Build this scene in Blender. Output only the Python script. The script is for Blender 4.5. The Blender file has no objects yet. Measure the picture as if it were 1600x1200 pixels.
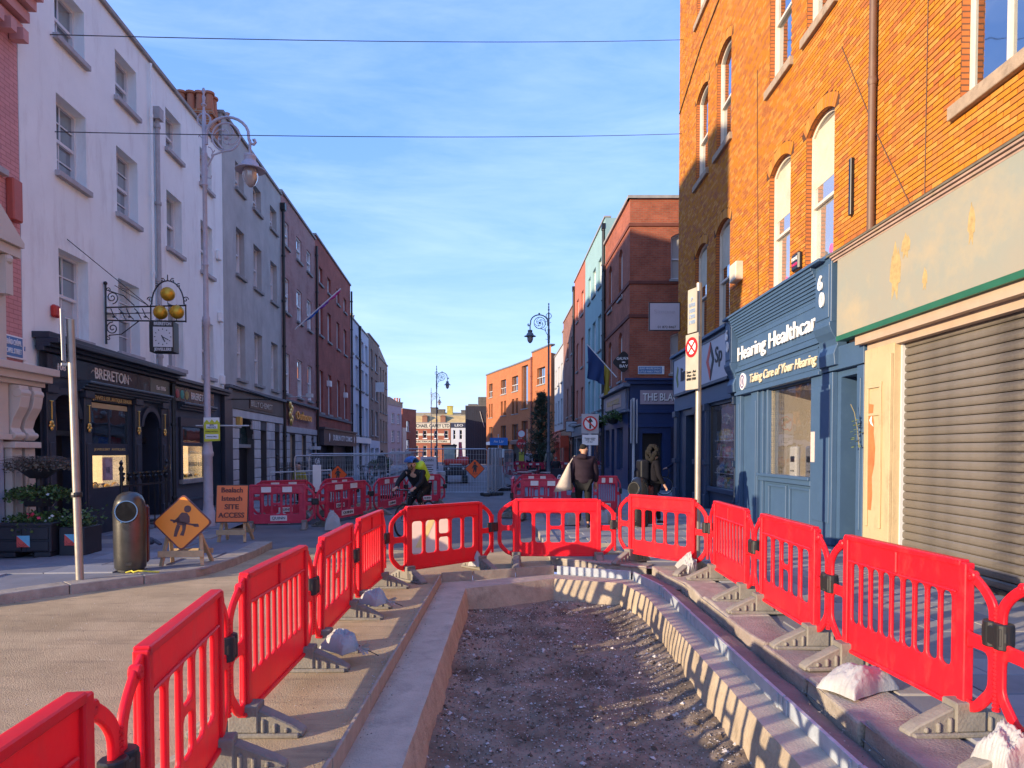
import bpy, bmesh, math, random
from mathutils import Vector, Matrix, noise
R = math.radians
PI = math.pi
rnd = random.Random(7)
sc = bpy.context.scene
COL = sc.collection

# ------------------------------------------------------------------ camera
CAM_H, F_PX, PITCH = 1.75, 1080.0, 1.5
cd = bpy.data.cameras.new('camera'); cam = bpy.data.objects.new('camera', cd); COL.objects.link(cam)
cam.location = (0, 0, CAM_H); cam.rotation_euler = (R(90 - PITCH), 0, 0)
cd.sensor_fit = 'HORIZONTAL'; cd.sensor_width = 36; cd.lens = F_PX / 1600 * 36
cd.shift_y = 133 / 1600; cd.clip_start = 0.05; cd.clip_end = 3000
sc.camera = cam

# ------------------------------------------------------------------ sky and sun
SUN_DIR = Vector((0.85, 0.53, 0)).normalized()          # the way the light travels over the ground
SUN_EL = R(12.0)
w = bpy.data.worlds.new('World'); sc.world = w; w.use_nodes = True
nt = w.node_tree; nt.nodes.clear()
def nd(t, k, **kw):
    n = t.nodes.new(k)
    for a, v in kw.items(): setattr(n, a, v)
    return n
sky = nd(nt, 'ShaderNodeTexSky', sky_type='NISHITA', sun_disc=False)
sky.sun_elevation = SUN_EL; sky.sun_rotation = math.atan2(-SUN_DIR.x, -SUN_DIR.y) % (2 * PI)
sky.air_density = 1.0; sky.dust_density = 0.3; sky.ozone_density = 2.6; sky.altitude = 0
tc = nd(nt, 'ShaderNodeTexCoord'); mp = nd(nt, 'ShaderNodeMapping')
mp.inputs['Scale'].default_value = (1.2, 2.2, 7.0); mp.inputs['Rotation'].default_value = (0.15, 0.35, 0.3)
nz = nd(nt, 'ShaderNodeTexNoise'); nz.inputs['Scale'].default_value = 1.7; nz.inputs['Detail'].default_value = 9
nz.inputs['Roughness'].default_value = 0.62; nz.inputs['Distortion'].default_value = 0.4
mr = nd(nt, 'ShaderNodeMapRange'); mr.inputs['From Min'].default_value = 0.42; mr.inputs['From Max'].default_value = 0.75
mr.inputs['To Max'].default_value = 0.75
mxc = nd(nt, 'ShaderNodeMix', data_type='RGBA', blend_type='MIX')
cloud = nd(nt, 'ShaderNodeMix', data_type='RGBA', blend_type='ADD'); cloud.inputs[0].default_value = 1
gain = nd(nt, 'ShaderNodeMix', data_type='RGBA', blend_type='MULTIPLY'); gain.inputs[0].default_value = 1
gain.inputs[7].default_value = (1.1, 1.05, 1.0, 1)
bg = nd(nt, 'ShaderNodeBackground'); bg.inputs['Strength'].default_value = 0.15
out = nd(nt, 'ShaderNodeOutputWorld')
L = nt.links.new
L(tc.outputs['Generated'], mp.inputs[0]); L(mp.outputs[0], nz.inputs['Vector']); L(nz.outputs[0], mr.inputs[0])
sep = nd(nt, 'ShaderNodeSeparateColor'); com = nd(nt, 'ShaderNodeCombineColor'); L(sky.outputs[0], sep.inputs[0])
for ch, (gam, gn) in enumerate(((.66, .61), (.52, .86), (.25, 2.0))):      # a softer, more even sky, as the photograph's tone curve shows it
    pw = nd(nt, 'ShaderNodeMath', operation='POWER'); pw.inputs[1].default_value = gam; ml = nd(nt, 'ShaderNodeMath', operation='MULTIPLY'); ml.inputs[1].default_value = gn
    L(sep.outputs[ch], pw.inputs[0]); L(pw.outputs[0], ml.inputs[0]); L(ml.outputs[0], com.inputs[ch])
SK = com.outputs[0]
L(SK, gain.inputs[6]); L(mr.outputs[0], mxc.inputs[0]); L(SK, mxc.inputs[6]); L(gain.outputs[2], cloud.inputs[6])
cloud.inputs[7].default_value = (0.55, 0.5, 0.35, 1)
L(cloud.outputs[2], mxc.inputs[7]); L(mxc.outputs[2], bg.inputs[0]); L(bg.outputs[0], out.inputs[0])
sd = bpy.data.lights.new('sun', 'SUN'); sd.energy = 2.35; sd.angle = R(0.5); sd.color = (1.0, 0.80, 0.55)
so = bpy.data.objects.new('sun', sd); COL.objects.link(so)
sv = Vector((SUN_DIR.x * math.cos(SUN_EL), SUN_DIR.y * math.cos(SUN_EL), -math.sin(SUN_EL)))
so.rotation_euler = sv.to_track_quat('-Z', 'Y').to_euler(); so.location = (-40, -25, 30)
vs = sc.view_settings; vs.view_transform = 'Standard'; vs.look = 'None'; vs.gamma = 1; vs.use_curve_mapping = False
vs.exposure = 1.82
sc.cycles.max_bounces = 6; sc.cycles.diffuse_bounces = 4; sc.cycles.glossy_bounces = 3

# ------------------------------------------------------------------ materials
MATS = {}
def mat(name, c, rough=0.7, var=0.12, scale=3.0, bump=0.0, bscale=60.0, metal=0.0, emit=None, spec=0.5, c2=None, spots=0, spotc=(.1, .09, .08), spotscale=4.0, coat=0.0, streak=0.0, sss=0.0):
    if name in MATS: return MATS[name]
    m = bpy.data.materials.new(name); m.use_nodes = True; t = m.node_tree; p = t.nodes['Principled BSDF']
    p.inputs['Roughness'].default_value = rough; p.inputs['Metallic'].default_value = metal
    p.inputs['Specular IOR Level'].default_value = spec
    if coat: p.inputs['Coat Weight'].default_value = coat
    if sss: p.inputs['Subsurface Weight'].default_value = sss; p.inputs['Subsurface Radius'].default_value = (1, .12, .1); p.inputs['Subsurface Scale'].default_value = .05
    l = t.links.new
    co = nd(t, 'ShaderNodeTexCoord')
    a = tuple(max(0, x * (1 - var)) for x in c); b = tuple(min(1, x * (1 + var)) for x in (c2 or c))
    n1 = nd(t, 'ShaderNodeTexNoise'); n1.inputs['Scale'].default_value = scale; n1.inputs['Detail'].default_value = 7; n1.inputs['Roughness'].default_value = 0.65
    l(co.outputs['Object'], n1.inputs['Vector'])
    rp = nd(t, 'ShaderNodeValToRGB'); rp.color_ramp.elements[0].position = .3; rp.color_ramp.elements[1].position = .7
    rp.color_ramp.elements[0].color = (*a, 1); rp.color_ramp.elements[1].color = (*b, 1)
    l(n1.outputs[0], rp.inputs[0]); colour = rp.outputs[0]
    if spots or streak:
        n2 = nd(t, 'ShaderNodeTexNoise'); n2.inputs['Scale'].default_value = spotscale; n2.inputs['Detail'].default_value = 8; n2.inputs['Roughness'].default_value = .7
        if streak:
            m3 = nd(t, 'ShaderNodeMapping'); m3.inputs['Scale'].default_value = streak if isinstance(streak, tuple) else (1, 1, streak); m3.inputs['Rotation'].default_value = (0, 0, .35 if isinstance(streak, tuple) else 0); l(co.outputs['Object'], m3.inputs[0]); l(m3.outputs[0], n2.inputs['Vector'])
        else: l(co.outputs['Object'], n2.inputs['Vector'])
        r2 = nd(t, 'ShaderNodeMapRange'); r2.inputs['From Min'].default_value = .52; r2.inputs['From Max'].default_value = .72; r2.inputs['To Max'].default_value = spots
        l(n2.outputs[0], r2.inputs[0])
        mx = nd(t, 'ShaderNodeMix', data_type='RGBA'); mx.inputs[7].default_value = (*spotc, 1)
        l(r2.outputs[0], mx.inputs[0]); l(colour, mx.inputs[6]); colour = mx.outputs[2]
    l(colour, p.inputs['Base Color'])
    if bump:
        nb = nd(t, 'ShaderNodeTexNoise'); nb.inputs['Scale'].default_value = bscale; nb.inputs['Detail'].default_value = 5
        l(co.outputs['Object'], nb.inputs['Vector'])
        bn = nd(t, 'ShaderNodeBump'); bn.inputs['Strength'].default_value = bump; bn.inputs['Distance'].default_value = .01
        l(nb.outputs[0], bn.inputs['Height']); l(bn.outputs[0], p.inputs['Normal'])
    if emit:
        p.inputs['Emission Color'].default_value = (*emit[0], 1); p.inputs['Emission Strength'].default_value = emit[1]
    MATS[name] = m; return m

def brick_mat(name, c1, c2, mortar, bw=.225, rh=.075, ms=.011, dirt=.25, blotch=None):
    if name in MATS: return MATS[name]
    m = bpy.data.materials.new(name); m.use_nodes = True; t = m.node_tree; p = t.nodes['Principled BSDF']; l = t.links.new
    p.inputs['Roughness'].default_value = .85; p.inputs['Specular IOR Level'].default_value = .25
    uv = nd(t, 'ShaderNodeUVMap'); br = nd(t, 'ShaderNodeTexBrick'); br.inputs['Scale'].default_value = 1
    br.inputs['Brick Width'].default_value = bw; br.inputs['Row Height'].default_value = rh; br.inputs['Mortar Size'].default_value = ms
    br.inputs['Mortar Smooth'].default_value = .2; br.inputs['Bias'].default_value = -.1
    br.inputs['Color1'].default_value = (*c1, 1); br.inputs['Color2'].default_value = (*c2, 1); br.inputs['Mortar'].default_value = (*mortar, 1)
    l(uv.outputs[0], br.inputs['Vector'])
    n = nd(t, 'ShaderNodeTexNoise'); n.inputs['Scale'].default_value = .9; n.inputs['Detail'].default_value = 8; n.inputs['Roughness'].default_value = .7
    l(uv.outputs[0], n.inputs['Vector'])
    r2 = nd(t, 'ShaderNodeMapRange'); r2.inputs['From Min'].default_value = .35; r2.inputs['From Max'].default_value = .7
    r2.inputs['To Min'].default_value = 1 - dirt; r2.inputs['To Max'].default_value = 1 + dirt * .6; l(n.outputs[0], r2.inputs[0])
    mx = nd(t, 'ShaderNodeMix', data_type='RGBA', blend_type='MULTIPLY'); mx.inputs[0].default_value = 1
    l(br.outputs[0], mx.inputs[6]); l(r2.outputs[0], mx.inputs[7]); colour = mx.outputs[2]
    if blotch:
        n3 = nd(t, 'ShaderNodeTexNoise'); n3.inputs['Scale'].default_value = .45; n3.inputs['Detail'].default_value = 5; l(uv.outputs[0], n3.inputs['Vector'])
        r3 = nd(t, 'ShaderNodeMapRange'); r3.inputs['From Min'].default_value = .48; r3.inputs['From Max'].default_value = .6; r3.inputs['To Max'].default_value = .7
        l(n3.outputs[0], r3.inputs[0]); m3 = nd(t, 'ShaderNodeMix', data_type='RGBA'); m3.inputs[7].default_value = (*blotch, 1)
        l(r3.outputs[0], m3.inputs[0]); l(colour, m3.inputs[6]); colour = m3.outputs[2]
    l(colour, p.inputs['Base Color'])
    bn = nd(t, 'ShaderNodeBump'); bn.inputs['Strength'].default_value = .5; bn.inputs['Distance'].default_value = .008; bn.invert = True
    l(br.outputs['Fac'], bn.inputs['Height']); l(bn.outputs[0], p.inputs['Normal'])
    MATS[name] = m; return m

def glass_mat(name, tint=(.02, .025, .03), mirror=.35, through=0.0):
    m = bpy.data.materials.new(name); m.use_nodes = True; t = m.node_tree; t.nodes.clear(); l = t.links.new
    o = nd(t, 'ShaderNodeOutputMaterial'); g = nd(t, 'ShaderNodeBsdfGlossy'); g.inputs['Roughness'].default_value = .03
    g.inputs['Color'].default_value = (.9, .93, .95, 1)
    if through:
        d = nd(t, 'ShaderNodeBsdfTransparent'); d.inputs['Color'].default_value = (through, through, through, 1)
    else:
        d = nd(t, 'ShaderNodeBsdfDiffuse'); d.inputs['Color'].default_value = (*tint, 1)
    lw = nd(t, 'ShaderNodeLayerWeight'); lw.inputs['Blend'].default_value = .5; pw = nd(t, 'ShaderNodeMath', operation='POWER'); pw.inputs[1].default_value = 2.6 if through else 1.3
    ma = nd(t, 'ShaderNodeMath', operation='MULTIPLY_ADD'); ma.inputs[1].default_value = .75 if through else .9; ma.inputs[2].default_value = mirror * .25
    l(lw.outputs['Facing'], pw.inputs[0]); l(pw.outputs[0], ma.inputs[0])
    tx = nd(t, 'ShaderNodeTexCoord'); nn = nd(t, 'ShaderNodeTexNoise'); nn.inputs['Scale'].default_value = 1.3
    bn = nd(t, 'ShaderNodeBump'); bn.inputs['Strength'].default_value = .06; bn.inputs['Distance'].default_value = .1
    l(tx.outputs['Object'], nn.inputs['Vector']); l(nn.outputs[0], bn.inputs['Height']); l(bn.outputs[0], g.inputs['Normal'])
    mx = nd(t, 'ShaderNodeMixShader'); l(ma.outputs[0], mx.inputs[0]); l(d.outputs[0], mx.inputs[1]); l(g.outputs[0], mx.inputs[2]); l(mx.outputs[0], o.inputs[0])
    MATS[name] = m; return m

GLASS = glass_mat('window_glass', (.012, .014, .017), .5)
GLASS_PALE = glass_mat('window_glass_blind', (.42, .42, .40), .4)
SHOPGLASS = glass_mat('shop_glass', mirror=.18, through=.92)

# ------------------------------------------------------------------ mesh builder
class MB:
    def __init__(s): s.v = []; s.f = []; s.m = []; s.uv = {}
    def add(s, vs, fs, mi=0):
        o = len(s.v); s.v += [tuple(x) for x in vs]
        for f in fs: s.f.append([o + i for i in f]); s.m.append(mi)
        return s
    def quad(s, a, b, c, d, mi=0): return s.add([a, b, c, d], [(0, 1, 2, 3)], mi)
    def box(s, x0, x1, y0, y1, z0, z1, mi=0, M=None):
        vs = [Vector((x, y, z)) for z in (z0, z1) for y in (y0, y1) for x in (x0, x1)]
        if M is not None: vs = [M @ p for p in vs]
        return s.add(vs, [(0, 2, 3, 1), (4, 5, 7, 6), (0, 1, 5, 4), (2, 6, 7, 3), (0, 4, 6, 2), (1, 3, 7, 5)], mi)
    def cbox(s, c, size, mi=0, M=None):
        x, y, z = c; a, b, d = (q / 2 for q in size)
        return s.box(x - a, x + a, y - b, y + b, z - d, z + d, mi, M)
    def bar(s, p, q, w, h, mi=0, up=(0, 0, 1)):
        p = Vector(p); q = Vector(q); d = (q - p).normalized(); u = Vector(up)
        if tuple(up) == (0, 1, 0): w, h = h, w
        if abs(d.dot(u)) > .98: u = Vector((0, 1, 0))
        sx = d.cross(u).normalized(); uz = sx.cross(d)
        vs = [a + sx * (i * w / 2) + uz * (j * h / 2) for a in (p, q) for j in (-1, 1) for i in (-1, 1)]
        return s.add(vs, [(0, 2, 3, 1), (4, 5, 7, 6), (0, 1, 5, 4), (2, 6, 7, 3), (0, 4, 6, 2), (1, 3, 7, 5)], mi)
    def tube(s, pts, r, n=8, mi=0, closed=False, caps=True):
        pts = [Vector(p) for p in pts]; k = len(pts); rr = r if isinstance(r, (list, tuple)) else [r] * k
        rings = []; prev = None
        for i, p in enumerate(pts):
            if closed: d = pts[(i + 1) % k] - pts[i - 1]
            else: d = pts[min(i + 1, k - 1)] - pts[max(i - 1, 0)]
            d.normalize()
            if prev is None:
                a = Vector((0, 0, 1)) if abs(d.z) < .9 else Vector((1, 0, 0)); sx = d.cross(a).normalized()
            else:
                sx = prev - d * prev.dot(d)
                sx = sx.normalized() if sx.length > 1e-6 else d.orthogonal().normalized()
            prev = sx; sy = d.cross(sx)
            rings.append([p + (sx * math.cos(2 * PI * j / n) + sy * math.sin(2 * PI * j / n)) * rr[i] for j in range(n)])
        vs = [q for g in rings for q in g]; fs = []
        for i in range(k if closed else k - 1):
            a = i * n; b = ((i + 1) % k) * n
            for j in range(n): fs.append((a + j, a + (j + 1) % n, b + (j + 1) % n, b + j))
        if caps and not closed: fs.append(tuple(range(n - 1, -1, -1))); fs.append(tuple((k - 1) * n + j for j in range(n)))
        return s.add(vs, fs, mi)
    def lathe(s, prof, c=(0, 0, 0), n=16, mi=0, M=None):
        vs = []; c = Vector(c)
        for r, z in prof:
            for j in range(n):
                p = c + Vector((r * math.cos(2 * PI * j / n), r * math.sin(2 * PI * j / n), z))
                vs.append(M @ p if M is not None else p)
        fs = []
        for i in range(len(prof) - 1):
            for j in range(n): fs.append((i * n + j, i * n + (j + 1) % n, (i + 1) * n + (j + 1) % n, (i + 1) * n + j))
        if len(prof) > 3 and abs(prof[0][0] - prof[-1][0]) < 1e-6 and prof[0][0] > 1e-5:
            o = (len(prof) - 1) * n; fs += [(o + j, o + (j + 1) % n, (j + 1) % n, j) for j in range(n)]; return s.add(vs, fs, mi)
        if prof[0][0] > 1e-5: fs.append(tuple(range(n - 1, -1, -1)))
        if prof[-1][0] > 1e-5: fs.append(tuple((len(prof) - 1) * n + j for j in range(n)))
        return s.add(vs, fs, mi)
    def shrink(s, k):
        s.v = [(x * k, y * k, z) for x, y, z in s.v]; return s
    def ball(s, c, r, n=12, mi=0, sq=(1, 1, 1), M=None):
        k = max(5, n // 2 + 1)
        prof = [(max(1e-6, r * math.sin(PI * i / k)), -r * math.cos(PI * i / k)) for i in range(k + 1)]
        mm = Matrix.Translation(c) @ (M if M is not None else Matrix.Identity(4)) @ Matrix.Diagonal((*sq, 1))
        return s.lathe(prof, (0, 0, 0), n, mi, mm)
    def prism(s, poly, y0, y1, mi=0, M=None, axis='y'):
        """polygon in (x,z) pushed along y (axis y), or in (x,y) pushed along z (axis z), or in (y,z) along x (axis x)"""
        def P(a, b, t):
            q = Vector((a, t, b)) if axis == 'y' else (Vector((a, b, t)) if axis == 'z' else Vector((t, a, b)))
            return M @ q if M is not None else q
        k = len(poly); vs = [P(a, b, y0) for a, b in poly] + [P(a, b, y1) for a, b in poly]
        fs = [tuple(range(k)), tuple(range(2 * k - 1, k - 1, -1))] + [(i, i + k, (i + 1) % k + k, (i + 1) % k) for i in range(k)]
        return s.add(vs, fs, mi)
    def mesh(s, name, mats, smooth=False, bevel=0, seg=1, uv=None, recalc=True, merge=True):
        me = bpy.data.meshes.new(name); me.from_pydata(s.v, [], s.f)
        for m in (mats if isinstance(mats, (list, tuple)) else [mats]): me.materials.append(m)
        me.polygons.foreach_set('material_index', s.m)
        bm = bmesh.new(); bm.from_mesh(me)
        if merge: bmesh.ops.remove_doubles(bm, verts=bm.verts, dist=1e-5)
        if recalc: bmesh.ops.recalc_face_normals(bm, faces=bm.faces)
        if bevel:
            es = [e for e in bm.edges if len(e.link_faces) == 2 and e.calc_face_angle(0) > .5]
            bmesh.ops.bevel(bm, geom=es, offset=bevel, segments=seg, affect='EDGES', profile=.5)
        if uv:
            ul = bm.loops.layers.uv.new('UVMap')
            for f in bm.faces:
                for lp in f.loops: lp[ul].uv = uv(lp.vert.co, f.normal)
        bm.to_mesh(me); bm.free()
        if smooth: me.shade_smooth() if hasattr(me, 'shade_smooth') else me.polygons.foreach_set('use_smooth', [True] * len(me.polygons))
        if smooth and smooth != 'all': me.set_sharp_from_angle(angle=R(40))
        return me
    def build(s, name, mats, parent=None, smooth=False, bevel=0, seg=1, uv=None, loc=None, rot=None, recalc=True, merge=True):
        return link(name, s.mesh(name, mats, smooth, bevel, seg, uv, recalc, merge), parent, loc, rot)

def link(name, me, parent=None, loc=None, rot=None):
    o = bpy.data.objects.new(name, me); COL.objects.link(o)
    if parent is not None: o.parent = parent
    if loc is not None: o.location = loc
    if rot is not None: o.rotation_euler = rot
    return o
def thing(name, label, cat, loc=(0, 0, 0), rz=0, group=None):
    o = bpy.data.objects.new(name, None); COL.objects.link(o); o.empty_display_size = .2
    o.location = loc; o.rotation_euler = (0, 0, rz); tag(o, label, cat, group); return o
def tag(o, label, cat, group=None):
    o['label'] = label; o['category'] = cat
    if group: o['group'] = group
    return o
def struct(o): o['kind'] = 'structure'; return o
def stuff(o): o['kind'] = 'stuff'; return o
def dup(root, loc, rz, label=None, scale=None):
    def cp(o, par):
        c = o.copy(); COL.objects.link(c)
        if par is not None: c.parent = par
        for ch in list(o.children): cp(ch, c)
        return c
    r = cp(root, None); r.location = loc; r.rotation_euler = (0, 0, rz)
    if label: r['label'] = label
    if scale: r.scale = scale
    return r
UVXZ = lambda co, n: (co.x, co.z)
def UVBOX(co, n):
    if abs(n.z) > .7: return (co.x, co.y)
    return (co.y, co.z) if abs(n.x) > .7 else (co.x, co.z)

def arc_pts(x0, x1, z, rise, n=8):
    """points along a segmental arch from (x1,z) back to (x0,z), both ends included"""
    if rise < 1e-4: return [(x1, z), (x0, z)]
    w = (x1 - x0) / 2; rr = (w * w + rise * rise) / (2 * rise); cx = (x0 + x1) / 2; cz = z + rise - rr
    a = math.asin(min(1, w / rr)); 
    if rise > w: a = PI - a
    return [(cx + rr * math.sin(a - 2 * a * i / n), cz + rr * math.cos(a - 2 * a * i / n)) for i in range(n + 1)]

def flat_with_holes(outer, holes):
    """triangulated sheet in the xz plane with real openings; returns verts2d, faces"""
    from mathutils.geometry import delaunay_2d_cdt
    vs = []; es = []; 
    def ring(p):
        o = len(vs); k = len(p)
        for q in p: vs.append(Vector(q))
        for i in range(k): es.append((o + i, o + (i + 1) % k))
    ring(outer)
    for h in holes: ring(h)
    r = delaunay_2d_cdt(vs, es, [], 0, 1e-5)
    V, Fc = r[0], r[2]
    def inside(p, poly):
        c = False; j = len(poly) - 1
        for i in range(len(poly)):
            a, b = poly[i], poly[j]
            if (a[1] > p.y) != (b[1] > p.y) and p.x < (b[0] - a[0]) * (p.y - a[1]) / (b[1] - a[1]) + a[0]: c = not c
            j = i
        return c
    out = []
    for f in Fc:
        c = sum((V[i] for i in f), Vector((0, 0))) / len(f)
        if inside(c, outer) and not any(inside(c, h) for h in holes): out.append(tuple(f))
    return [(v.x, v.y) for v in V], out

TXT = {}
def text(parent, s, size, loc, m, width=None, ext=.006, bold=0.0, shear=0.0, align='CENTER', rot=None, name='lettering'):
    """flat raised lettering that faces -y of its parent"""
    key = (s, size, width, ext, bold, shear, align)
    if key not in TXT:
        cu = bpy.data.curves.new('t', 'FONT'); cu.body = s; cu.size = size; cu.extrude = ext; cu.offset = bold; cu.shear = shear
        cu.align_x = align; cu.align_y = 'CENTER'; cu.resolution_u = 3
        o = bpy.data.objects.new('t', cu); COL.objects.link(o); bpy.context.view_layer.update()
        me = bpy.data.meshes.new_from_object(o.evaluated_get(bpy.context.evaluated_depsgraph_get()))
        bpy.data.objects.remove(o)
        xs = [v.co.x for v in me.vertices] or [0]
        k = width / max(1e-6, max(xs) - min(xs)) if width else 1
        for v in me.vertices: v.co = (v.co.x * k, -v.co.z, v.co.y)
        TXT[key] = me
    me = TXT[key].copy(); me.materials.clear(); me.materials.append(m)
    return link(name, me, parent, loc, rot)

def skin(name, chains, m, parent=None, sub=1, root=0):
    """one smooth tapered surface grown round chains of (x,y,z,r); equal points are shared"""
    vs = []; rs = []; es = []; idx = {}
    for ch in chains:
        pi = None
        for x, y, z, r in ch:
            k = (round(x, 3), round(y, 3), round(z, 3))
            if k not in idx: idx[k] = len(vs); vs.append((x, y, z)); rs.append(r)
            i = idx[k]
            if pi is not None and pi != i: es.append((pi, i))
            pi = i
    me = bpy.data.meshes.new('sk'); me.from_pydata(vs, es, [])
    o = bpy.data.objects.new('sk', me); COL.objects.link(o)
    md = o.modifiers.new('s', 'SKIN'); md.use_smooth_shade = True
    if sub: o.modifiers.new('u', 'SUBSURF').levels = sub
    for i, sv in enumerate(me.skin_vertices[0].data):
        rr = rs[i]; sv.radius = rr if isinstance(rr, tuple) else (rr, rr); sv.use_root = (i == root)
    bpy.context.view_layer.update()
    m2 = bpy.data.meshes.new_from_object(o.evaluated_get(bpy.context.evaluated_depsgraph_get()))
    bpy.data.objects.remove(o); m2.name = name
    m2.materials.clear(); m2.materials.append(m)
    return link(name, m2, parent)
# ------------------------------------------------------------------ ground, road, pavements, trench
def sheet(name, poly, z, m, holes=(), parent=None, loc=None):
    V, Fc = flat_with_holes(poly, holes)
    mb = MB(); mb.add([(x, y, z) for x, y in V], Fc)
    return mb.build(name, m, parent)
M_asphalt = mat('asphalt', (.15, .15, .155), .9, .22, 1.2, .5, 160, spots=.5, spotc=(.22, .21, .19), spotscale=.9)
M_buff = mat('dusty_sunlit_asphalt', (.40, .29, .155), .95, .22, .8, 1.0, 110, c2=(.48, .36, .21), spots=.8, spotc=(.22, .16, .095), spotscale=2.6, streak=(.35, 2.2, 1))  # dust colour with golden sunlight mixed in; its sheet ends where shade begins
M_slab = mat('grey_slab', (.27, .27, .29), .8, .16, 1.5, .3, 90)
M_slab2 = mat('grey_slab_dark', (.20, .20, .22), .8, .16, 2, .3, 90)
M_slab3 = mat('grey_slab_warm', (.32, .29, .26), .8, .16, 2, .3, 90)
M_kerb = mat('granite_kerb', (.34, .295, .24), .85, .25, 6, 1.0, 60, spots=.5, spotc=(.2, .165, .13), spotscale=9)
M_kerbred = mat('red_granite_kerb', (.29, .235, .20), .85, .25, 5, 1.0, 60, spots=.5, spotc=(.3, .27, .23), spotscale=3)
M_conc = mat('concrete', (.46, .38, .29), .92, .16, 4, .7, 70, spots=.5, spotc=(.2, .17, .14), spotscale=5)
M_wallconc = mat('cut_concrete', (.40, .32, .22), .95, .2, 5, 1.0, 40, spots=.6, spotc=(.2, .15, .1), spotscale=6)
M_mortar = mat('wet_mortar', (.19, .145, .13), .8, .25, 3, .8, 60, spots=.5, spotc=(.27, .22, .2), spotscale=5)
M_dirt = mat('trench_earth', (.125, .088, .055), .97, .4, 2.2, 1.0, 38, c2=(.23, .175, .13), spots=.8, spotc=(.042, .031, .024), spotscale=1.7)
M_board = mat('shutter_board', (.33, .27, .20), .8, .18, 6, .3, 40, spots=.4, spotc=(.18, .14, .1), spotscale=5)
M_strip = mat('grey_form_strip', (.36, .40, .44), .55, .18, 5, .2, 40, spots=.5, spotc=(.2, .2, .21), spotscale=8)
M_dark = mat('dark_gap', (.02, .02, .02), .9)

HOLE = [(-1.0, .3), (-.98, 9.5), (.62, 10.15), (1.95, 9.62), (2.12, 8.6), (2.12, .3)]
struct(sheet('ground', [(-700, -300), (900, -300), (900, 1500), (-700, 1500)], 0, M_asphalt, [HOLE]))
KERB = [(-9.6, 5.0), (-7.4, 6.4), (-5.9, 7.66), (-5.49, 8.26), (-5.19, 8.58), (-4.61, 9.22), (-4.3, 9.62), (-4.22, 10.4), (-4.22, 11.4), (-4.32, 12.43)]
RO = [(-40, -6), (5.2, -6), (5.2, .2), (2.12, .2), (2.12, 8.6), (1.95, 9.62), (.62, 10.5), (.56, 12.0), (-4.2, 12.4)]
rp = [(-40, -6), (5.2, -6), (5.2, .29), (2.12, .29), (-1.0, .29), (-.98, 9.5), (.62, 10.15), (.6, 12.1), (-1.2, 11.9), (-2.6, 12.3), (-4.1, 12.5), (-6, 8.4), (-40, 5)]
struct(sheet('road', rp, .004, M_buff))
# left pavement: bed, slabs, kerb stones
lp = struct(sheet('pavement', KERB + [(-5.2, 12.75), (-5.9, 14.0), (-6.6, 20), (-8.3, 45), (-10.6, 80), (-13.6, 80), (-8.2, 11), (-9.8, 5.2)], .105, M_slab2))
def stone_along(path, wd, z0, z1, ln, parent, mats, bev=.012, gap=.008, side=1, jit=0.0):
    pts = [Vector((*p, 0)) for p in path]; acc = [0]
    for a, b in zip(pts, pts[1:]): acc.append(acc[-1] + (b - a).length)
    def at(d):
        for i in range(len(pts) - 1):
            if d <= acc[i + 1] or i == len(pts) - 2:
                t = (d - acc[i]) / (acc[i + 1] - acc[i]); p = pts[i].lerp(pts[i + 1], t); u = (pts[i + 1] - pts[i]).normalized(); return p, u
    d = 0
    while d < acc[-1] - .1:
        l_ = min(ln * rnd.uniform(.85, 1.15), acc[-1] - d); n = max(1, int(l_ / .3)); mb = MB(); row = []
        for i in range(n + 1):
            p, u = at(d + gap / 2 + (l_ - gap) * i / n); nn = Vector((u.y, -u.x, 0)) * side; q = p - nn * wd
            j = lambda: Vector((rnd.uniform(-jit, jit), rnd.uniform(-jit, jit), rnd.uniform(-jit, jit) * .6))
            row.append([p + Vector((0, 0, z0)), p + Vector((0, 0, z1)) + j(), q + Vector((0, 0, z1)) + j(), q + Vector((0, 0, z0))])
        vs = [x for r in row for x in r]; fs = [(0, 1, 2, 3), tuple(4 * n + i for i in (3, 2, 1, 0))]
        for i in range(n):
            for k in range(4): fs.append((4 * i + k, 4 * i + (k + 1) % 4, 4 * i + 4 + (k + 1) % 4, 4 * i + 4 + k))
        mb.add(vs, fs); mb.build('kerb_stone', rnd.choice(mats), parent, bevel=bev, seg=2)
        d += l_
stone_along(KERB, .30, -.1, .125, .95, lp, [M_kerb], side=1)
def in_poly(x, y, poly):
    c = False; j = len(poly) - 1
    for i in range(len(poly)):
        a, b = poly[i], poly[j]
        if (a[1] > y) != (b[1] > y) and x < (b[0] - a[0]) * (y - a[1]) / (b[1] - a[1]) + a[0]: c = not c
        j = i
    return c
def slabs(parent, poly, org, ang, sx, sy, nx, ny, z, mats, name='slab', gap=.012, off=.5, th=.03, weights=None, limit=300):
    c, s = math.cos(ang), math.sin(ang); k = 0; cache = {}
    for j in range(ny):
        for i in range(nx):
            u = (i + (off if j % 2 else 0)) * sx; v = j * sy
            cs = [(org[0] + c * a - s * b, org[1] + s * a + c * b) for a, b in ((u, v), (u + sx, v), (u + sx, v + sy), (u, v + sy))]
            if not all(in_poly(*p, poly) for p in cs): continue
            m = rnd.choices(mats, weights)[0]
            if m not in cache:
                cache[m] = MB().box(0, sx - gap, 0, sy - gap, -th, 0).mesh(name, m, bevel=.004)
            o = link(name, cache[m], parent, (*cs[0], z + rnd.uniform(-.002, .003)), (0, 0, ang)); k += 1
            if k >= limit: return
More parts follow.
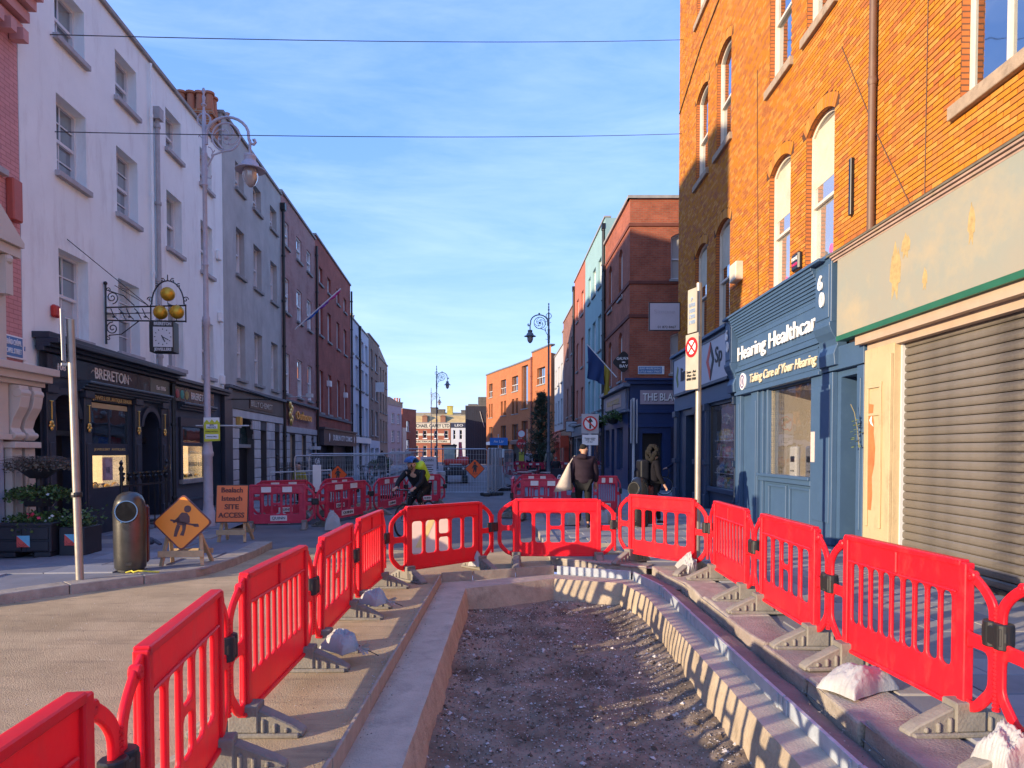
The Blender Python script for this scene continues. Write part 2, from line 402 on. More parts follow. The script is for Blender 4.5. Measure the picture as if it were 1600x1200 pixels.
LPIN = [(-8.4, 6.9), (-7.5, 7.6), (-6.2, 8.4), (-5.4, 9.1), (-4.7, 9.75), (-4.42, 10.5), (-4.36, 11.7), (-5.0, 12.5), (-6.0, 14), (-6.9, 20), (-7.3, 24), (-9.0, 24), (-8.05, 11)]
slabs(lp, LPIN, (-9.2, 6.0), R(4), .9, .6, 9, 30, .122, [M_slab, M_slab2, M_slab3], weights=[5, 4, 1])
# right pavement
RPOLY = [(2.12, .0), (2.12, 8.6), (1.95, 9.62), (.62, 10.5), (.5, 15.3), (.55, 33), (.2, 62), (3.9, 62), (5.2, 29), (9, 29), (9, 23.9), (5.75, 23.9), (5.55, 0)]
rpv = struct(sheet('pavement', RPOLY, .105, M_slab2))
stone_along([(2.12, 2.4), (2.12, 8.6), (1.95, 9.62)], .42, -.15, .125, .85, rpv, [M_kerb, M_kerbred], bev=.02, gap=.02, side=-1, jit=.03)
stone_along([(1.9, 9.7), (.62, 10.5), (.5, 15.3), (.53, 24)], .28, -.1, .123, .9, rpv, [M_kerb, M_slab3], side=-1)
slabs(rpv, [(2.58, 2.2), (2.58, 8.4), (2.45, 9.7), (.95, 10.75), (.82, 15.5), (.85, 23), (5.6, 23), (5.5, 2.2)], (.8, 2.2), 0, .6, .4, 9, 52, .122,
      [M_slab, M_slab2, M_slab3], weights=[5, 3, 3])
M_tact = mat('buff_tactile', (.42, .36, .25), .85, .15, 4, .3, 60)
mb = MB()
for i in range(2):
    for j in range(3):
        x0, y0 = 1.0 + i * .4, 10.95 + j * .4
        mb.box(x0, x0 + .39, y0, y0 + .39, .10, .126)
        for k in range(4): mb.box(x0 + .03, x0 + .36, y0 + .03 + k * .1, y0 + .07 + k * .1, .126, .131)
mb.build('tactile_paving', M_tact, rpv)
# channel between strip and kerb
mb = MB(); n = 60
for i in range(n):
    pass
def loft(paths, jit, name, mats, smooth=True, step=.12, mi=None):
    """sheet through several polylines that share their corner count"""
    rows = []
    for p, z, j in zip([q[0] for q in paths], [q[1] for q in paths], jit):
        pts = []
        for a, b, cnt in zip(p, p[1:], segs):
            for i in range(cnt):
                t = i / cnt; pts.append(Vector((a[0] + (b[0] - a[0]) * t, a[1] + (b[1] - a[1]) * t, z)))
        pts.append(Vector((*p[-1], z)))
        for q in pts:
            if j:
                v = noise.noise_vector(q * 3.1 + Vector((0, 0, z * 9))) * j + noise.noise_vector(q * 11) * j * .5
                q += Vector((v.x, v.y, v.z * .6))
        rows.append(pts)
    k = len(rows[0]); mb = MB()
    vs = [q for r in rows for q in r]; fs = []; ms = []
    for r in range(len(rows) - 1):
        for i in range(k - 1): fs.append((r * k + i, r * k + i + 1, (r + 1) * k + i + 1, (r + 1) * k + i)); ms.append(mi[r] if mi else 0)
    mb.add(vs, fs); mb.m = ms
    return mb.build(name, mats, None, smooth)
segs = (55, 12, 10, 8, 55)
O_ = [(-.985, 2.2), (-.965, 9.45), (.62, 10.1), (1.7, 9.66), (1.9, 8.6), (1.9, 2.2)]
I1 = [(-.63, 2.2), (-.61, 9.0), (.60, 9.72), (1.5, 9.36), (1.66, 8.5), (1.64, 2.2)]
I2 = [(-.628, 2.2), (-.608, 8.998), (.60, 9.716), (1.498, 9.356), (1.658, 8.496), (1.637, 2.2)]
W1 = [(-.60, 2.2), (-.58, 8.95), (.59, 9.65), (1.47, 9.31), (1.63, 8.45), (1.58, 2.2)]
J1 = [(-.58, 2.2), (-.56, 8.92), (.585, 9.6), (1.455, 9.28), (1.615, 8.42), (1.55, 2.2)]
J2 = [(-.40, 2.2), (-.35, 8.6), (.5, 9.2), (1.3, 8.95), (1.44, 8.1), (1.36, 2.2)]
struct(loft([(O_, -.055), (I1, -.05), (I2, -.056), (W1, -.2), (J1, -.33), (J2, -.40)], (.0, .006, .006, .010, .025, .05), 'trench_wall', [M_conc, M_wallconc, M_dirt], mi=[0, 1, 1, 1, 2]))
# trench floor: rough earth
mb = MB(); nx, ny = 46, 150; vs = []; fs = []
for j in range(ny + 1):
    for i in range(nx + 1):
        x = -.7 + 2.6 * i / nx; y = 2.2 + 7.7 * j / ny
        e = min(x + .56, 1.6 - x); h = -.37 + .035 * noise.noise((x * 1.3, y * 1.3, 2)) + .030 * noise.noise((x * 5, y * 5, 7)) + .022 * noise.noise((x * 17, y * 17, 3)) + .008 * noise.noise((x * 40, y * 40, 1))
        h += max(0, .25 - e) * .22 + max(0, y - 8.6) * .04
        vs.append((x, y, h))
for j in range(ny):
    for i in range(nx): a = j * (nx + 1) + i; fs.append((a, a + 1, a + nx + 2, a + nx + 1))
mb.add(vs, fs); trench = struct(mb.build('trench_floor', M_dirt, None, 'all'))
st = [mat('stone_pale', (.50, .46, .43), .9, .2, 8), mat('stone_grey', (.24, .20, .17), .9, .2, 8), mat('stone_brown', (.10, .07, .05), .95, .2, 8)]
def pebbles(name, n, place, size, mats, wts, lab=None):
    mb = MB()
    for _ in range(n):
        x, y, z = place(); s = size(); k = rnd.choices(range(len(mats)), wts)[0]
        a = [Vector((rnd.uniform(.6, 1), 0, 0)), Vector((-rnd.uniform(.6, 1), 0, 0)), Vector((0, rnd.uniform(.5, 1), 0)), Vector((0, -rnd.uniform(.5, 1), 0)), Vector((0, 0, rnd.uniform(.35, .7))), Vector((0, 0, -.4))]
        rz = Matrix.Rotation(rnd.uniform(0, 6.3), 3, 'Z') @ Matrix.Rotation(rnd.uniform(-.5, .5), 3, 'X'); c = Vector((x, y, z))
        mb.add([c + rz @ (q * s) for q in a], [(0, 2, 4), (2, 1, 4), (1, 3, 4), (3, 0, 4), (2, 0, 5), (1, 2, 5), (3, 1, 5), (0, 3, 5)], k)
    return stuff(mb.build(name, mats, None, recalc=False, merge=False))
def tz(x, y):
    e = min(x + .56, 1.6 - x); return -.37 + .035 * noise.noise((x * 1.3, y * 1.3, 2)) + .030 * noise.noise((x * 5, y * 5, 7)) + max(0, .25 - e) * .22 + max(0, y - 8.6) * .04
def pl():
    x = rnd.uniform(-.55, 1.55); y = 3.4 + 6.2 * rnd.random(); return x, y, tz(x, y) + .006
g = pebbles('gravel', 15000, pl, lambda: rnd.uniform(.004, .012) * (1 if rnd.random() < .95 else 2.4), st, [3, 6, 5])
tag(g, 'loose stones and rubble strewn over the dark trench floor', 'gravel')
def pl3():
    x, y, z = pl()
    if rnd.random() < .6: x = rnd.choice((-.5, 1.5)) + rnd.gauss(0, .07); z = tz(x, y)
    return x, y, z
g = pebbles('rubble', 260, pl3, lambda: rnd.uniform(.018, .045), st, [3, 4, 4]); tag(g, 'bigger lumps of broken stone lying mostly along the trench sides', 'rubble')
def pl2():
    x = rnd.choice((-1.04, -.93, 1.95, 2.08)) + rnd.uniform(-.05, .05); y = rnd.uniform(3.4, 9.3); return x, y, (.006 if x < -1 else (-.05 if x < 0 else .02))
g = pebbles('grit', 500, pl2, lambda: rnd.uniform(.003, .009), st, [4, 3, 1]); tag(g, 'crumbs of concrete and grit lying along the trench edges', 'grit')
g = pebbles('road_grit', 2600, lambda: (rnd.uniform(-6.2, -1.1), 2.6 + 8.5 * rnd.random() ** 1.3, .006), lambda: rnd.uniform(.0025, .007), st, [4, 3, 3]); tag(g, 'fine grit scattered over the dusty road surface', 'grit')
# channel of mortar between strip and kerb
mb = MB(); vs = []; fs = []; n = 70
for i in range(n + 1):
    y = 2.2 + 7.3 * i / n
    for x in (1.905, 1.97, 2.05, 2.13):
        xx = x - (max(0, y - 8.6) * .14); zz = .045 if y > 4.9 else .02
        vs.append((xx + noise.noise((x * 9, y * 4, 0)) * .006, y, zz - (.05 if x > 2.1 else 0) - (.02 if x > 2.0 else 0) + .012 * noise.noise((x * 6, y * 5, 1)) + .008 * noise.noise((x * 22, y * 22, 1))))
for i in range(n):
    for k in range(3): a = i * 4 + k; fs.append((a, a + 1, a + 5, a + 4))
mb.add(vs, fs); struct(mb.build('mortar_channel', M_mortar, None, 'all'))
# far lip between board and pavement kerb
struct(sheet('trench_lip', [(.62, 10.12), (.62, 10.5), (1.95, 9.62), (2.12, 8.6), (1.92, 8.6), (1.7, 9.68)], .02, M_mortar))
# shuttering boards and strips round the trench: each one a thing
def board(p, q, z0, z1, m, label, cat, group, name, th=.022):
    p = Vector((*p, 0)); q = Vector((*q, 0)); d = q - p; a = math.atan2(d.y, d.x)
    mb = MB(); mb.box(.006, d.length - .006, -th / 2, th / 2, z0, z1, 0)
    for t in (.08, d.length - .08): mb.box(t - .012, t + .012, th / 2, th / 2 + .012, z0, z1 - .01, 0)
    o = mb.build(name, m, None, bevel=.002, loc=(p.x, p.y, rnd.uniform(-.006, .004)), rot=(rnd.uniform(-.03, .03), 0, a + rnd.uniform(-.004, .004)))
    return tag(o, label, cat, group)
ys = [2.3, 3.75, 4.75, 5.75, 6.85, 7.8, 8.65, 9.45]
ORD = ['first', 'second', 'third', 'fourth', 'fifth', 'sixth', 'seventh', 'eighth', 'ninth', 'tenth', 'eleventh', 'twelfth', 'thirteenth', 'fourteenth', 'fifteenth', 'sixteenth', 'seventeenth', 'eighteenth', 'nineteenth', 'twentieth']
for i, (a, b) in enumerate(zip(ys, ys[1:])): board((-1.0 + .002 * a, a), (-1.0 + .002 * b, b), -.08, .065, M_board, 'buff shuttering board on edge, ' + ORD[i] + ' from the camera along the left trench rim', 'board', 'shuttering boards along the left rim', 'shuttering_board')
xs = [(-.975, 9.47), (-.55, 9.64), (.05, 9.88), (.62, 10.1)]
for i, (a, b) in enumerate(zip(xs, xs[1:])): board(a, b, -.08, .075, M_board, 'short buff board closing the far trench end, ' + ORD[i] + ' from its left corner', 'board', 'shuttering boards across the far end', 'shuttering_board')
ys = [2.3, 3.7, 4.75, 6.0, 7.3, 8.6]
for i, (a, b) in enumerate(zip(ys, ys[1:])): board((1.89, a), (1.89, b), -.08, .055, M_strip, 'grey form strip on edge, ' + ORD[i] + ' from the camera along the right trench rim', 'form strip', 'grey form strips along the right rim', 'form_strip', .03)
for a, b in (((1.89, 8.62), (1.7, 9.64)), ((1.68, 9.68), (.66, 10.12))): board(a, b, -.08, .06, M_strip, 'grey form strip ' + ('turning the far right corner of the trench' if a[1] < 9 else 'crossing the far end of the trench below the barriers'), 'form strip', 'grey form strips at the far corner', 'form_strip', .03)
# ------------------------------------------------------------------ buildings: shared helpers
WMESH = {}
class Face:
    """a street front of a building: s runs to the right as seen from the street, y inwards, z up"""
    def __init__(f, root, loc=(0, 0, 0), rz=0.0):
        f.root = root; f.M = Matrix.Translation(loc) @ Matrix.Rotation(rz, 4, 'Z')
    def put(f, o):
        o.matrix_basis = f.M @ o.matrix_basis; return o
    def part(f, name, mb, m, **kw): return f.put(mb.build(name, m, f.root, **kw))
    def panel(f, name, s0, s1, z0, z1, holes, m, y=0.0, depth=.22, rm=None, top=None):
        """holes: (s0,s1,z0,z1,rise)"""
        rings = []
        for h in holes:
            a, b, c, d = h[:4]; r = h[4] if len(h) > 4 else 0
            rings.append([(a, c), (b, c)] + (arc_pts(a, b, d, r, 10) if r else [(b, d), (a, d)]))
        outer = top if top else [(s0, z0), (s1, z0), (s1, z1), (s0, z1)]
        V, Fc = flat_with_holes(outer, rings)
        mb = MB(); mb.add([(x, y, z) for x, z in V], Fc)
        for rg in rings:
            k = len(rg)
            for i in range(k):
                p, q = rg[i], rg[(i + 1) % k]
                mb.quad((p[0], y, p[1]), (p[0], y + depth, p[1]), (q[0], y + depth, q[1]), (q[0], y, q[1]), 1)
        return f.part(name, mb, [m, rm or m], uv=UVBOX)
    def window(f, s, z, w_, h, rise=0, nx=2, ny=2, y=.13, fm=None, pane=None, sill=None, single=False, bar=.024, fr=.055, sw=.07, sh=.1, pane2=None):
        fm = fm or M_wfr; pane = pane or GLASS
        key = (round(w_, 3), round(h, 3), rise, nx, ny, single, bar, fr, y)
        if key not in WMESH:
            mb = MB()
            mb.box(0, fr, y, y + .09, 0, h); mb.box(w_ - fr, w_, y, y + .09, 0, h); mb.box(fr, w_ - fr, y, y + .09, 0, fr * 1.3)
            if rise:
                a = arc_pts(0, w_, h, rise, 10); b = arc_pts(fr, w_ - fr, h - fr * .8, rise * .93, 10)
                for i in range(10): mb.prism([a[i], a[i + 1], b[i + 1], b[i]], y + .002, y + .088)
                hh = h + rise - fr
            else: mb.box(fr, w_ - fr, y, y + .09, h - fr, h); hh = h - fr
            zm = h * .5; sashes = [(fr * 1.3, hh, 0)] if single else [(zm + .02, hh, .02), (fr * 1.3, zm - .02, .05)]
            if not single: mb.box(fr, w_ - fr, y + .015, y + .075, zm - .028, zm + .028)
            for a, b, dy in sashes:
                for i in range(1, nx): x = fr + (w_ - 2 * fr) * i / nx; mb.box(x - bar / 2, x + bar / 2, y + dy, y + dy + .022, a, b)
                for j in range(1, ny): zz = a + (b - a) * j / ny; mb.box(fr, w_ - fr, y + dy + .001, y + dy + .02, zz - bar / 2, zz + bar / 2)
            me = mb.mesh('window', M_wfr)
            pm = []
            for a, b, dy in sashes:
                q = MB()
                if rise and b == hh:
                    t = arc_pts(fr * .9, w_ - fr * .9, h - fr * .5, rise * .93, 10)
                    q.prism([(fr * .9, a - .02), (w_ - fr * .9, a - .02)] + t, y + dy + .03, y + dy + .034)
                else: q.box(fr * .9, w_ - fr * .9, y + dy + .03, y + dy + .034, a - .02, b + .01)
                pm.append(q.mesh('pane', GLASS))
            WMESH[key] = (me, pm, {})
        me, pm, var = WMESH[key]
        vk = (fm.name, pane.name, pane2 and pane2.name)
        if vk not in var:
            a = me.copy(); a.materials.clear(); a.materials.append(fm); bs = []
            for i, p in enumerate(pm): c = p.copy(); c.materials.clear(); c.materials.append((pane, pane2 or pane)[i % 2]); bs.append(c)
            var[vk] = (a, bs)
        a, bs = var[vk]
        o = link('window', a, f.root, (s, 0, z)); f.put(o)
        for p in bs: link('pane', p, o)
        if sill:
            k2 = ('sill', round(w_, 3), sill.name, y, sw, sh)
            if k2 not in WMESH: WMESH[k2] = MB().box(-sw, w_ + sw, -.09, y + .02, -sh, .002).mesh('sill', sill, bevel=.008)
            link('sill', WMESH[k2], o)
        return o
    def text(f, s, size, loc, m, **kw): return f.put(text(f.root, s, size, loc, m, **kw))

def building(name, label, p0, p1, cat='building', group=None):
    a = math.atan2(p1[1] - p0[1], p1[0] - p0[0])
    r = thing(name, label, cat, (p0[0], p0[1], 0), a, group); ln = math.hypot(p1[0] - p0[0], p1[1] - p0[1])
    return r, Face(r), ln
def shell(fc, ln, h, depth, m, roof, z0=0, inset=.3, coping=None, cop=.10, proj=.07):
    mb = MB()
    mb.quad((0, 0, z0), (0, depth, z0), (0, depth, h), (0, 0, h)); mb.quad((ln, 0, z0), (ln, 0, h), (ln, depth, h), (ln, depth, z0))
    mb.quad((0, depth, z0), (ln, depth, z0), (ln, depth, h), (0, depth, h))
    fc.part('side_wall', mb, m, uv=UVBOX)
    fc.part('roof', MB().quad((0, 0, h - .02), (ln, 0, h - .02), (ln, depth, h - .02), (0, depth, h - .02)), roof)
    fc.part('coping', MB().box(-.02, ln + .02, -proj, .3, h, h + cop), coping or M_cop, bevel=.01)
def chimney(fc, s, y, z, w_, d, h, m, pots, pm, rows=None):
    mb = MB(); mb.box(s, s + w_, y, y + d, z, z + h); mb.box(s - .06, s + w_ + .06, y - .06, y + d + .06, z + h, z + h + .14)
    c = fc.part('chimney', mb, m, uv=UVBOX)
    for i in range(pots):
        for j in (rows or ((.3,) if d < .5 else (.3, .7))):
            q = MB().lathe([(.13, 0), (.11, .3), (.105, .48), (.15, .5), (.15, .56), (.1, .56), (.1, .3)], (s + w_ * (i + .5) / pots, y + d * j, z + h + .14), 10)
            o = q.build('chimney_pot', pm, c, True);
    return c
def pipe(fc, s, z0, z1, m, y=-.08, r=.05, head=True, name='downpipe'):
    mb = MB().tube([(s, y, z0), (s, y, z1)], r, 8)
    z = z0 + .4
    while z < z1: mb.lathe([(r * 1.3, -.04), (r * 1.45, 0), (r * 1.3, .04)], (s, y, z), 8); z += 1.8
    if head: mb.box(s - .12, s + .12, y - .1, y + .08, z1 - .05, z1 + .22)
    return fc.part(name, mb, m, smooth=True)
def stones(fc, s0, s1, z0, rows, rh, ln, holes, mats, y=-.035, name='stone_block', limit=140):
    k = 0; cache = {}
    for j in range(rows):
        a, b = z0 + j * rh, z0 + (j + 1) * rh; iv = [(s0, s1)]
        for h in holes:
            ha, hb, hc, hd = h[:4]; r = h[4] if len(h) > 4 else 0
            if b <= hc + .01 or a >= hd + r - .01: continue
            if r and a >= hd - .01:
                t = min(.98, (a + b) / 2 - hd) / r; t = min(t, .98); half = (hb - ha) / 2 * math.sqrt(1 - t * t); c = (ha + hb) / 2; ha, hb = c - half, c + half
            nv = []
            for p, q in iv:
                if hb <= p or ha >= q: nv.append((p, q)); continue
                if ha > p: nv.append((p, ha))
                if hb < q: nv.append((hb, q))
            iv = nv
        for p, q in iv:
            n = max(1, round((q - p) / ln)); off = .5 if j % 2 and n > 1 else 0
            cuts = [p] + [p + (q - p) * (i + off) / n for i in range(0 if off else 1, n)] + [q]
            for c, d in zip(cuts, cuts[1:]):
                if d - c < .06: continue
                fc.part(name, MB().box(c + .008, d - .008, y, .05, a + .008, b - .008), rnd.choice(mats), bevel=.018); k += 1
def interior(fc, s0, s1, z0, z1, d, m_back, m_side, name='display', y=.12):
    mb = MB()
    mb.quad((s0, y + d, z0), (s1, y + d, z0), (s1, y + d, z1), (s0, y + d, z1), 0)
    mb.quad((s0, y, z0), (s0, y + d, z0), (s0, y + d, z1), (s0, y, z1), 1); mb.quad((s1, y, z0), (s1, y + d, z0), (s1, y + d, z1), (s1, y, z1), 1)
    mb.quad((s0, y, z0), (s1, y, z0), (s1, y + d, z0), (s0, y + d, z0), 1); mb.quad((s0, y, z1), (s1, y, z1), (s1, y + d, z1), (s0, y + d, z1), 1)
    return fc.part(name, mb, [m_back, m_side])

M_wfr = mat('white_sash_paint', (.72, .72, .72), .45, .06)
M_cop = mat('coping_stone', (.30, .29, .28), .85, .2, 3)
M_lead = mat('lead_roof', (.12, .125, .13), .7, .2)
M_render = mat('white_render', (.84, .88, .86), .85, .05, 1.2, .25, 25, spots=.65, spotc=(.60, .59, .57), spotscale=2.2, streak=.22)
M_grender = mat('grey_render', (.42, .415, .40), .9, .16, 1.0, .35, 40, spots=.5, spotc=(.2, .2, .205), spotscale=1.2, streak=.35)
M_sill = mat('painted_sill', (.40, .39, .40), .8, .15, 5)
M_sillg = mat('stone_sill', (.27, .265, .26), .85, .2, 5)
M_navy = mat('navy_joinery', (.028, .036, .055), .38, .2, 2, .1, 30)
M_navy2 = mat('navy_moulding', (.045, .065, .09), .35, .15, 2)
M_gold = mat('gold_leaf', (.80, .52, .14), .32, .1, 4, metal=.75)
M_goldp = mat('gold_paint', (.62, .43, .17), .5, .1)
M_white = mat('sign_white', (.82, .82, .80), .5, .03)
M_cream = mat('cream_paint', (.60, .53, .45), .6, .08, 2, .15, 20, spots=.3, spotc=(.35, .3, .25), spotscale=2)
M_room = mat('lit_shop_room', (.75, .60, .38), .8, .15, 2, emit=((1, .74, .42), .3))
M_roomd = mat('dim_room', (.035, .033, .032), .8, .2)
M_pinkbrick = brick_mat('painted_pink_brick', (.68, .33, .32), (.62, .30, .29), (.48, .2, .2), ms=.007, dirt=.15)
M_clay = mat('clay_pot', (.45, .17, .09), .8, .15)
M_redbrick0 = brick_mat('chimney_brick', (.50, .16, .06), (.42, .13, .05), (.45, .35, .25), dirt=.2)
M_black = mat('black_paint', (.012, .012, .014), .4, .2)
M_grey = mat('grey_plastic', (.55, .55, .55), .5, .05)
LX = lambda Y: -7.3 - .0694 * Y
LP = lambda Y: (LX(Y), Y)
K = 1.0024

# ------------------------------------------------------------------ pink corner building (far left)
r, f, ln = building('corner_building', 'pink painted brick corner building with cream stone shopfront and moulded cornice', LP(8.8), LP(11.48))
sl = lambda Y: (Y - 8.8) * K
f.panel('wall', 0, ln, 3.15, 9.3, [(sl(10.2), sl(10.85), 3.2, 5.0), (sl(10.0), sl(11.02), 6.2, 8.0)], M_pinkbrick)
f.window(sl(10.0), 6.2, 1.02, 1.8, sill=M_sill); f.window(sl(10.2), 3.2, .65, 1.8, nx=1, ny=1, fm=M_cream, sill=M_sill)
shell(f, ln, 9.3, 8, M_pinkbrick, M_lead, 0)
mb = MB()
for i, (d, z) in enumerate(((.10, 8.55), (.2, 8.75), (.30, 8.95), (.40, 9.12))): mb.box(0, ln + .02 * i, -d, 0, z, z + .16)
for i in range(9): mb.box(i * .3 + .06, i * .3 + .2, -.24, -.02, 8.36, 8.55)
f.part('cornice', mb, mat('pink_stone', (.60, .30, .28), .8, .12, 3))
mb = MB(); mb.box(sl(10.1), sl(10.99), -.06, .02, 3.18, 4.9); mb.prism([(sl(10.0), 4.98), (sl(11.12), 4.98), (sl(11.12), 5.06), (sl(10.56), 5.5), (sl(10.0), 5.06)], -.28, 0); mb.box(sl(10.0), sl(11.12), -.22, 0, 4.82, 4.97)
mb.box(sl(10.78), sl(10.95), -.2, -.06, 4.2, 4.8); mb.ball((sl(10.865), -.16, 4.75), .09, 10); mb.ball((sl(10.865), -.13, 4.25), .07, 10)
f.part('window_pediment', mb, M_cream)
mb = MB()       # stone shopfront: pilasters, consoles, cornice
mb.box(0, ln + .45, -.34, 0, 3.02, 3.14); mb.box(0, ln + .38, -.26, 0, 2.90, 3.02); mb.box(0, ln + .3, -.18, 0, 2.82, 2.90); mb.box(0, sl(10.95), -.1, 0, 2.02, 2.82); mb.box(0, sl(10.95), -.15, 0, 1.93, 2.02)
for s in (sl(10.98), sl(11.32)):
    prof = [(-.08, 2.82), (-.24, 2.80), (-.27, 2.62), (-.24, 2.45), (-.14, 2.26), (-.10, 2.12), (-.15, 2.03), (-.17, 1.97), (-.12, 1.92), (-.02, 1.92), (-.02, 2.82)]
    mb.prism(prof, s, s + .24, axis='x'); mb.tube([(s - .01, -.21, 2.68), (s + .25, -.21, 2.68)], .075, 10); mb.tube([(s - .01, -.13, 2.0), (s + .25, -.13, 2.0)], .055, 10)
    mb.box(s - .01, s + .25, -.12, 0, .35, 1.80); mb.box(s + .05, s + .19, -.135, -.12, .5, 1.7); mb.box(s - .03, s + .27, -.16, 0, .12, .35); mb.box(s - .05, s + .29, -.2, 0, 1.80, 1.9)
f.part('stone_shopfront', mb, M_cream, bevel=.006)
f.part('shutter', MB().box(0, sl(10.93), -.02, .0, .12, 1.93), mat('pale_blue_shutter', (.55, .56, .66), .7, .1, 1.5, spots=.4, spotc=(.7, .7, .75), spotscale=2))
f.part('alarm_box', MB().box(sl(11.12), sl(11.36), -.13, 0, 5.45, 6.12), mat('red_alarm', (.45, .09, .06), .5, .15), bevel=.02)

# ------------------------------------------------------------------ white four-storey building with two navy shopfronts
r, f, ln = building('terraced_building', 'white rendered four storey terrace above two navy jeweller shopfronts', LP(11.5), LP(21.12))
sl = lambda Y: (Y - 11.5) * K
cols = [(12.55, .98), (14.70, .95), (17.15, .92), (19.35, .9)]
holes = []
for Y, w_ in cols:
    for z, h in ((9.2, .98), (6.78, 1.4), (3.86, 1.55)): holes.append((sl(Y), sl(Y) + w_, z, z + h))
f.panel('wall', 0, ln, 3.0, 10.78, holes, M_render, depth=.26)
for i, (Y, w_) in enumerate(cols):
    for z, h, ny in ((9.2, .98, 1), (6.78, 1.4, 2), (3.86, 1.55, 2)):
        f.window(sl(Y), z, w_, h, nx=2 if i < 2 else 1, ny=ny if i < 2 else 1, y=.19, sill=M_sill, pane=rnd.choice([GLASS, GLASS, GLASS, GLASS_PALE]), pane2=rnd.choice([GLASS, GLASS_PALE, GLASS]))
shell(f, ln, 10.78, 10, M_render, M_lead, 0)
chimney(f, sl(20.4), .05, 10.7, .6, .98, .85, M_redbrick0, 2, M_clay, (.1, .37, .63, .9))
pipe(f, sl(16.5), 3.6, 9.6, M_sill, r=.055); pipe(f, sl(16.2), 3.7, 10.7, M_render, r=.03, head=False)
mb = MB(); mb.box(sl(14.1), sl(14.45), -.1, 0, 4.55, 4.9); f.part('alarm_box', mb, M_white, bevel=.02)
mb = MB(); mb.box(sl(12.25), sl(12.43), -.1, 0, 4.12, 4.34); f.part('alarm_bell', mb, mat('red_bell', (.5, .03, .02), .4, .1), bevel=.03)
for Y, z in ((20.5, 7.4), (20.6, 5.6), (20.7, 3.75)): f.part('lamp_box', MB().box(sl(Y), sl(Y) + .25, -.1, 0, z, z + .28), M_white, bevel=.02)
# main shopfront
S0, S1 = sl(11.82), sl(17.02)
H1 = [(sl(12.05), sl(12.95), .12, 2.35, .42), (sl(13.42), sl(14.92), .95, 2.72), (sl(15.55), sl(16.35), .12, 2.3, .36)]
sf = f.panel('shopfront', S0, S1, .0, 3.5, H1, M_navy, y=-.06, depth=.55)
mb = MB()
for i, (d, z, t) in enumerate(((.14, 3.46, .07), (.24, 3.53, .06), (.38, 3.59, .08))): mb.box(S0 - .1, S1 + .1, -.06 - d, -.06, z, z + t)
mb.prism([(S0 - .1, 3.67), (S1 + .1, 3.67), (S1 + .1, 3.72), (S0 - .1, 3.78)], -.3, 0)
o = mb.build('cornice', M_navy, sf, bevel=.008)
mb = MB(); mb.box(S0 + .15, S1 - .1, -.11, -.06, 3.08, 3.44); mb.build('fascia_board', mat('fascia_plum', (.035, .028, .034), .18, .2, coat=.5), sf)
mb = MB(); mb.box(S1 - 1.15, S1 - .12, -.117, -.11, 3.09, 3.43); mb.build('fascia_end_panel', mat('fascia_green', (.09, .115, .105), .3, .2), sf)
mb = MB()
for z0, z1, d in ((3.02, 3.07, .26), (2.97, 3.02, .2), (2.92, 2.97, .14), (2.87, 2.92, .08)): mb.box(sl(12.95), S1 - .35, -.06 - d, -.06, z0, z1)
mb.build('awning_moulding', M_navy2, sf, bevel=.012, seg=2)
text(sf, 'BRERETON', .30, ((S0 + S1) / 2 - .25, -.115, 3.26), M_white, width=1.35, bold=.002)
text(sf, '108', .16, (S0 + .55, -.115, 3.24), M_white, bold=.002, width=.24); text(sf, 'Est 1916', .13, (S1 - .6, -.121, 3.23), M_white, width=.48, bold=.003)
for sx, k in ((-1.05, 1), (.55, -1)):
    mb = MB().tube([((S0 + S1) / 2 + sx + k * .3 * t, -.113, 3.26 + .06 * math.sin(t * 7)) for t in [i / 14 for i in range(15)]], .008, 5); mb.build('scroll', M_grey, sf)
mb = MB(); mb.box(sl(13.3), sl(15.05), -.09, -.06, 2.73, 2.86); mb.build('name_board', M_black, sf)
text(sf, 'JEWELLER', .115, (sl(13.78), -.095, 2.795), M_goldp, width=.68, bold=.001); text(sf, 'ANTIQUE DEALER', .115, (sl(14.58), -.095, 2.795), M_goldp, width=.86, bold=.001)
for a in (sl(11.9), sl(13.08), sl(15.1), sl(16.42)):
    mb = MB(); mb.box(a, a + .26, -.13, -.06, .12, 2.86); mb.box(a - .03, a + .29, -.17, -.06, .12, .5); mb.box(a - .03, a + .29, -.18, -.06, 2.76, 2.9); mb.box(a + .06, a + .2, -.145, -.13, .7, 1.9); mb.build('pilaster', M_navy, sf, bevel=.008)
for h in (H1[0], H1[2]):
    mb = MB(); a = arc_pts(h[0] - .12, h[1] + .12, h[3], h[4] + .12, 12); b = arc_pts(h[0], h[1], h[3], h[4], 12)
    for i in range(12): mb.prism([a[i], a[i + 1], b[i + 1], b[i]], -.11, -.055)
    mb.build('door_arch', M_navy, sf)
for a in (sl(13.21), sl(15.23), sl(16.55), sl(12.0)):
    mb = MB().tube([(a, -.15, 2.62), (a, -.15, 2.3)], .012, 6); mb.tube([(a - .05, -.15, 2.62), (a + .05, -.15, 2.62)], .01, 6)
    mb.ball((a, -.15, 2.24), .05, 8, sq=(1.2, .4, 1)); mb.ball((a - .05, -.15, 2.19), .03, 8, sq=(1, .5, 1)); mb.ball((a + .05, -.15, 2.19), .03, 8, sq=(1, .5, 1)); mb.ball((a, -.15, 2.14), .04, 8, sq=(1, .5, 1))
    mb.build('gilt_ornament', M_gold, sf, True)
w1 = interior(f, sl(13.42), sl(14.92), .95, 1.68, .7, M_room, M_room, y=.0); interior(f, sl(13.42), sl(14.92), 1.72, 2.72, .8, M_roomd, M_roomd, y=.0)
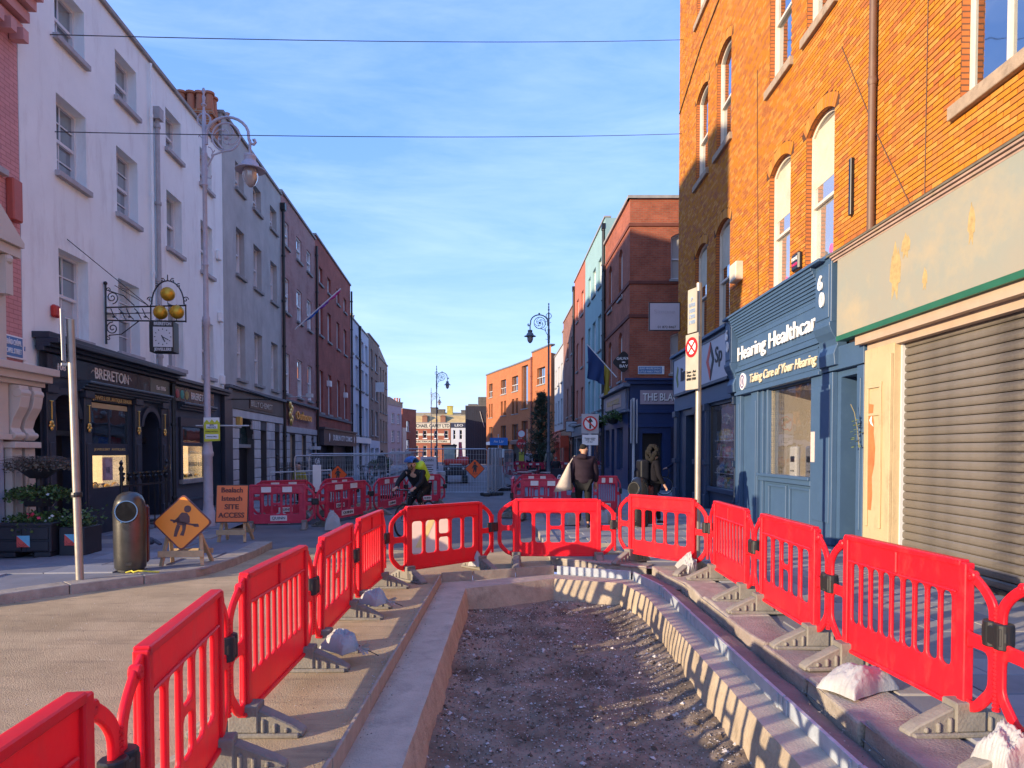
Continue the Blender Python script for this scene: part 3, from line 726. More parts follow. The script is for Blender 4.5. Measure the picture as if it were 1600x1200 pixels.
mb = MB(); mb.box(sl(13.42), sl(14.92), -.05, .0, 1.66, 1.9); mb.box(sl(14.15), sl(14.19), -.045, -.005, 1.9, 2.72); mb.box(sl(13.42), sl(14.92), -.05, .0, .95, 1.02); mb.build('window_bars', M_navy, sf)
text(sf, 'JEWELLERY  ANTIQUES', .07, (sl(14.17), -.052, 1.78), M_goldp, width=1.25)
mb = MB(); mb.box(sl(13.45), sl(14.88), -.06, -.03, 2.6, 2.7); mb.build('blind', mat('tan_blind', (.5, .38, .2), .7), sf)
MB().box(sl(13.42), sl(14.92), -.03, -.026, .97, 2.7).build('pane', SHOPGLASS, sf)
MB().box(sl(14.0), sl(14.4), .02, .03, 1.15, 1.62).build('poster', mat('pink_poster', (.62, .42, .55), .6, .15, 6), sf)
MB().box(sl(14.13), sl(14.28), .015, .02, 1.3, 1.42).build('poster_print', mat('poster_ink', (.15, .08, .16), .6), sf)
mb = MB()
for i in range(46):
    x = rnd.uniform(sl(13.5), sl(14.85)); y = rnd.uniform(.05, .5); t = rnd.uniform(.02, .06); mb.ball((x, y, .97 + t), t, 6, rnd.randrange(3), sq=(1, 1, rnd.uniform(.6, 1.6)))
stuff(mb.build('trinkets', [M_gold, M_white, M_black], w1, True))
mb = MB(); mb.box(H1[0][0], H1[0][1], .3, .36, .12, 2.75); mb.build('door', mat('brown_door', (.20, .14, .11), .5), sf)
mb = MB(); mb.box(H1[0][0], H1[0][1], -.02, .06, 2.03, 2.12); mb.box(H1[0][0] + .42, H1[0][1], .22, .29, .12, 2.05); mb.build('door_leaf', M_black, sf)
mb = MB(); mb.box(H1[2][0], H1[2][1], .3, .36, .12, 2.7); mb.box(H1[2][0], H1[2][1], .2, .3, 1.95, 2.05); mb.build('door', M_black, sf)
MB().box(sl(15.5), sl(16.45), -.45, .3, .12, .24).build('door_step', M_cop, sf, bevel=.01)
# second shopfront
T0, T1 = sl(17.1), sl(21.05)
H2 = [(sl(17.75), sl(19.25), 1.02, 2.38), (sl(20.0), sl(20.85), .12, 2.25, .42)]
sf2 = f.panel('shopfront', T0, T1, 0, 3.42, H2, mat('slate_blue_render', (.05, .065, .095), .6, .2, 2, .2, 20), y=-.03, depth=.4)
mb = MB(); mb.box(T0, T1, -.2, -.03, 3.42, 3.5); mb.box(T0, T1, -.26, -.03, 3.5, 3.58); mb.build('cornice', mat('dark_grey_trim', (.07, .072, .08), .5), sf2, bevel=.008)
MB().box(T0 + .05, sl(20.0), -.08, -.03, 3.02, 3.38).build('fascia_board', mat('fascia_grey', (.06, .055, .062), .25, .2), sf2)
mb = MB()
for z0, z1, d in ((2.94, 3.0, .2), (2.88, 2.94, .14), (2.82, 2.88, .08)): mb.box(sl(17.55), sl(19.9), -.03 - d, -.03, z0, z1)
mb.build('awning_moulding', M_navy2, sf2, bevel=.012, seg=2)
text(sf2, 'BRERETON', .26, (sl(18.95), -.085, 3.2), M_white, width=1.25, bold=.001)
for k, c in enumerate(((.3, .05, .05), (.05, .3, .25), (.35, .3, .1))): MB().ball((sl(17.45) + k * .3, -.085, 3.2), .12, 10, sq=(1, .08, 1)).build('emblem', mat('emblem%d' % k, c, .5), sf2, True)
d2 = interior(f, sl(17.75), sl(19.25), 1.02, 1.9, .6, M_room, M_room, y=.0); interior(f, sl(17.75), sl(19.25), 1.95, 2.38, .6, M_roomd, M_roomd, y=.0)
mb = MB(); mb.box(sl(17.6), sl(19.4), -.1, -.03, 2.38, 2.62); mb.box(sl(17.62), sl(17.75), -.09, -.02, 1.02, 2.38); mb.box(sl(19.25), sl(19.38), -.09, -.02, 1.02, 2.38); mb.box(sl(17.75), sl(19.25), -.06, .02, 1.88, 1.97)
mb.build('window_frame', M_navy, sf2, bevel=.006); MB().box(sl(17.6), sl(19.4), -.14, -.03, .9, 1.02).build('sill', M_sillg, sf2, bevel=.01)
MB().box(sl(17.75), sl(19.25), -.02, -.016, 1.03, 2.37).build('pane', SHOPGLASS, sf2)
mb = MB()
for i in range(40):
    x = rnd.uniform(sl(17.8), sl(19.2)); t = rnd.uniform(.02, .055); mb.ball((x, rnd.uniform(.04, .4), 1.04 + t), t, 6, rnd.randrange(3), sq=(1, 1, rnd.uniform(.6, 1.6)))
stuff(mb.build('trinkets', [M_gold, M_white, M_black], d2, True))
MB().box(H2[1][0], H2[1][1], .3, .35, .12, 2.7).build('door', M_black, sf2); MB().box(T0, T1 - 1.1, -.06, -.03, .45, .5).build('skirting', M_navy2, sf2)
mb = MB().box(T1 - .35, T1 + .02, -.15, -.03, .12, 3.4); mb.build('end_pilaster', M_navy, sf2, bevel=.01)
pipe(f, T0 - .04, .2, 3.4, M_black, y=-.14, r=.05, head=False)

# ------------------------------------------------------------------ grey rendered building with stone ground floor
r, f, ln = building('terraced_building', 'grey rendered building with rusticated stone ground floor and dark arched doorway', LP(21.14), LP(27.85))
sl = lambda Y: (Y - 21.14) * K
cols = [(22.35, .85), (24.2, .95), (26.3, .92)]; holes = []; rows = ((10.2, .85), (7.46, 1.5), (4.1, 1.8))
for Y, w_ in cols:
    for z, h in rows: holes.append((sl(Y), sl(Y) + w_, z, z + h))
f.panel('wall', 0, ln, 3.0, 11.95, holes, M_grender, depth=.24)
for Y, w_ in cols:
    for z, h in rows: f.window(sl(Y), z, w_, h, nx=1, ny=1, y=.17, sill=M_sillg, pane=rnd.choice([GLASS, GLASS_PALE]), pane2=rnd.choice([GLASS, GLASS_PALE]))
shell(f, ln, 11.95, 10, M_grender, M_lead, 0)
HG = [(sl(22.35), sl(24.05), .12, 1.95, .95), (sl(24.75), sl(25.55), .12, 2.5), (sl(26.6), sl(27.35), .12, 2.5)]
M_ash = mat('ashlar_grey', (.42, .41, .42), .85, .14, 2, .5, 50); M_ash2 = mat('ashlar_grey_b', (.36, .35, .365), .85, .14, 2, .5, 50); M_ash3 = mat('ashlar_pale', (.50, .49, .49), .85, .14, 2, .5, 50)
f.panel('ground_floor_wall', 0, ln, 0, 3.0, HG, mat('ashlar_joint', (.08, .08, .085), .9), depth=.35)
stones(f, sl(21.5), ln - .12, .14, 8, .335, .62, HG, [M_ash, M_ash2, M_ash3])
f.part('stone_band', MB().box(sl(21.5), ln - .1, -.06, 0, 2.83, 3.08), M_ash3, bevel=.01)
f.part('end_pilaster', MB().box(0, sl(21.5), -.12, 0, .12, 3.75), M_navy, bevel=.01)
sg = f.part('sign_board', MB().box(sl(21.6), ln - .15, -.08, 0, 3.1, 3.66), mat('brown_sign', (.10, .085, .075), .6, .2, 2))
mb = MB().box(-.02, ln, -.18, 0, 3.7, 3.8); f.part('cornice', mb, mat('grey_trim', (.15, .15, .16), .8), bevel=.01)
MB().box(sl(23.3), sl(26.1), -.1, -.08, 3.2, 3.52).build('name_panel', M_black, sg); text(sg, 'BILLY CHEMIST', .28, (sl(24.7), -.105, 3.36), mat('sign_stone', (.45, .42, .36), .6), width=2.6, bold=.002)
f.part('door', MB().box(HG[0][0], HG[0][1], .25, .3, .12, 1.95), M_black); f.part('fanlight', MB().prism([(HG[0][0], 1.95)] + [(HG[0][1], 1.95)] + arc_pts(HG[0][0], HG[0][1], 1.96, .94, 10)[1:-1], .22, .26), mat('dark_green_pane', (.02, .05, .05), .15))
f.part('transom', MB().box(HG[0][0], HG[0][1], .1, .25, 1.86, 1.98), M_sillg)
for h in HG[1:]: f.part('dark_window', MB().box(h[0], h[1], .2, .24, .12, 2.5), M_navy); 
f.part('wall_lamp', MB().box(sl(22.05), sl(22.22), -.2, -.03, 2.55, 2.85), M_gold, bevel=.03)
pipe(f, ln - .02, .15, 11.4, M_black, y=-.1, r=.06)
f.part('sign_arm', MB().tube([(sl(21.4), -.12, 3.35), (sl(21.4), -1.3, 3.35)], .02, 6).tube([(sl(21.4), -.12, 3.8), (sl(21.4), -1.3, 3.37)], .012, 6), M_black)

# ------------------------------------------------------------------ mauve brick building with gold letters
M_mauve = brick_mat('mauve_brick', (.42, .19, .17), (.48, .25, .225), (.36, .27, .26), dirt=.3, blotch=(.38, .24, .22))
r, f, ln = building('terraced_building', 'mauve brick building with pale blinds in its windows and gold lettering over stone ground floor', LP(27.87), LP(34.2))
sl = lambda Y: (Y - 27.87) * K
cols = [(28.25, .85), (30.4, .97), (32.4, .95)]; rows = ((10.15, 1.0), (7.46, 1.4), (4.12, 1.65)); holes = [(sl(Y), sl(Y) + w_, z, z + h) for Y, w_ in cols for z, h in rows]
f.panel('wall', 0, ln, 2.6, 12.1, holes, M_mauve, depth=.1)
for Y, w_ in cols:
    for z, h in rows: f.window(sl(Y), z, w_, h, nx=1, ny=1, y=.05, sill=M_sillg, pane=GLASS_PALE)
shell(f, ln, 12.1, 10, M_mauve, M_lead, 0)
HP = [(sl(28.9), sl(29.85), .12, 2.45), (sl(31.0), sl(31.9), .12, 2.45), (sl(32.75), sl(33.75), .12, 1.9, .5)]
f.panel('ground_floor_wall', 0, ln, 0, 2.6, HP, MATS['ashlar_joint'], depth=.35, y=-.01)
stones(f, .12, ln - .05, .14, 7, .335, .7, HP, [M_ash, M_ash2])
f.part('stone_band', MB().box(0, ln, -.06, 0, 2.52, 2.78), M_ash, bevel=.01); f.part('cornice', MB().box(0, ln, -.14, 0, 3.78, 3.88), MATS['grey_trim'], bevel=.01)
for h in HP[:2]: f.part('boarded_window', MB().box(h[0], h[1], .12, .16, .12, 2.45), mat('buff_board', (.40, .30, .20), .8, .1))
f.part('door', MB().box(HP[2][0], HP[2][1], .1, .15, .12, 2.4), mat('pale_door', (.55, .55, .6), .5)); f.part('door_hood', MB().box(HP[2][0] - .3, HP[2][1] + .3, -.25, 0, 1.82, 1.98), M_ash3)
f.text('Outhouse', .5, (sl(31.1), -.12, 3.28), M_gold, width=3.0, bold=.006, ext=.03)
mb = MB()
for i in range(6): mb.ball((sl(28.75) + .16 * math.sin(i * 2.1), -.12, 2.95 + .14 * i), .17, 8, sq=(1, .35, 1))
f.part('gilt_emblem', mb, M_gold, smooth=True)
f.part('floodlight', MB().tube([(sl(28.3), -.05, 3.95), (sl(28.3), -.9, 4.0)], .02, 6).box(sl(28.2), sl(28.45), -1.1, -.85, 3.95, 4.1), M_grey)
pipe(f, ln - .02, .15, 11.8, M_black, y=-.09, r=.06, head=False)

# ------------------------------------------------------------------ red brick building with the comics shop
M_red = brick_mat('red_brick', (.40, .10, .075), (.33, .085, .065), (.32, .14, .11), ms=.009, dirt=.3)
r, f, ln = building('terraced_building', 'tall red brick building with narrow sash windows above the dark comics shop fascia', LP(34.22), LP(44.75))
sl = lambda Y: (Y - 34.22) * K
cols = [(35.1, .85), (37.25, .95), (39.9, .9), (42.25, .95)]; rows = ((10.25, .85), (7.65, 1.55), (3.72, 2.15)); holes = [(sl(Y), sl(Y) + w_, z, z + h) for Y, w_ in cols for z, h in rows]
f.panel('wall', 0, ln, 2.9, 12.35, holes, M_red, depth=.2)
for Y, w_ in cols:
    for z, h in rows: f.window(sl(Y), z, w_, h, nx=1, ny=1, y=.12, sill=M_sillg, pane=GLASS_PALE)
shell(f, ln, 12.35, 10, M_red, M_lead, 0)
f.part('string_course', MB().box(0, ln, -.1, 0, 3.5, 3.62), MATS['grey_trim']); f.part('brick_band', MB().box(.02, ln - .02, -.02, 0, 2.95, 3.5), M_red, uv=UVBOX)
sg = f.part('fascia', MB().box(.1, ln - .1, -.35, 0, 2.05, 2.85).box(0, ln, -.42, 0, 2.85, 2.95), mat('comic_fascia', (.045, .035, .045), .5))
text(sg, 'DUBLIN CITY COMICS', .42, (ln / 2 + .3, -.36, 2.45), M_white, width=6.2, bold=.004)
for x in (1.5, ln - 1.0): MB().ball((x, -.36, 2.45), .22, 8, sq=(.5, .1, 1)).build('emblem', M_white, sg, True)
f.part('shop_window', MB().box(.15, ln - .15, .3, .35, 0, 2.05), M_navy); [f.part('shop_post', MB().box(a, b, -.05, .3, 0, 2.05), M_black) for a, b in ((.1, .3), (4.2, 4.4), (ln - .4, ln - .1))]
for Y, z in ((36.9, 5.2), (42.0, 5.0)): f.part('wall_box', MB().box(sl(Y), sl(Y) + .4, -.2, 0, z, z + .3), M_white)
pipe(f, ln - .05, .15, 12, M_black, y=-.09, r=.06, head=False)

# ------------------------------------------------------------------ farther houses of the row
M_bluewhite = mat('bluish_white_render', (.50, .54, .62), .85, .06, 1, spots=.3, spotc=(.35, .38, .45), spotscale=1, streak=.4)
r, f, ln = building('terraced_house', 'narrow bluish white house with black downpipe beyond the red brick building', LP(44.77), LP(53.2))
sl = lambda Y: (Y - 44.77) * K
cols = [(45.0, .7), (46.75, 1.2), (49.3, 1.2), (51.4, 1.2)]; rows = ((8.2, 1.4), (6.05, 1.5), (2.85, 2.1)); holes = [(sl(Y), sl(Y) + w_, z, z + h) for Y, w_ in cols for z, h in rows] + [(1.2, 2.2, .1, 2.2), (3.2, 4.8, .5, 2.2), (6, 7.6, .5, 2.2)]
f.panel('wall', 0, ln, 0, 10.4, holes, M_bluewhite, depth=.2)
for Y, w_ in cols:
    for z, h in rows: f.window(sl(Y), z, w_, h, nx=1, ny=1, y=.12, sill=M_sillg, single=False)
for h in holes[-3:]: f.window(h[0], h[2], h[1] - h[0], h[3] - h[2], nx=1, ny=1, y=.1)
shell(f, ln, 10.4, 10, M_bluewhite, M_lead); pipe(f, sl(48.3), .1, 10.2, M_black, r=.08); f.part('fascia', MB().box(.2, ln - .2, -.2, 0, 2.3, 2.7), M_white)
chimney(f, 6.2, .8, 10.3, 1.5, .7, .9, mat('tan_brick', (.28, .22, .14), .9), 2, mat('buff_pot', (.5, .42, .3), .8))
M_brownb = brick_mat('brown_brick', (.28, .19, .15), (.33, .22, .18), (.2, .17, .15), dirt=.25)
r, f, ln = building('terraced_house', 'brown brick house in the far left row with an open white casement', LP(53.22), LP(59.6))
sl = lambda Y: (Y - 53.22) * K
cols = [(54.4, 1.1), (57.0, 1.6)]; rows = ((8.3, 1.5), (5.9, 1.7), (3.0, 2.0)); holes = [(sl(Y), sl(Y) + w_, z, z + h) for Y, w_ in cols for z, h in rows]
f.panel('wall', 0, ln, 2.6, 10.7, holes, M_brownb, depth=.2)
for Y, w_ in cols:
    for z, h in rows: f.window(sl(Y), z, w_, h, nx=1, ny=1, y=.12, sill=M_sillg)
shell(f, ln, 10.7, 10, M_brownb, M_lead); f.panel('shopfront', 0, ln, 0, 2.6, [(.5, 2.4, .3, 2), (3.2, 5.6, .3, 2)], M_bluewhite, y=-.05)
for a, b in ((.5, 2.4), (3.2, 5.6)): f.window(a, .3, b - a, 1.7, nx=2, ny=1, y=.1, single=True)
f.part('casement', MB().box(sl(58.0), sl(58.05), -.6, .05, 6.7, 7.5), M_white)
r, f, ln = building('terraced_house', 'beige brick end house of the left row, lower at its far corner', LP(59.62), LP(66.2))
sl = lambda Y: (Y - 59.62) * K
cols = [(60.3, 1.0), (62.4, 1.0), (64.4, 1.0)]; rows = ((7.6, 1.5), (5.2, 1.7), (2.6, 1.9)); holes = [(sl(Y), sl(Y) + w_, z, z + h) for Y, w_ in cols for z, h in rows]
M_beigeb = brick_mat('beige_brick', (.38, .28, .21), (.42, .3, .23), (.26, .21, .17), dirt=.2)
f.panel('wall', 0, ln, 0, 10.4, holes, M_beigeb, depth=.2, top=[(0, 0), (ln, 0), (ln, 9.9), (0, 10.75)])
for Y, w_ in cols:
    for z, h in rows: f.window(sl(Y), z, w_, h, nx=1, ny=1, y=.12, sill=M_sillg)
shell(f, ln, 9.8, 10, M_beigeb, M_lead)
# ------------------------------------------------------------------ orange brick corner building on the right
RX = lambda Y: 5.5 + .0093 * Y
BR = [mat('brick_orange', (.52, .195, .024), .92, .12, 9, .5, 120, spec=.15), mat('brick_deep', (.48, .165, .022), .85, .14, 9, .5, 120), mat('brick_pale', (.55, .23, .034), .85, .12, 9, .5, 120), mat('brick_burnt', (.40, .12, .02), .85, .15, 9, .5, 120)]
M_joint = mat('brick_joint', (.09, .035, .015), .95, .2, 6)
M_orbrick = brick_mat('orange_brick', (.48, .15, .04), (.42, .12, .035), (.15, .07, .04), dirt=.15)
M_blue = mat('slate_blue_paint', (.05, .10, .185), .5, .06, 2, .06, 30, spots=.25, spotc=(.09, .16, .24), spotscale=3)
M_blued = mat('deep_navy_paint', (.018, .04, .085), .42, .12, 2)
M_stone = mat('weathered_sill', (.36, .27, .19), .9, .2, 8, .6, 80, spots=.5, spotc=(.16, .12, .08), spotscale=7)
YE = 23.9
sr = lambda Y: YE - Y
r, f, ln = building('corner_building', 'tall orange brick corner building with arched sashes over blue shopfronts and a closed shutter', (RX(YE), YE), (RX(4.0), 4.0))
openings = []
for ya, yb, z, h, rise, ny in ((21.65, 20.3, 5.05, 2.72, .19, 1), (19.42, 18.1, 5.05, 2.72, .19, 1), (15.3, 14.1, 5.02, 2.7, .2, 1), (13.36, 12.16, 5.02, 2.7, .2, 1),
                        (21.65, 20.3, 9.95, 2.5, .19, 1), (19.42, 18.1, 9.95, 2.5, .19, 1), (15.35, 14.15, 9.65, 2.7, .2, 1), (13.4, 12.2, 9.65, 2.7, .2, 1), (21.65, 20.3, 14.9, 1.9, .2, 1), (19.42, 18.1, 14.9, 1.9, .2, 1), (8.72, 6.9, 6.08, 2.3, 0, 1)):
    openings.append((sr(ya), sr(yb), z, z + h, rise))
f.panel('wall', 0, ln, 4.7, 17.4, openings, M_joint, depth=.16, rm=M_orbrick)
M_frame = mat('cream_sash', (.66, .60, .50), .5, .1)
M_blindg = glass_mat('blind_glass', (.32, .30, .26), .35)
for i, (a, b, c, d, rise) in enumerate(openings):
    f.window(a, c, b - a, d - c, rise=rise, nx=1, ny=1, y=.11, fm=M_frame, sill=None if i in (0, 1, 2, 3) else M_stone, sw=.13, sh=.17, single=(i == 10), pane=[GLASS, M_blindg][i in (2, 3)])
    if i < 4: f.part('blind', MB().box(a + .06, b - .06, .155, .158, d - 1.0, d + .05), mat('cream_blind', (.55, .50, .38), .8))
f.part('mullion', MB().box(sr(8.05), sr(8.0), .1, .2, 6.1, 8.35), M_frame)
# every brick of the front is real: the 300 nearest are parts, the rest one part
cand = []; rest = MB()
def put_brick(a, b, z0, z1, k):
    rest.add([(a, -.009, z0), (b, -.009, z0), (b, -.009, z1), (a, -.009, z1), (a, .002, z0), (b, .002, z0), (b, .002, z1), (a, .002, z1)], [(0, 1, 2, 3), (0, 4, 5, 1), (3, 2, 6, 7), (0, 3, 7, 4), (1, 5, 6, 2)], k)
row = 0; z = 4.93
while z < 17.3:
    z1 = z + .0625; iv = [(0.0, ln)]
    for (a, b, c, d, rise) in openings:
        top = d + rise + .23
        if z1 <= c - .02 or z >= top: continue
        ha, hb = a, b
        if rise and z1 > d - .02:
            wd = (b - a) / 2; rr = (wd * wd + rise * rise) / (2 * rise) + .23; cz = d + rise - (rr - .23); dz = max(0, (z + z1) / 2 - cz)
            if dz >= rr: continue
            half = math.sqrt(rr * rr - dz * dz); half = min(half, wd + .16); ha, hb = (a + b) / 2 - half, (a + b) / 2 + half
        nv = []
        for p, q in iv:
            if hb <= p or ha >= q: nv.append((p, q)); continue
            if ha > p: nv.append((p, ha))
            if hb < q: nv.append((hb, q))
        iv = nv
    n = int(ln / .225) + 2; off = -.1125 if row % 2 else 0
    for i in range(n):
        p, q = off + i * .225, off + i * .225 + .212
        ym = YE - (p + q) / 2
        if z > 2.9 + .70 * ym: continue
        for u, v in iv:
            a, b = max(p, u + .002), min(q, v - .002)
            if b - a < .03: continue
            k = rnd.choices(range(4), (5, 4, 3, 2))[0]
            if b - a > .2119 and z > 5.0 and 7.3 < ym < 12.0 and z < 2.3 + .65 * ym: cand.append((ym + .25 * abs(z - 6.2), a, z, k))
            else: put_brick(a, b, z, z1, k)
    z += .075; row += 1
cand.sort(); bme = [MB().box(0, .212, -.012, .002, 0, .0625).mesh('brick', m, bevel=.003) for m in BR]
for i, (_, a, z, k) in enumerate(cand):
    if i < 300: f.put(link('brick', bme[k], f.root, (a, rnd.uniform(-.0025, .002), z)))
    else: put_brick(a, a + .212, z, z + .0625, k)
for (a, b, c, d, rise) in openings[:10]:       # arch bricks
    wd = (b - a) / 2; rr = (wd * wd + rise * rise) / (2 * rise); cx = (a + b) / 2; cz = d + rise - rr; an = math.asin(wd / rr) ; n = 17
    for i in range(n):
        t0 = -an + 2 * an * i / n + .004; t1 = -an + 2 * an * (i + 1) / n - .004
        P = [(cx + q * math.sin(t), cz + q * math.cos(t)) for q, t in ((rr, t0), (rr, t1), (rr + .225, t1), (rr + .225, t0))]
        rest.add([(x, -.012, z) for x, z in P] + [(x, .002, z) for x, z in P], [(0, 1, 2, 3), (0, 4, 5, 1), (3, 2, 6, 7), (0, 3, 7, 4), (1, 5, 6, 2)], rnd.randrange(3))
stuff(f.part('brickwork', rest, BR, merge=False))
shell(f, ln, 17.4, 9, M_orbrick, M_lead, 0)
f.part('downpipe', MB().tube([(sr(10.72), -.09, 4.9), (sr(10.72), -.09, 15)], .055, 10).lathe([(.06, -.06), (.075, 0), (.06, .06)], (sr(10.72), -.09, 7.4), 10), mat('brown_pipe', (.15, .08, .05), .55, .15), smooth=True)
f.part('wall_bracket', MB().box(sr(11.5), sr(11.42), -.07, 0, 5.62, 6.55), M_black, bevel=.01)
f.part('pipe_board', MB().box(sr(10.88), sr(10.82), -.03, 0, 5.5, 6.9), mat('peeling_board', (.45, .38, .3), .9, .4, 9))
mb = MB()
for a, b in (((11.9, 8.6), (9.7, 5.1)), ((16.1, 10.5), (15.9, 5.1)), ((9.4, 9.5), (9.42, 5.1))): mb.tube([(sr(a[0]), -.02, a[1]), (sr((a[0] + b[0]) / 2), -.02, (a[1] + b[1]) / 2 - .1), (sr(b[0]), -.02, b[1])], .008, 5)
mb.tube([(sr(23.8), -.03, 13.2), (sr(21), -.03, 13.9), (sr(18), -.03, 14.2)], .02, 5)
f.part('cable', mb, mat('wall_cable', (.10, .05, .03), .7))
f.part('vent_box', MB().box(sr(17.5), sr(17.0), -.2, 0, 5.95, 6.4), mat('cream_vent', (.62, .55, .42), .6), bevel=.02)
al = f.part('alarm_box', MB().box(sr(13.8), sr(13.45), -.1, 0, 5.28, 5.62), M_black, bevel=.03)
text(al, 'PHONE', .1, (sr(13.62), -.105, 5.5), M_white, width=.26); text(al, 'WATCH', .08, (sr(13.62), -.105, 5.39), mat('pink_ink', (.7, .05, .2), .5), width=.24)
for yy, zz in ((12.45, 5.22), (14.5, 5.15)): f.part('pink_sticker', MB().ball((sr(yy), .09, zz + .15), .09, 8, sq=(1, .1, 1)), mat('pink_sticker', (.7, .12, .3), .5))

# --- hearing shop
def fascia_console(parent, s, w_, ztop, zmid, zbot, m, number=None):
    mb = MB(); mb.box(s, s + w_, -.27, 0, zmid, ztop); mb.box(s + .06, s + w_ - .06, -.285, -.27, zmid + .08, ztop - .1)
    prof = [(0, zmid), (-.30, zmid), (-.30, zmid - .06), (-.26, zmid - .17), (-.19, zmid - .28), (-.16, zmid - .38), (-.20, zmid - .47), (-.22, zmid - .53), (-.20, zbot), (0, zbot)]
    mb.prism(prof, s - .01, s + w_ + .01, axis='x'); mb.box(s - .03, s + w_ + .03, -.31, 0, ztop, ztop + .06)
    o = mb.build('console', m, parent, bevel=.008)
    if number:
        for k, ch in enumerate(number): text(o, ch, .36, (s + w_ / 2 + .07 * k - .03, -.31, ztop - .38 - .3 * k), M_white, bold=.003, ext=.014)
    return o
HS = [(sr(15.0), sr(12.8), 1.24, 3.06), (sr(11.72), sr(10.95), .12, 3.0)]
hs = f.panel('hearing_shopfront', sr(17.15), sr(10.77), 0, 3.3, HS, M_blue, y=-.04, depth=.3)
mb = MB(); S0, S1 = sr(17.0), sr(12.25)
for i in range(9): mb.box(S0, S1, -.36 + .028 * i, 0, 4.98 - .058 * (i + 1), 4.98 - .058 * i)
mb.box(S0, S1, -.13, 0, 3.72, 4.46); mb.box(S0, S1, -.2, 0, 3.66, 3.74); mb.box(S0, S1, -.16, 0, 3.15, 3.66); mb.box(S0 - .0, S1, -.2, 0, 3.10, 3.16); mb.box(S1, sr(10.77), -.14, 0, 3.12, 3.5); mb.box(S0 - .4, S1 + .4, -.4, 0, 4.98, 5.03)
fs = mb.build('fascia', M_blue, hs, bevel=.004)
for a, b, z0, z1, y in ((S0 + .1, S1 - .08, 3.80, 4.38, -.13), (S0 + .1, S1 - .08, 3.22, 3.6, -.16)):
    mb = MB()
    mb.box(a, b, y - .012, y, z0, z0 + .025); mb.box(a, b, y - .012, y, z1 - .025, z1); mb.box(a, a + .025, y - .012, y, z0, z1); mb.box(b - .025, b, y - .012, y, z0, z1); mb.build('panel_moulding', M_blue, fs)
text(fs, 'Hearing Healthcare', .46, ((S0 + S1) / 2 + .1, -.165, 4.07), M_white, width=4.7, bold=.003, ext=.014)
text(fs, 'Taking Care of Your Hearing', .27, ((S0 + S1) / 2 + .45, -.185, 3.40), mat('cream_letters', (.72, .62, .42), .5), width=3.55, bold=.002, shear=.25, ext=.012)
MB().lathe([(.0001, 0), (.2, 0), (.2, .03), (.0001, .03)], (0, 0, 0), 20, 0, Matrix.Translation((S0 + .55, -.16, 3.4)) @ Matrix.Rotation(R(90), 4, 'X')).build('logo_disc', M_white, fs)
MB().lathe([(.12, 0), (.155, 0), (.155, .006), (.12, .006)], (0, 0, 0), 20, 0, Matrix.Translation((S0 + .55, -.19, 3.4)) @ Matrix.Rotation(R(90), 4, 'X')).ball((S0 + .55, -.193, 3.4), .07, 8, sq=(.7, .1, 1.3)).build('logo_mark', mat('purple_ink', (.09, .04, .16), .5), fs)
fascia_console(hs, sr(12.25), .62, 5.0, 3.92, 3.2, M_blue, '60'); fascia_console(hs, sr(17.55), .5, 5.0, 3.92, 3.2, M_blue, '60')
for a, b in ((sr(17.1), sr(16.75)), (sr(16.0), sr(15.55)), (sr(12.72), sr(11.85)), (sr(11.0), sr(10.78))):
    mb = MB(); mb.box(a, b, -.13, -.04, .12, 3.1); mb.box(a + .08, b - .08, -.145, -.13, .5, 2.9); mb.build('pilaster', M_blue, hs, bevel=.006)
mb = MB()
mb.box(sr(15.45), sr(15.3), -.1, -.04, .12, 3.1); mb.box(sr(15.1), sr(15.02), -.1, -.04, 1.2, 3.1); mb.box(sr(15.5), sr(12.75), -.12, -.04, 1.1, 1.2); mb.box(sr(15.5), sr(12.75), -.16, -.04, 1.2, 1.26)
for a, b in ((sr(15.0), sr(14.0)), (sr(13.85), sr(12.85))):
    mb.box(a, b, -.08, -.04, .32, .37); mb.box(a, b, -.08, -.04, 1.0, 1.05); mb.box(a, a + .05, -.08, -.04, .37, 1.0); mb.box(b - .05, b, -.08, -.04, .37, 1.0)
mb.build('joinery', M_blue, hs, bevel=.006)
room = interior(f, sr(15.0), sr(12.8), 1.2, 3.06, 1.6, mat('cream_room', (.62, .55, .42), .8, .05), mat('cream_room2', (.55, .48, .38), .8, .05), y=-.02)
MB().box(sr(15.0), sr(12.8), .02, .026, 1.25, 3.05).build('pane', SHOPGLASS, hs)
MB().box(sr(13.3), sr(12.85), 1.1, 1.5, 2.0, 2.55).box(sr(13.3), sr(12.85), 1.08, 1.5, 1.75, 1.8).build('shelf', mat('grey_shelf', (.2, .19, .2), .6), hs)
MB().box(sr(13.75), sr(13.0), .5, .52, 1.22, 1.85).build('display_panel', M_black, hs)
MB().box(sr(12.66), sr(12.5), -.152, -.145, 1.55, 2.1).build('opening_hours', mat('hours_card', (.62, .5, .45), .6, .1, 20), hs)
f.part('door', MB().box(sr(11.72), sr(11.2), .5, .56, .12, 2.95), M_blued); dl = f.part('door_leaf', MB().box(sr(11.15), sr(11.09), -.02, .5, .12, 2.6).box(sr(11.2), sr(11.05), -.05, .0, 2.2, 2.28), M_blue)
MB().tube([(sr(11.17), .02, 1.2), (sr(11.24), .02, 1.2), (sr(11.24), .12, 1.2)], .012, 6).ball((sr(11.17), .03, 1.05), .025, 6).ball((sr(11.17), .03, 1.75), .025, 6).build('handle', M_grey, dl)
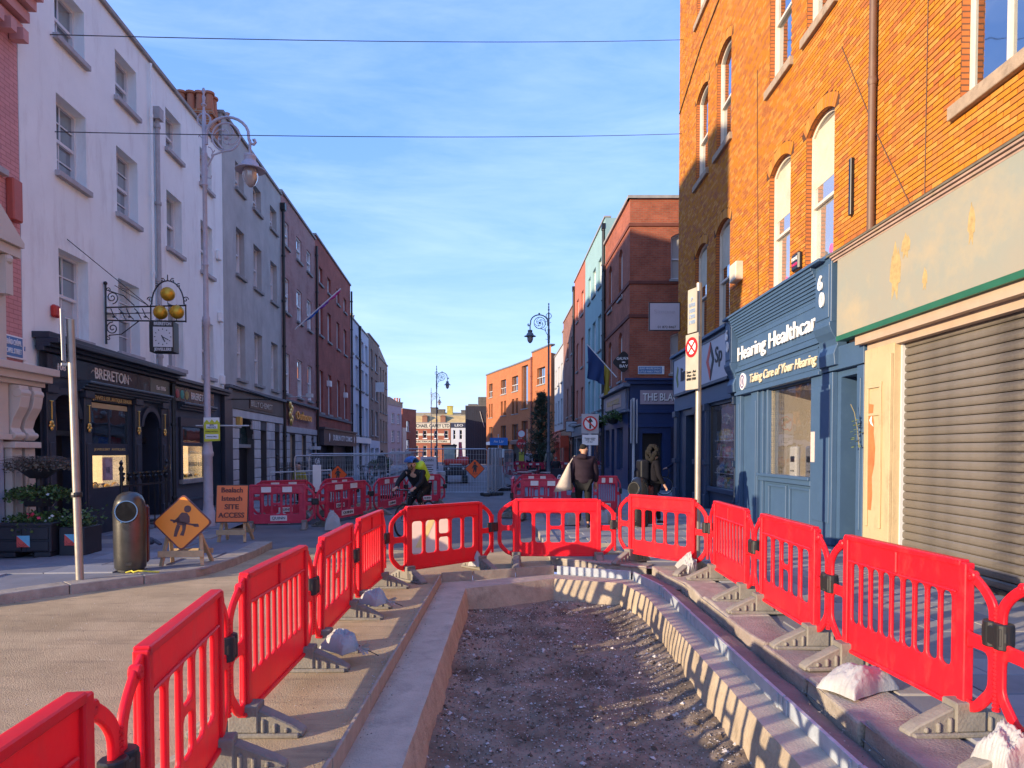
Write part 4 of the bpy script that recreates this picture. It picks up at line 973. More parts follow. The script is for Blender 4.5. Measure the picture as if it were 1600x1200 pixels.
# --- shop with goods in the window
LS = [(sr(19.75), sr(17.25), .75, 3.02), (sr(22.6), sr(21.2), .12, 2.9)]
ls = f.panel('corner_shopfront', 0, sr(17.15), 0, 3.2, LS, M_blued, y=-.03, depth=.35)
mb = MB(); mb.box(.0, sr(17.55), -.12, 0, 3.1, 3.55); mb.box(0, sr(17.55), -.3, 0, 4.9, 4.98); mb.box(0, sr(17.55), -.2, 0, 4.82, 4.9)
fs2 = mb.build('fascia', M_blue, ls, bevel=.006)
sb = MB().box(.25, sr(17.6), -.2, -.02, 3.66, 4.8).build('sign_panel', mat('pale_sign', (.46, .47, .52), .5, .05), fs2); 
MB().box(.2, sr(17.56), -.22, -.02, 3.58, 3.66).box(.2, sr(17.56), -.22, -.02, 4.79, 4.84).box(.2, .26, -.22, -.02, 3.6, 4.8).build('sign_frame', M_blued, fs2)
M_ink = mat('dark_ink', (.03, .035, .04), .6)
f.text('limoeiro', .62, (2.55, -.212, 4.2), M_ink, width=2.5, bold=.003); f.text('Sp', .6, (5.55, -.212, 4.3), M_ink, width=.62, bold=.004); f.text('market & food', .13, (2.9, -.212, 3.85), M_ink)
f.part('logo', MB().prism([(.62, 4.2), (.85, 4.55), (.95, 4.45), (.82, 4.2), (.95, 3.95), (.85, 3.85)], -.215, -.2), mat('olive_ink', (.18, .22, .05), .5))
f.part('logo', MB().prism([(4.35, 4.25), (4.75, 4.75), (4.75, 4.5), (4.55, 4.25), (4.75, 3.95), (4.75, 3.7)], -.215, -.2), mat('red_ink', (.6, .09, .06), .5)); f.part('logo', MB().prism([(4.78, 4.75), (5.12, 4.25), (4.78, 3.7), (4.78, 3.95), (4.95, 4.25), (4.78, 4.5)], -.215, -.2), M_ink)
for a, b in ((0.02, .45), (sr(21.1), sr(20.75)), (sr(19.95), sr(19.78)), (sr(17.22), sr(17.16))): mb = MB(); mb.box(a, b, -.14, -.03, .12, 3.1); mb.box(a - .02, b + .03, -.18, -.03, .12, .5); mb.box(a - .02, b + .03, -.2, -.03, 1.35, 1.5); mb.box(a - .02, b + .03, -.2, -.03, 2.9, 3.1); mb.build('pilaster', M_blued, ls, bevel=.01)
mb = MB(); mb.box(sr(19.85), sr(17.2), -.12, -.03, .62, .75); mb.build('sill', M_blued, ls, bevel=.01)
interior(f, sr(19.75), sr(17.25), .75, 3.02, 1.0, mat('shop_back', (.5, .42, .34), .8, .3, 6, emit=((1, .85, .65), .16)), M_roomd, y=-.01)  # back wall made to glow faintly, lighting the goods without a lamp
for z in (1.15, 1.6, 2.05): MB().box(sr(19.72), sr(17.28), .1, .5, z - .025, z).build('shelf', M_white, ls)
MB().box(sr(19.72), sr(17.28), .02, .026, .76, 3.0).build('pane', SHOPGLASS, ls)
f.part('door', MB().box(LS[1][0], LS[1][1], .3, .34, .12, 2.9), M_black)
PK = [(.55, .09, .06), (.6, .42, .06), (.1, .25, .5), (.55, .3, .12), (.6, .55, .5), (.15, .35, .15), (.5, .2, .3), (.28, .12, .06)]
PN = ['red', 'yellow', 'blue', 'orange', 'white', 'green', 'pink', 'brown']; SHN = {.76: 'sill', 1.15: 'lowest shelf', 1.6: 'middle shelf', 2.05: 'top shelf'}
for z in SHN:
    s = sr(19.6); kk = 0
    while s < sr(17.45):
        k = rnd.randrange(8); w_ = rnd.uniform(.12, .26); h = rnd.uniform(.16, .36); m = mat('packet_' + PN[k], PK[k], .5, .3, 14)
        mb = MB()
        if rnd.random() < .6: mb.box(0, w_, 0, .12, 0, h); mb.box(.02, w_ - .02, -.003, 0, h * .55, h * .8, 1)
        else: mb.lathe([(w_ * .4, 0), (w_ * .42, h * .6), (w_ * .2, h * .8), (w_ * .2, h)], (w_ / 2, .06, 0), 10); mb.lathe([(w_ * .43, h * .2), (w_ * .43, h * .45)], (w_ / 2, .06, 0), 10, 1)
        ang = math.atan2(-19.9, RX(4) - RX(YE)); p = Matrix.Translation((RX(YE), YE, 0)) @ Matrix.Rotation(ang, 4, 'Z') @ Vector((s, .12, z))
        o = mb.build('packet', [m, mat('packet_label', (.7, .65, .55), .5, .3, 20)], None, loc=p, rot=(0, 0, ang))
        kk += 1; tag(o, PN[k] + ' packet, ' + ORD[kk - 1] + ' from the left on the ' + SHN[z] + ' of the corner shop window', 'packet', 'goods in the corner shop window'); s += w_ + rnd.uniform(.01, .06)
dm = [mat('device_white', (.75, .72, .68), .4, .03), mat('device_grey', (.22, .22, .24), .4, .05)]
for k, (yy, dd) in enumerate(((14.35, .12), (13.75, .2))):
    ang = math.atan2(-19.9, RX(4) - RX(YE)); p = Matrix.Translation((RX(YE), YE, 0)) @ Matrix.Rotation(ang, 4, 'Z') @ Vector((sr(yy), dd, 1.225))
    t = thing('hearing_device_box', ['white', 'dark grey'][k] + ' hearing device display box with a small screen in the blue shop window', 'display box', p, ang)
    MB().box(0, .34, 0, .1, 0, .62).build('casing', dm[k], t, bevel=.03, seg=2); MB().box(.07, .27, -.004, .0, .3, .42).build('screen', M_black, t); MB().ball((.12, 0, .12), .02, 6).ball((.22, 0, .12), .02, 6).build('button', M_black, t)
# --- shuttered shop
M_crpaint = mat('peeling_cream', (.50, .38, .22), .75, .08, 1.5, .4, 25, spots=.55, spotc=(.26, .17, .1), spotscale=3.5, streak=.5)
M_signc = mat('faded_cream_sign', (.36, .325, .255), .85, .10, .7, .25, 12, c2=(.25, .27, .235), spots=.75, spotc=(.42, .34, .22), spotscale=.9, spec=.15)
PS0, PS1 = sr(10.74), sr(9.9)
pl_ = f.part('pilaster', MB().box(PS0, PS1, -.14, .1, .12, 3.3).box(PS0 + .1, PS0 + .16, -.165, -.14, .6, 2.7).box(PS0 + .48, PS0 + .54, -.165, -.14, .6, 2.7).box(PS0 + .1, PS0 + .54, -.165, -.14, 2.7, 2.78).box(PS0 + .1, PS0 + .5, -.16, -.14, 2.28, 2.32).box(PS1 - .12, PS1, -.19, -.14, .12, 3.15), M_crpaint, bevel=.006)
pts = [(.16, .85), (.25, .85), (.28, 1.1), (.26, 1.35), (.33, 1.55), (.35, 1.8), (.30, 2.02), (.31, 2.18), (.27, 2.3), (.29, 2.45), (.16, 2.47)]
MB().prism([(PS0 + a, b) for a, b in pts], -.143, -.139).build('exposed_patch', mat('rusty_primer', (.50, .155, .05), .9, .2, 5), pl_)
MB().prism([(PS0 + a, b) for a, b in ((.18, 2.22), (.25, 2.3), (.24, 2.2), (.3, 2.12), (.22, 2.16))], -.146, -.142).build('paint_flake', M_white, pl_)
M_shut = mat('steel_shutter', (.19, .165, .135), .5, .3, 1.2, .15, 30, metal=.3, spots=.85, spotc=(.06, .05, .045), spotscale=1.4, streak=2.2)
rs = f.part('roller_shutter', MB().box(PS1, 19.6, .06, .1, .12, 3.36), M_black)
prof = [(.05, 0), (.010, .003), (.0, .018), (-.004, .05), (.0, .085), (.016, .105), (.05, .110)]
sm = MB().prism(prof, PS1 + .02, 19.6, axis='x').mesh('slat', M_shut)
for k in range(28): link('slat', sm, rs, (0, 0, .16 + k * .113))
mb = MB()
for cx, cz, sx, sz in ((sr(9.6), 4.22, .13, .33), (sr(9.35), 4.5, .1, .14), (sr(8.0), 4.35, .06, .2), (sr(8.9), 3.95, .05, .12)):
    mb.prism([(cx + sx * (1 + .35 * math.sin(k * 2.7)) * math.cos(k * .42), cz + sz * (1 + .3 * math.cos(k * 3.1)) * math.sin(k * .42)) for k in range(15)], -.304, -.299)
PEEL = mb
MB().box(PS1, 19.6, -.03, .06, .12, .17).build('bottom_bar', M_black, rs); MB().box(PS1 - .02, PS1 + .03, -.04, .1, .12, 3.3).build('guide_rail', M_grey, rs)
sg = f.part('sign_board', MB().box(sr(11.35), 19.7, -.30, -.02, 3.62, 4.86), M_signc, bevel=.004)
stuff(PEEL.build('peeling_paint', mat('ochre_undercoat', (.42, .30, .13), .9, .2, 14, .6, 30), sg)); MB().box(sr(11.36), 19.7, -.305, -.02, 3.54, 3.62).build('green_edge', mat('green_paint', (.02, .12, .065), .5, .15), sg)
MB().box(sr(10.85), 19.7, -.24, 0, 3.40, 3.54).box(sr(11.3), sr(10.85), -.12, 0, 3.46, 3.54).box(sr(10.7), 19.7, -.12, .05, 3.28, 3.40).build('soffit_board', mat('pale_soffit', (.44, .33, .24), .7, .1, 3), sg)
mb = MB(); 
for i, (d, z) in enumerate(((.30, 4.86), (.33, 4.89), (.36, 4.93))): mb.box(sr(11.5), 19.7, -d, 0, z, z + .03)
mb.build('cornice', mat('pinkish_moulding', (.40, .28, .23), .8, .15, 4, spots=.5, spotc=(.2, .2, .06), spotscale=6), sg)
mb = MB().prism([(0, 4.96), (-.38, 4.96), (-.38, 4.99), (0, 5.1)], sr(11.6), 19.7, axis='x'); mb.build('lead_cap', mat('mossy_lead', (.14, .12, .09), .9, .3, 5, spots=.6, spotc=(.12, .13, .03), spotscale=8), sg)
# plant growing at the pilaster
t = thing('wall_weed', 'small yellow green weed sprouting beside the cream peeling pilaster', 'weed', (RX(10.8) - .16, 10.8, 2.1)); mb = MB()
for i in range(34):
    a = rnd.uniform(0, 6.3); p = Vector((rnd.uniform(-.12, .02), rnd.uniform(-.05, .05), rnd.uniform(-.28, .2))); d = Vector((-abs(math.cos(a)), math.sin(a) * .5, -.3)) * .06; q = d.cross(Vector((0, 0, 1))).normalized() * .028
    mb.add([p, p + d * .5 + q, p + d, p + d * .5 - q], [(0, 1, 2, 3)])
mb.build('leaves', mat('weed_leaf', (.16, .2, .03), .7, .3), t); MB().tube([(-.02, 0, -.3), (-.05, 0, 0), (-.1, 0, .25), (-.16, 0, .38)], .006, 5).build('stem', mat('weed_stem', (.25, .22, .12), .8), t)

# ------------------------------------------------------------------ navy corner pub
M_pub = mat('pub_navy', (.010, .034, .115), .42, .12, 1.5, .1, 20)
M_pubd = mat('pub_navy_dark', (.005, .014, .045), .45, .12)
M_rbrick = brick_mat('pub_brick', (.44, .115, .06), (.34, .085, .05), (.30, .15, .10), dirt=.35, ms=.012)
r = thing('pub_building', 'red brick corner pub with navy blue ground floor and THE BLACK SHEEP sign', 'pub', (4.94, 29.2, 0)); f = Face(r); L1 = 5.5
HW = [(1.72, 2.7, 8.95, 10.7, .18), (1.72, 2.7, 5.0, 6.6, .15)]
f.panel('wall', 0, L1, 4.7, 12.3, HW, M_rbrick)
for h in HW: f.window(h[0], h[2], 1.0, h[3] - h[2], rise=h[4], nx=1, ny=1, sill=M_sillg, pane=GLASS_PALE)
HD = [(.55, 1.4, .12, 2.5), (2.3, 3.2, 1.0, 2.8)]
f.panel('pub_front', 0, L1, 0, 4.7, HD, M_pub, y=-.05, depth=.4); f.part('door', MB().box(.55, 1.4, .3, .35, .12, 2.5), M_black); f.window(2.3, 1.0, .9, 1.8, nx=1, ny=1, y=.05, fm=M_pub)
f.part('cornice', MB().box(-.15, L1, -.22, 0, 4.55, 4.7).box(-.22, L1, -.3, 0, 4.7, 4.8).box(-.05, L1, -.12, -.05, 3.35, 3.45).box(-.05, L1, -.12, -.05, 2.75, 2.85), M_pub, bevel=.01)
for a in (-.02, 1.75): f.part('pub_pilaster', MB().box(a, a + .4, -.15, -.05, .12, 2.75), M_pubd, bevel=.01)
sg = f.part('sign_panel', MB().box(.45, 3.3, -.11, -.05, 3.72, 4.3), mat('faded_pink_sign', (.38, .30, .33), .7, .1)); text(sg, 'THE BLACK SHEEP', .44, (1.9, -.12, 4.0), M_white, width=2.7, bold=.004); text(sg, 'THE BLACK SHEEP', .44, (1.93, -.112, 3.975), M_black, width=2.72, bold=.008)
f.part('badge', MB().lathe([(.0001, 0), (.17, 0), (.17, .03), (.0001, .03)], (0, 0, 0), 16, 0, Matrix.Translation((1.95, -.05, 2.35)) @ Matrix.Rotation(R(90), 4, 'X')), mat('red_badge', (.5, .03, .05), .5))
f.part('badge', MB().ball((1.95, -.085, 2.35), .08, 6, sq=(1, .2, 1)), M_white)
for z in (11.15, 8.75, 7.35): f.part('string_course', MB().box(-.05, L1, -.05, 0, z, z + .14), mat('dark_brick_band', (.16, .05, .035), .9, .2), bevel=.01)
f.part('coping', MB().box(-.1, L1, -.1, .3, 12.3, 12.42), M_cop)
g = Face(r, (4.783 - 4.94, 35.7 - 29.2, 0), math.atan2(-6.5, .157)); L2 = 6.5
HW = [(1.1, 2.0, 8.6, 10.6, .2), (3.9, 4.8, 8.6, 10.6, .2), (1.1, 2.0, 4.9, 6.9, .2), (3.9, 4.8, 4.9, 6.9, .2)]
g.panel('wall', 0, L2, 4.3, 12.3, HW, M_rbrick)
for h in HW: g.window(h[0], h[2], .9, h[3] - h[2], rise=h[4], nx=1, ny=1, sill=M_sillg, pane=GLASS_PALE)
for z in (11.15, 8.75, 7.35): g.part('string_course', MB().box(0, L2 + .05, -.05, 0, z, z + .14), MATS['dark_brick_band'])
HD = [(.6, 1.8, .9, 2.8), (2.4, 3.2, .12, 2.8), (3.8, 5.4, .9, 2.8)]
g.panel('pub_front', 0, L2 + .1, 0, 4.7, HD, M_pub, y=-.05, depth=.35)
for h in (HD[0], HD[2]): g.window(h[0], h[2], h[1] - h[0], 1.9, nx=2, ny=1, y=.1, fm=M_pub, single=True)
g.part('door', MB().box(2.4, 3.2, .25, .3, .12, 2.8), M_black)
g.part('cornice', MB().box(0, L2 + .22, -.3, 0, 4.45, 4.62).box(0, L2 + .15, -.2, 0, 3.4, 3.5), mat('pub_grey_blue', (.13, .16, .22), .5), bevel=.01)
g.part('sign_panel', MB().box(.4, L2 - .3, -.12, -.05, 3.55, 4.4), mat('pub_sign_grey', (.22, .21, .25), .6)); g.part('sign_face', MB().box(1.2, L2 - 1.2, -.14, -.12, 3.7, 4.25), mat('pub_sign_pink', (.50, .32, .26), .6, .15, 2)); g.text('BLACK SHEEP', .36, (L2 / 2, -.15, 3.98), M_goldp, width=3.2)
g.part('coping', MB().box(-.1, L2 + .1, -.1, .3, 12.3, 12.42), M_cop); pipe(g, .1, .15, 11, M_black, r=.07)
mb = MB().quad((0, 0, 12.28), (L1, 0, 12.28), (L1, 6.6, 12.28), (-.15, 6.6, 12.28)); f.part('roof', mb, M_lead)
f.part('side_wall', MB().quad((L1, 0, 0), (L1, 6.6, 0), (L1, 6.6, 12.3), (L1, 0, 12.3)), M_rbrick, uv=UVBOX)

# ------------------------------------------------------------------ houses beyond the pub
PXY = lambda Y: (5.64 - .024 * Y, Y)
def house(name, label, ya, yb, H, m, cols, rows, shop, sign=None, wm=None):
    r, f, ln = building(name, label, PXY(yb), PXY(ya)); q = lambda Y: yb - Y
    holes = [(q(a), q(a) + w_, z, z + h) for a, w_ in cols for z, h in rows]
    f.panel('wall', 0, ln, 3.5, H, holes, m, depth=.2)
    for a, w_ in cols:
        for z, h in rows: f.window(q(a), z, w_, h, nx=1, ny=1, y=.12, sill=M_sillg)
    shell(f, ln, H, 9, m, M_lead)
    hs = [(.4, 1.5, .12, 2.6), (2.0, ln - .5, .8, 2.6)]
    f.panel('shopfront', 0, ln, 0, 3.5, hs, shop, y=-.05, depth=.35); f.part('door', MB().box(.4, 1.5, .25, .3, .12, 2.6), M_black); f.window(2.0, .8, ln - 2.5, 1.8, nx=3, ny=1, y=.1, single=True, fm=shop)
    f.part('fascia', MB().box(.1, ln - .1, -.2, -.05, 2.75, 3.35).box(0, ln, -.28, 0, 3.4, 3.5), shop, bevel=.01)
    return f, ln
M_teal = mat('pale_teal_render', (.25, .40, .41), .85, .08, 1, .1, 20, spots=.25, spotc=(.17, .27, .28), spotscale=1, streak=.4)
M_salmon = mat('salmon_render', (.42, .13, .08), .85, .1, 1, .1, 20)
RW = ((10.6, 1.5), (7.2, 1.9), (4.0, 1.9))
f, ln = house('terraced_house', 'pale teal rendered house next to the red brick pub', 35.72, 43.6, 13.7, M_teal, [(38.1, 1.1), (40.3, 1.2), (42.2, 1.0)], RW, M_pub); pipe(f, ln - .1, .1, 13.2, M_black, r=.08)
f, ln = house('terraced_house', 'salmon orange rendered house between teal and brown fronts', 43.62, 49.5, 13.7, M_salmon, [(45.6, 1.1), (48.2, 1.1)], RW, mat('shop_grey', (.16, .17, .19), .6)); pipe(f, .1, .1, 13.2, M_black, r=.08)
M_brick3 = brick_mat('dull_brick', (.32, .14, .10), (.28, .12, .09), (.2, .14, .12), dirt=.3)
house('terraced_house', 'dull brown brick house with small upper windows beyond the salmon front', 49.52, 57.5, 12.3, M_brick3, [(51.6, 1.1), (54.6, 1.1)], ((8.9, 1.3), (4.4, 2.2)), M_black)
f, ln = house('terraced_house', 'pale grey house with a chimney at the far end of the right row', 57.52, 66, 10.6, mat('pale_grey_render', (.42, .42, .43), .85, .1), [(59.5, 1.2), (62.2, 1.2), (64.8, 1.0)], ((7.6, 1.6), (4.2, 2.0)), mat('red_shopfront', (.50, .05, .02), .5, .1))
chimney(f, 1.5, .6, 10.5, 2.2, .9, 2.2, mat('chim_render', (.25, .2, .16), .9, .2), 3, MATS['buff_pot'])
# ------------------------------------------------------------------ curved modern brick block at the bend
M_modern = brick_mat('modern_orange_brick', (.47, .16, .06), (.40, .125, .05), (.32, .14, .08), ms=.008, dirt=.12)
P = [(-3.26, 88.0), (-1.5, 82.6), (-.2, 79.0), (2.07, 72.0), (3.75, 66.6)]
r = thing('apartment_block', 'curved modern orange brick block with tall dark windows at the bend of the street', 'apartment block', (P[0][0], P[0][1], 0))
spec = [([(1.2, 1.6)],), ([(.5, 1.9)],), ([(.6, 2.2), (4.0, 3.0)],), ([(1.6, 2.4)],)]
M_mwf = mat('dark_grey_frame', (.12, .12, .13), .5)
for i in range(4):
    a, b = P[i], P[i + 1]; ang = math.atan2(b[1] - a[1], b[0] - a[0]); ln = math.hypot(b[0] - a[0], b[1] - a[1]); f = Face(r, (a[0] - P[0][0], a[1] - P[0][1], 0), ang); H = 11.3 if i < 3 else 11.9
    holes = []; wins = []
    for s, w_ in spec[i][0]:
        if w_ == 3.0: wins += [(s, 6.3, 2.1, 4.6, 1), (s, .6, 2.1, 4.4, 1)]
        else: wins += [(s, 8.4, w_, 1.7, 2), (s, 5.9, w_ * .38, 1.7, 1), (s + w_ * .62, 5.9, w_ * .38, 1.7, 1), (s, 2.95, w_, 1.8, 2)]
    holes = [(s, s + w_, z, z + h) for s, z, w_, h, n in wins] + ([(.5, ln - .6, .12, 2.5)] if i != 2 else [(.5, 3.4, .12, 2.5)])
    f.panel('wall', 0, ln, 0, H, holes, M_modern, depth=.3)
    for s, z, w_, h, n in wins:
        f.window(s, z, w_, h, nx=n, ny=1, y=.25, fm=M_mwf, sill=M_sillg, single=True, pane=GLASS)
        if z > 8: f.part('balcony_rail', MB().box(s, s + w_, .05, .08, z, z + .06).box(s, s + w_, .05, .08, z + .7, z + .76).box(s + w_ * .3, s + w_ * .32, .05, .08, z, z + .7).box(s + w_ * .6, s + w_ * .62, .05, .08, z, z + .7), M_grey)
    h = holes[-1]; f.part('shop_window', MB().box(h[0], h[1], .25, .3, h[2], h[3]), M_roomd); f.part('shop_fascia', MB().box(h[0] - .2, h[1] + .2, -.12, 0, 2.5, 2.9), [M_white, M_black, M_navy, M_black][i])
    f.part('coping', MB().box(0, ln, -.08, .4, H, H + .15), M_lead)
    if i == 3: pipe(f, .05, .1, 11.5, mat('red_brown_pipe', (.2, .06, .04), .6), r=.12, head=False)
mb = MB(); k = [(p[0] - P[0][0], p[1] - P[0][1]) for p in P]; bk = [(14, -10), (14, 12), (.3, 8)]
mb.add([(x, y, 11.2) for x, y in k + bk], [tuple(range(8))]); mb.quad((*k[0], 0), (*k[0], 11.2), (.3, 8, 11.2), (.3, 8, 0)); mb.quad((*k[4], 0), (*k[4], 11.2), (14, -10, 11.2), (14, -10, 0)); mb.quad((14, -10, 0), (14, -10, 11.2), (14, 12, 11.2), (14, 12, 0)); mb.quad((.3, 8, 0), (.3, 8, 11.2), (14, 12, 11.2), (14, 12, 0))
mb.build('rear_walls', M_modern, r, uv=UVBOX)

# ------------------------------------------------------------------ far end of the street
M_farred = brick_mat('far_red_brick', (.42, .12, .075), (.36, .10, .06), (.3, .15, .1), dirt=.2)
M_slate = mat('slate_roof', (.30, .26, .20), .9, .2, 1.5)
M_mans = mat('ochre_mansard', (.46, .34, .16), .9, .25, 1.2)
r, f, ln = building('terraced_house', 'pale grey three storey house standing where the street bends left', (-15.8, 84.5), (-14.75, 92.5))
cols = [.9, 3.6, 6.0]; rows = ((5.3, 1.3), (2.9, 1.5), (.4, 1.7)); holes = [(c, c + 1.2, z, z + h) for c in cols for z, h in rows]
M_pgh = mat('blue_grey_render', (.36, .37, .42), .85, .1)
f.panel('wall', 0, ln, 0, 7.6, holes, M_pgh, depth=.2)
for c in cols:
    for z, h in rows: f.window(c, z, 1.2, h, nx=2, ny=2, y=.1, sill=M_sillg)
shell(f, ln, 7.6, 7, M_pgh, M_lead); f.part('pitched_roof', MB().prism([(0, 7.7), (ln, 7.7), (ln, 8.0), (ln * .35, 8.6), (0, 8.2)], 0, 6), M_slate)
r, f, ln = building('terraced_house', 'narrow red brick gable with pale shopfront left of the painted wall signs', (-15.2, 96), (-15.2 + 1.35, 100))
f.panel('wall', 0, ln, 0, 7.6, [(1.2, 2.2, 4.5, 6), (1.2, 2.2, 1.8, 3.4)], M_farred, depth=.2)
for z in (4.5, 1.8): f.window(1.2, z, 1.0, 1.5, nx=1, ny=1, sill=M_sillg)
shell(f, ln, 7.6, 6, M_farred, M_lead); f.part('pale_front', MB().box(.0, 1.0, -.1, 0, 0, 5), M_cream); chimney(f, .6, 1, 7.5, 1.4, 1, 1.0, mat('ochre_chimney', (.35, .26, .12), .9, .3), 2, M_clay)
r, f, ln = building('warehouse', 'red brick building with painted MICHAEL LTD sign bands at the end of the street', (-16.1, 110), (-9.75, 110))
W4 = [(.55, .65), (1.95, .6), (3.75, .55), (5.35, .6)]; holes = [(a, a + w_, 3.75, 5.0) for a, w_ in W4] + [(a, a + w_, .9, 2.6) for a, w_ in W4]
f.panel('wall', 0, ln, 0, 6.2, holes, M_farred, depth=.15)
M_bandp = mat('sign_band', (.60, .55, .44), .8, .1)
for a, b, c, d in holes: f.window(a, c, b - a, d - c, nx=1, ny=1, y=.06, sill=M_white)
s1 = f.part('sign_band', MB().box(.05, ln - .1, -.06, 0, 5.3, 6.15), M_bandp); text(s1, 'MICHAEL CAREY LTD', .75, (ln / 2, -.07, 5.73), M_ink, width=ln - .4, bold=.02)
s2 = f.part('sign_band', MB().box(.05, ln - .1, -.06, 0, 3.05, 3.5), M_bandp); text(s2, 'ELECTRICAL FACTORS', .34, (ln / 2, -.07, 3.27), M_ink, width=ln - 1.2, bold=.01)
for a, b in ((1.25, 1.9), (2.6, 3.7), (4.35, 5.3)): f.part('sign_panel', MB().box(a, b, -.05, 0, 4.2, 4.55), M_bandp)
shell(f, ln, 6.2, 9, M_farred, M_slate)
f.part('mansard', MB().prism([(0, 6.3), (-.9, 7.6), (-6, 8.3), (-6, 6.3)][::-1] and [(.3, 6.3), (1.3, 7.4), (6, 8.2), (6, 6.3)], 0, ln + 2.5, axis='x'), M_mans)
for a in (1.8, 4.7): f.part('dormer', MB().box(a, a + .8, .2, 2.0, 6.3, 7.25).prism([(a - .1, 7.25), (a + .9, 7.25), (a + .4, 7.55)], .1, 2.0), M_farred)
for s, h in ((2.7, 1.1), (3.9, .8)): chimney(f, s, 4, 7.7, 1.1, 1.4, h, mat('dark_stack', (.10, .095, .09), .9, .3), 0, M_clay)
chimney(f, 5.5, 3, 6.4, .9, .9, 2.6, mat('mossy_stack', (.42, .35, .08), .9, .4, 3), 0, M_clay)
r, f, ln = building('terraced_house', 'white house with dark blue name band right of the painted red warehouse', (-9.7, 110), (-7.2, 110))
holes = [(.35, .75, 3.6, 5.1), (1.35, 1.8, 3.6, 5.1), (.35, .75, 1.3, 2.9), (1.35, 1.8, 1.3, 2.9)]
f.panel('wall', 0, ln, 0, 5.45, holes, mat('far_white', (.55, .57, .62), .85, .08), depth=.15)
for a, b, c, d in holes: f.window(a, c, b - a, d - c, nx=1, ny=1, y=.06)
s1 = f.part('name_band', MB().box(0, ln, -.06, .3, 5.45, 6.2), mat('dark_blue_band', (.02, .025, .06), .6)); text(s1, 'LEO', .5, (ln / 2, -.07, 5.82), M_white, width=1.3)
shell(f, ln, 6.2, 9, MATS['far_white'], M_slate); chimney(f, 1.4, 3, 6.2, 1.0, 1.2, 2.1, MATS['dark_stack'], 0, M_clay)
r = thing('clad_building', 'dark navy windowless building covered in black cladding beside the curved brick block', 'building', (-6.4, 95, 0)); mb = MB()
for i in range(10): mb.box(i * .32, i * .32 + .31, 0, 8, 0, 7.9)
mb.build('cladding', mat('navy_cladding', (.012, .016, .032), .6, .2, 1), r); MB().box(0, 3.2, -.05, 8, 7.9, 8.0).build('coping', M_lead, r); MB().bar((2.0, -.1, 7.2), (2.6, -.1, 5.0), .08, .05).build('strut', M_grey, r)
mb = MB().box(.2, 1.5, 3, 5, 7.9, 8.4); mb.box(1.6, 3.2, 3, 5, 7.9, 9.4); mb.build('rear_stack', MATS['dark_stack'], r)
# unseen tall block added behind the left terrace: keeps the low sun off the far half of the street
r = thing('shade_block', 'tall plain grey block added unseen behind the left terrace to shade the street', 'shade block', (-34, 1.6, 0))
f = Face(r, (13, 0, 0), R(90)); holes = [(1.5 + i * 3, 3.5 + i * 3, 1.2 + j * 3.2, 3.0 + j * 3.2) for i in range(10) for j in range(5)]
f.panel('wall', 0, 34, 0, 17.5, holes, mat('shade_block_concrete', (.3, .3, .3), .9, .1))
MB().box(0, 12.6, 0, 34, 0, 17.5).build('body', MATS['shade_block_concrete'], r)

r = thing('low_shade_block', 'plain grey block added unseen behind the left row to shade the far brick block', 'building', (-34, 48, 0)); MB().box(0, 19, 0, 21, 0, 11.2).build('wall', MATS['shade_block_concrete'], r)  # unseen block added to shade the lower part of the curved brick block
# ------------------------------------------------------------------ red plastic barriers
M_bar = mat('barrier_red', (.74, .010, .022), .42, .06, 2, .1, 30, spots=.45, spotc=(.52, .07, .06), spotscale=9, streak=(1, 1, .45), spec=.35, sss=.55)
M_bar2 = mat('barrier_pink', (.50, .02, .06), .5, .12, 3, spots=.4, spotc=(.55, .16, .2), spotscale=4)
M_foot = mat('barrier_foot', (.21, .19, .16), .85, .25, 5, .5, 60, spots=.4, spotc=(.12, .11, .1), spotscale=4)
M_refl = mat('reflector_white', (.72, .66, .64), .4, .08, 10)
M_clip = mat('black_plastic', (.015, .015, .017), .45, .15)
BL = 1.75
def rrect(x0, x1, z0, z1, r, n=3):
    o = []
    for cx, cz, a in ((x1 - r, z1 - r, 0), (x0 + r, z1 - r, 90), (x0 + r, z0 + r, 180), (x1 - r, z0 + r, 270)):
        for i in range(n + 1): t = R(a + 90 * i / n); o.append((cx + r * math.cos(t), cz + r * math.sin(t)))
    return o
def rpoly(pts, r, n=3):
    """polygon with every corner rounded"""
    o = []; k = len(pts)
    for i in range(k):
        p, c, q = (Vector(pts[(i + d) % k]) for d in (-1, 0, 1)); a = (p - c); b = (q - c); d = min(r, a.length * .45, b.length * .45)
        s = c + a.normalized() * d; e = c + b.normalized() * d
        for j in range(n + 1): t = j / n; o.append(tuple(s * (1 - t) ** 2 + c * 2 * t * (1 - t) + e * t * t))
    return o
def curve_solid(name, outline, holes, th, bev, m):
    cu = bpy.data.curves.new('c', 'CURVE'); cu.dimensions = '2D'; cu.fill_mode = 'BOTH'; cu.extrude = th / 2 - bev; cu.bevel_depth = bev; cu.bevel_resolution = 1; cu.offset = -bev
    for pts in [outline] + holes:
        sp = cu.splines.new('POLY'); sp.points.add(len(pts) - 1); sp.use_cyclic_u = True
        for p, q in zip(sp.points, pts): p.co = (q[0], q[1], 0, 1)
    o = bpy.data.objects.new('c', cu); COL.objects.link(o); bpy.context.view_layer.update()
    me = bpy.data.meshes.new_from_object(o.evaluated_get(bpy.context.evaluated_depsgraph_get())); bpy.data.objects.remove(o)
    for v in me.vertices: v.co = (v.co.x, -v.co.z, v.co.y)
    me.name = name; me.materials.clear(); me.materials.append(m); me.shade_smooth(); me.set_sharp_from_angle(angle=R(50)); return me
OUT = rpoly([(0, .30), (0, .80), (.10, .90), (.27, 1.0), (1.48, 1.0), (1.65, .90), (1.75, .80), (1.75, .30), (1.6, .14), (.15, .14)], .09, 4)
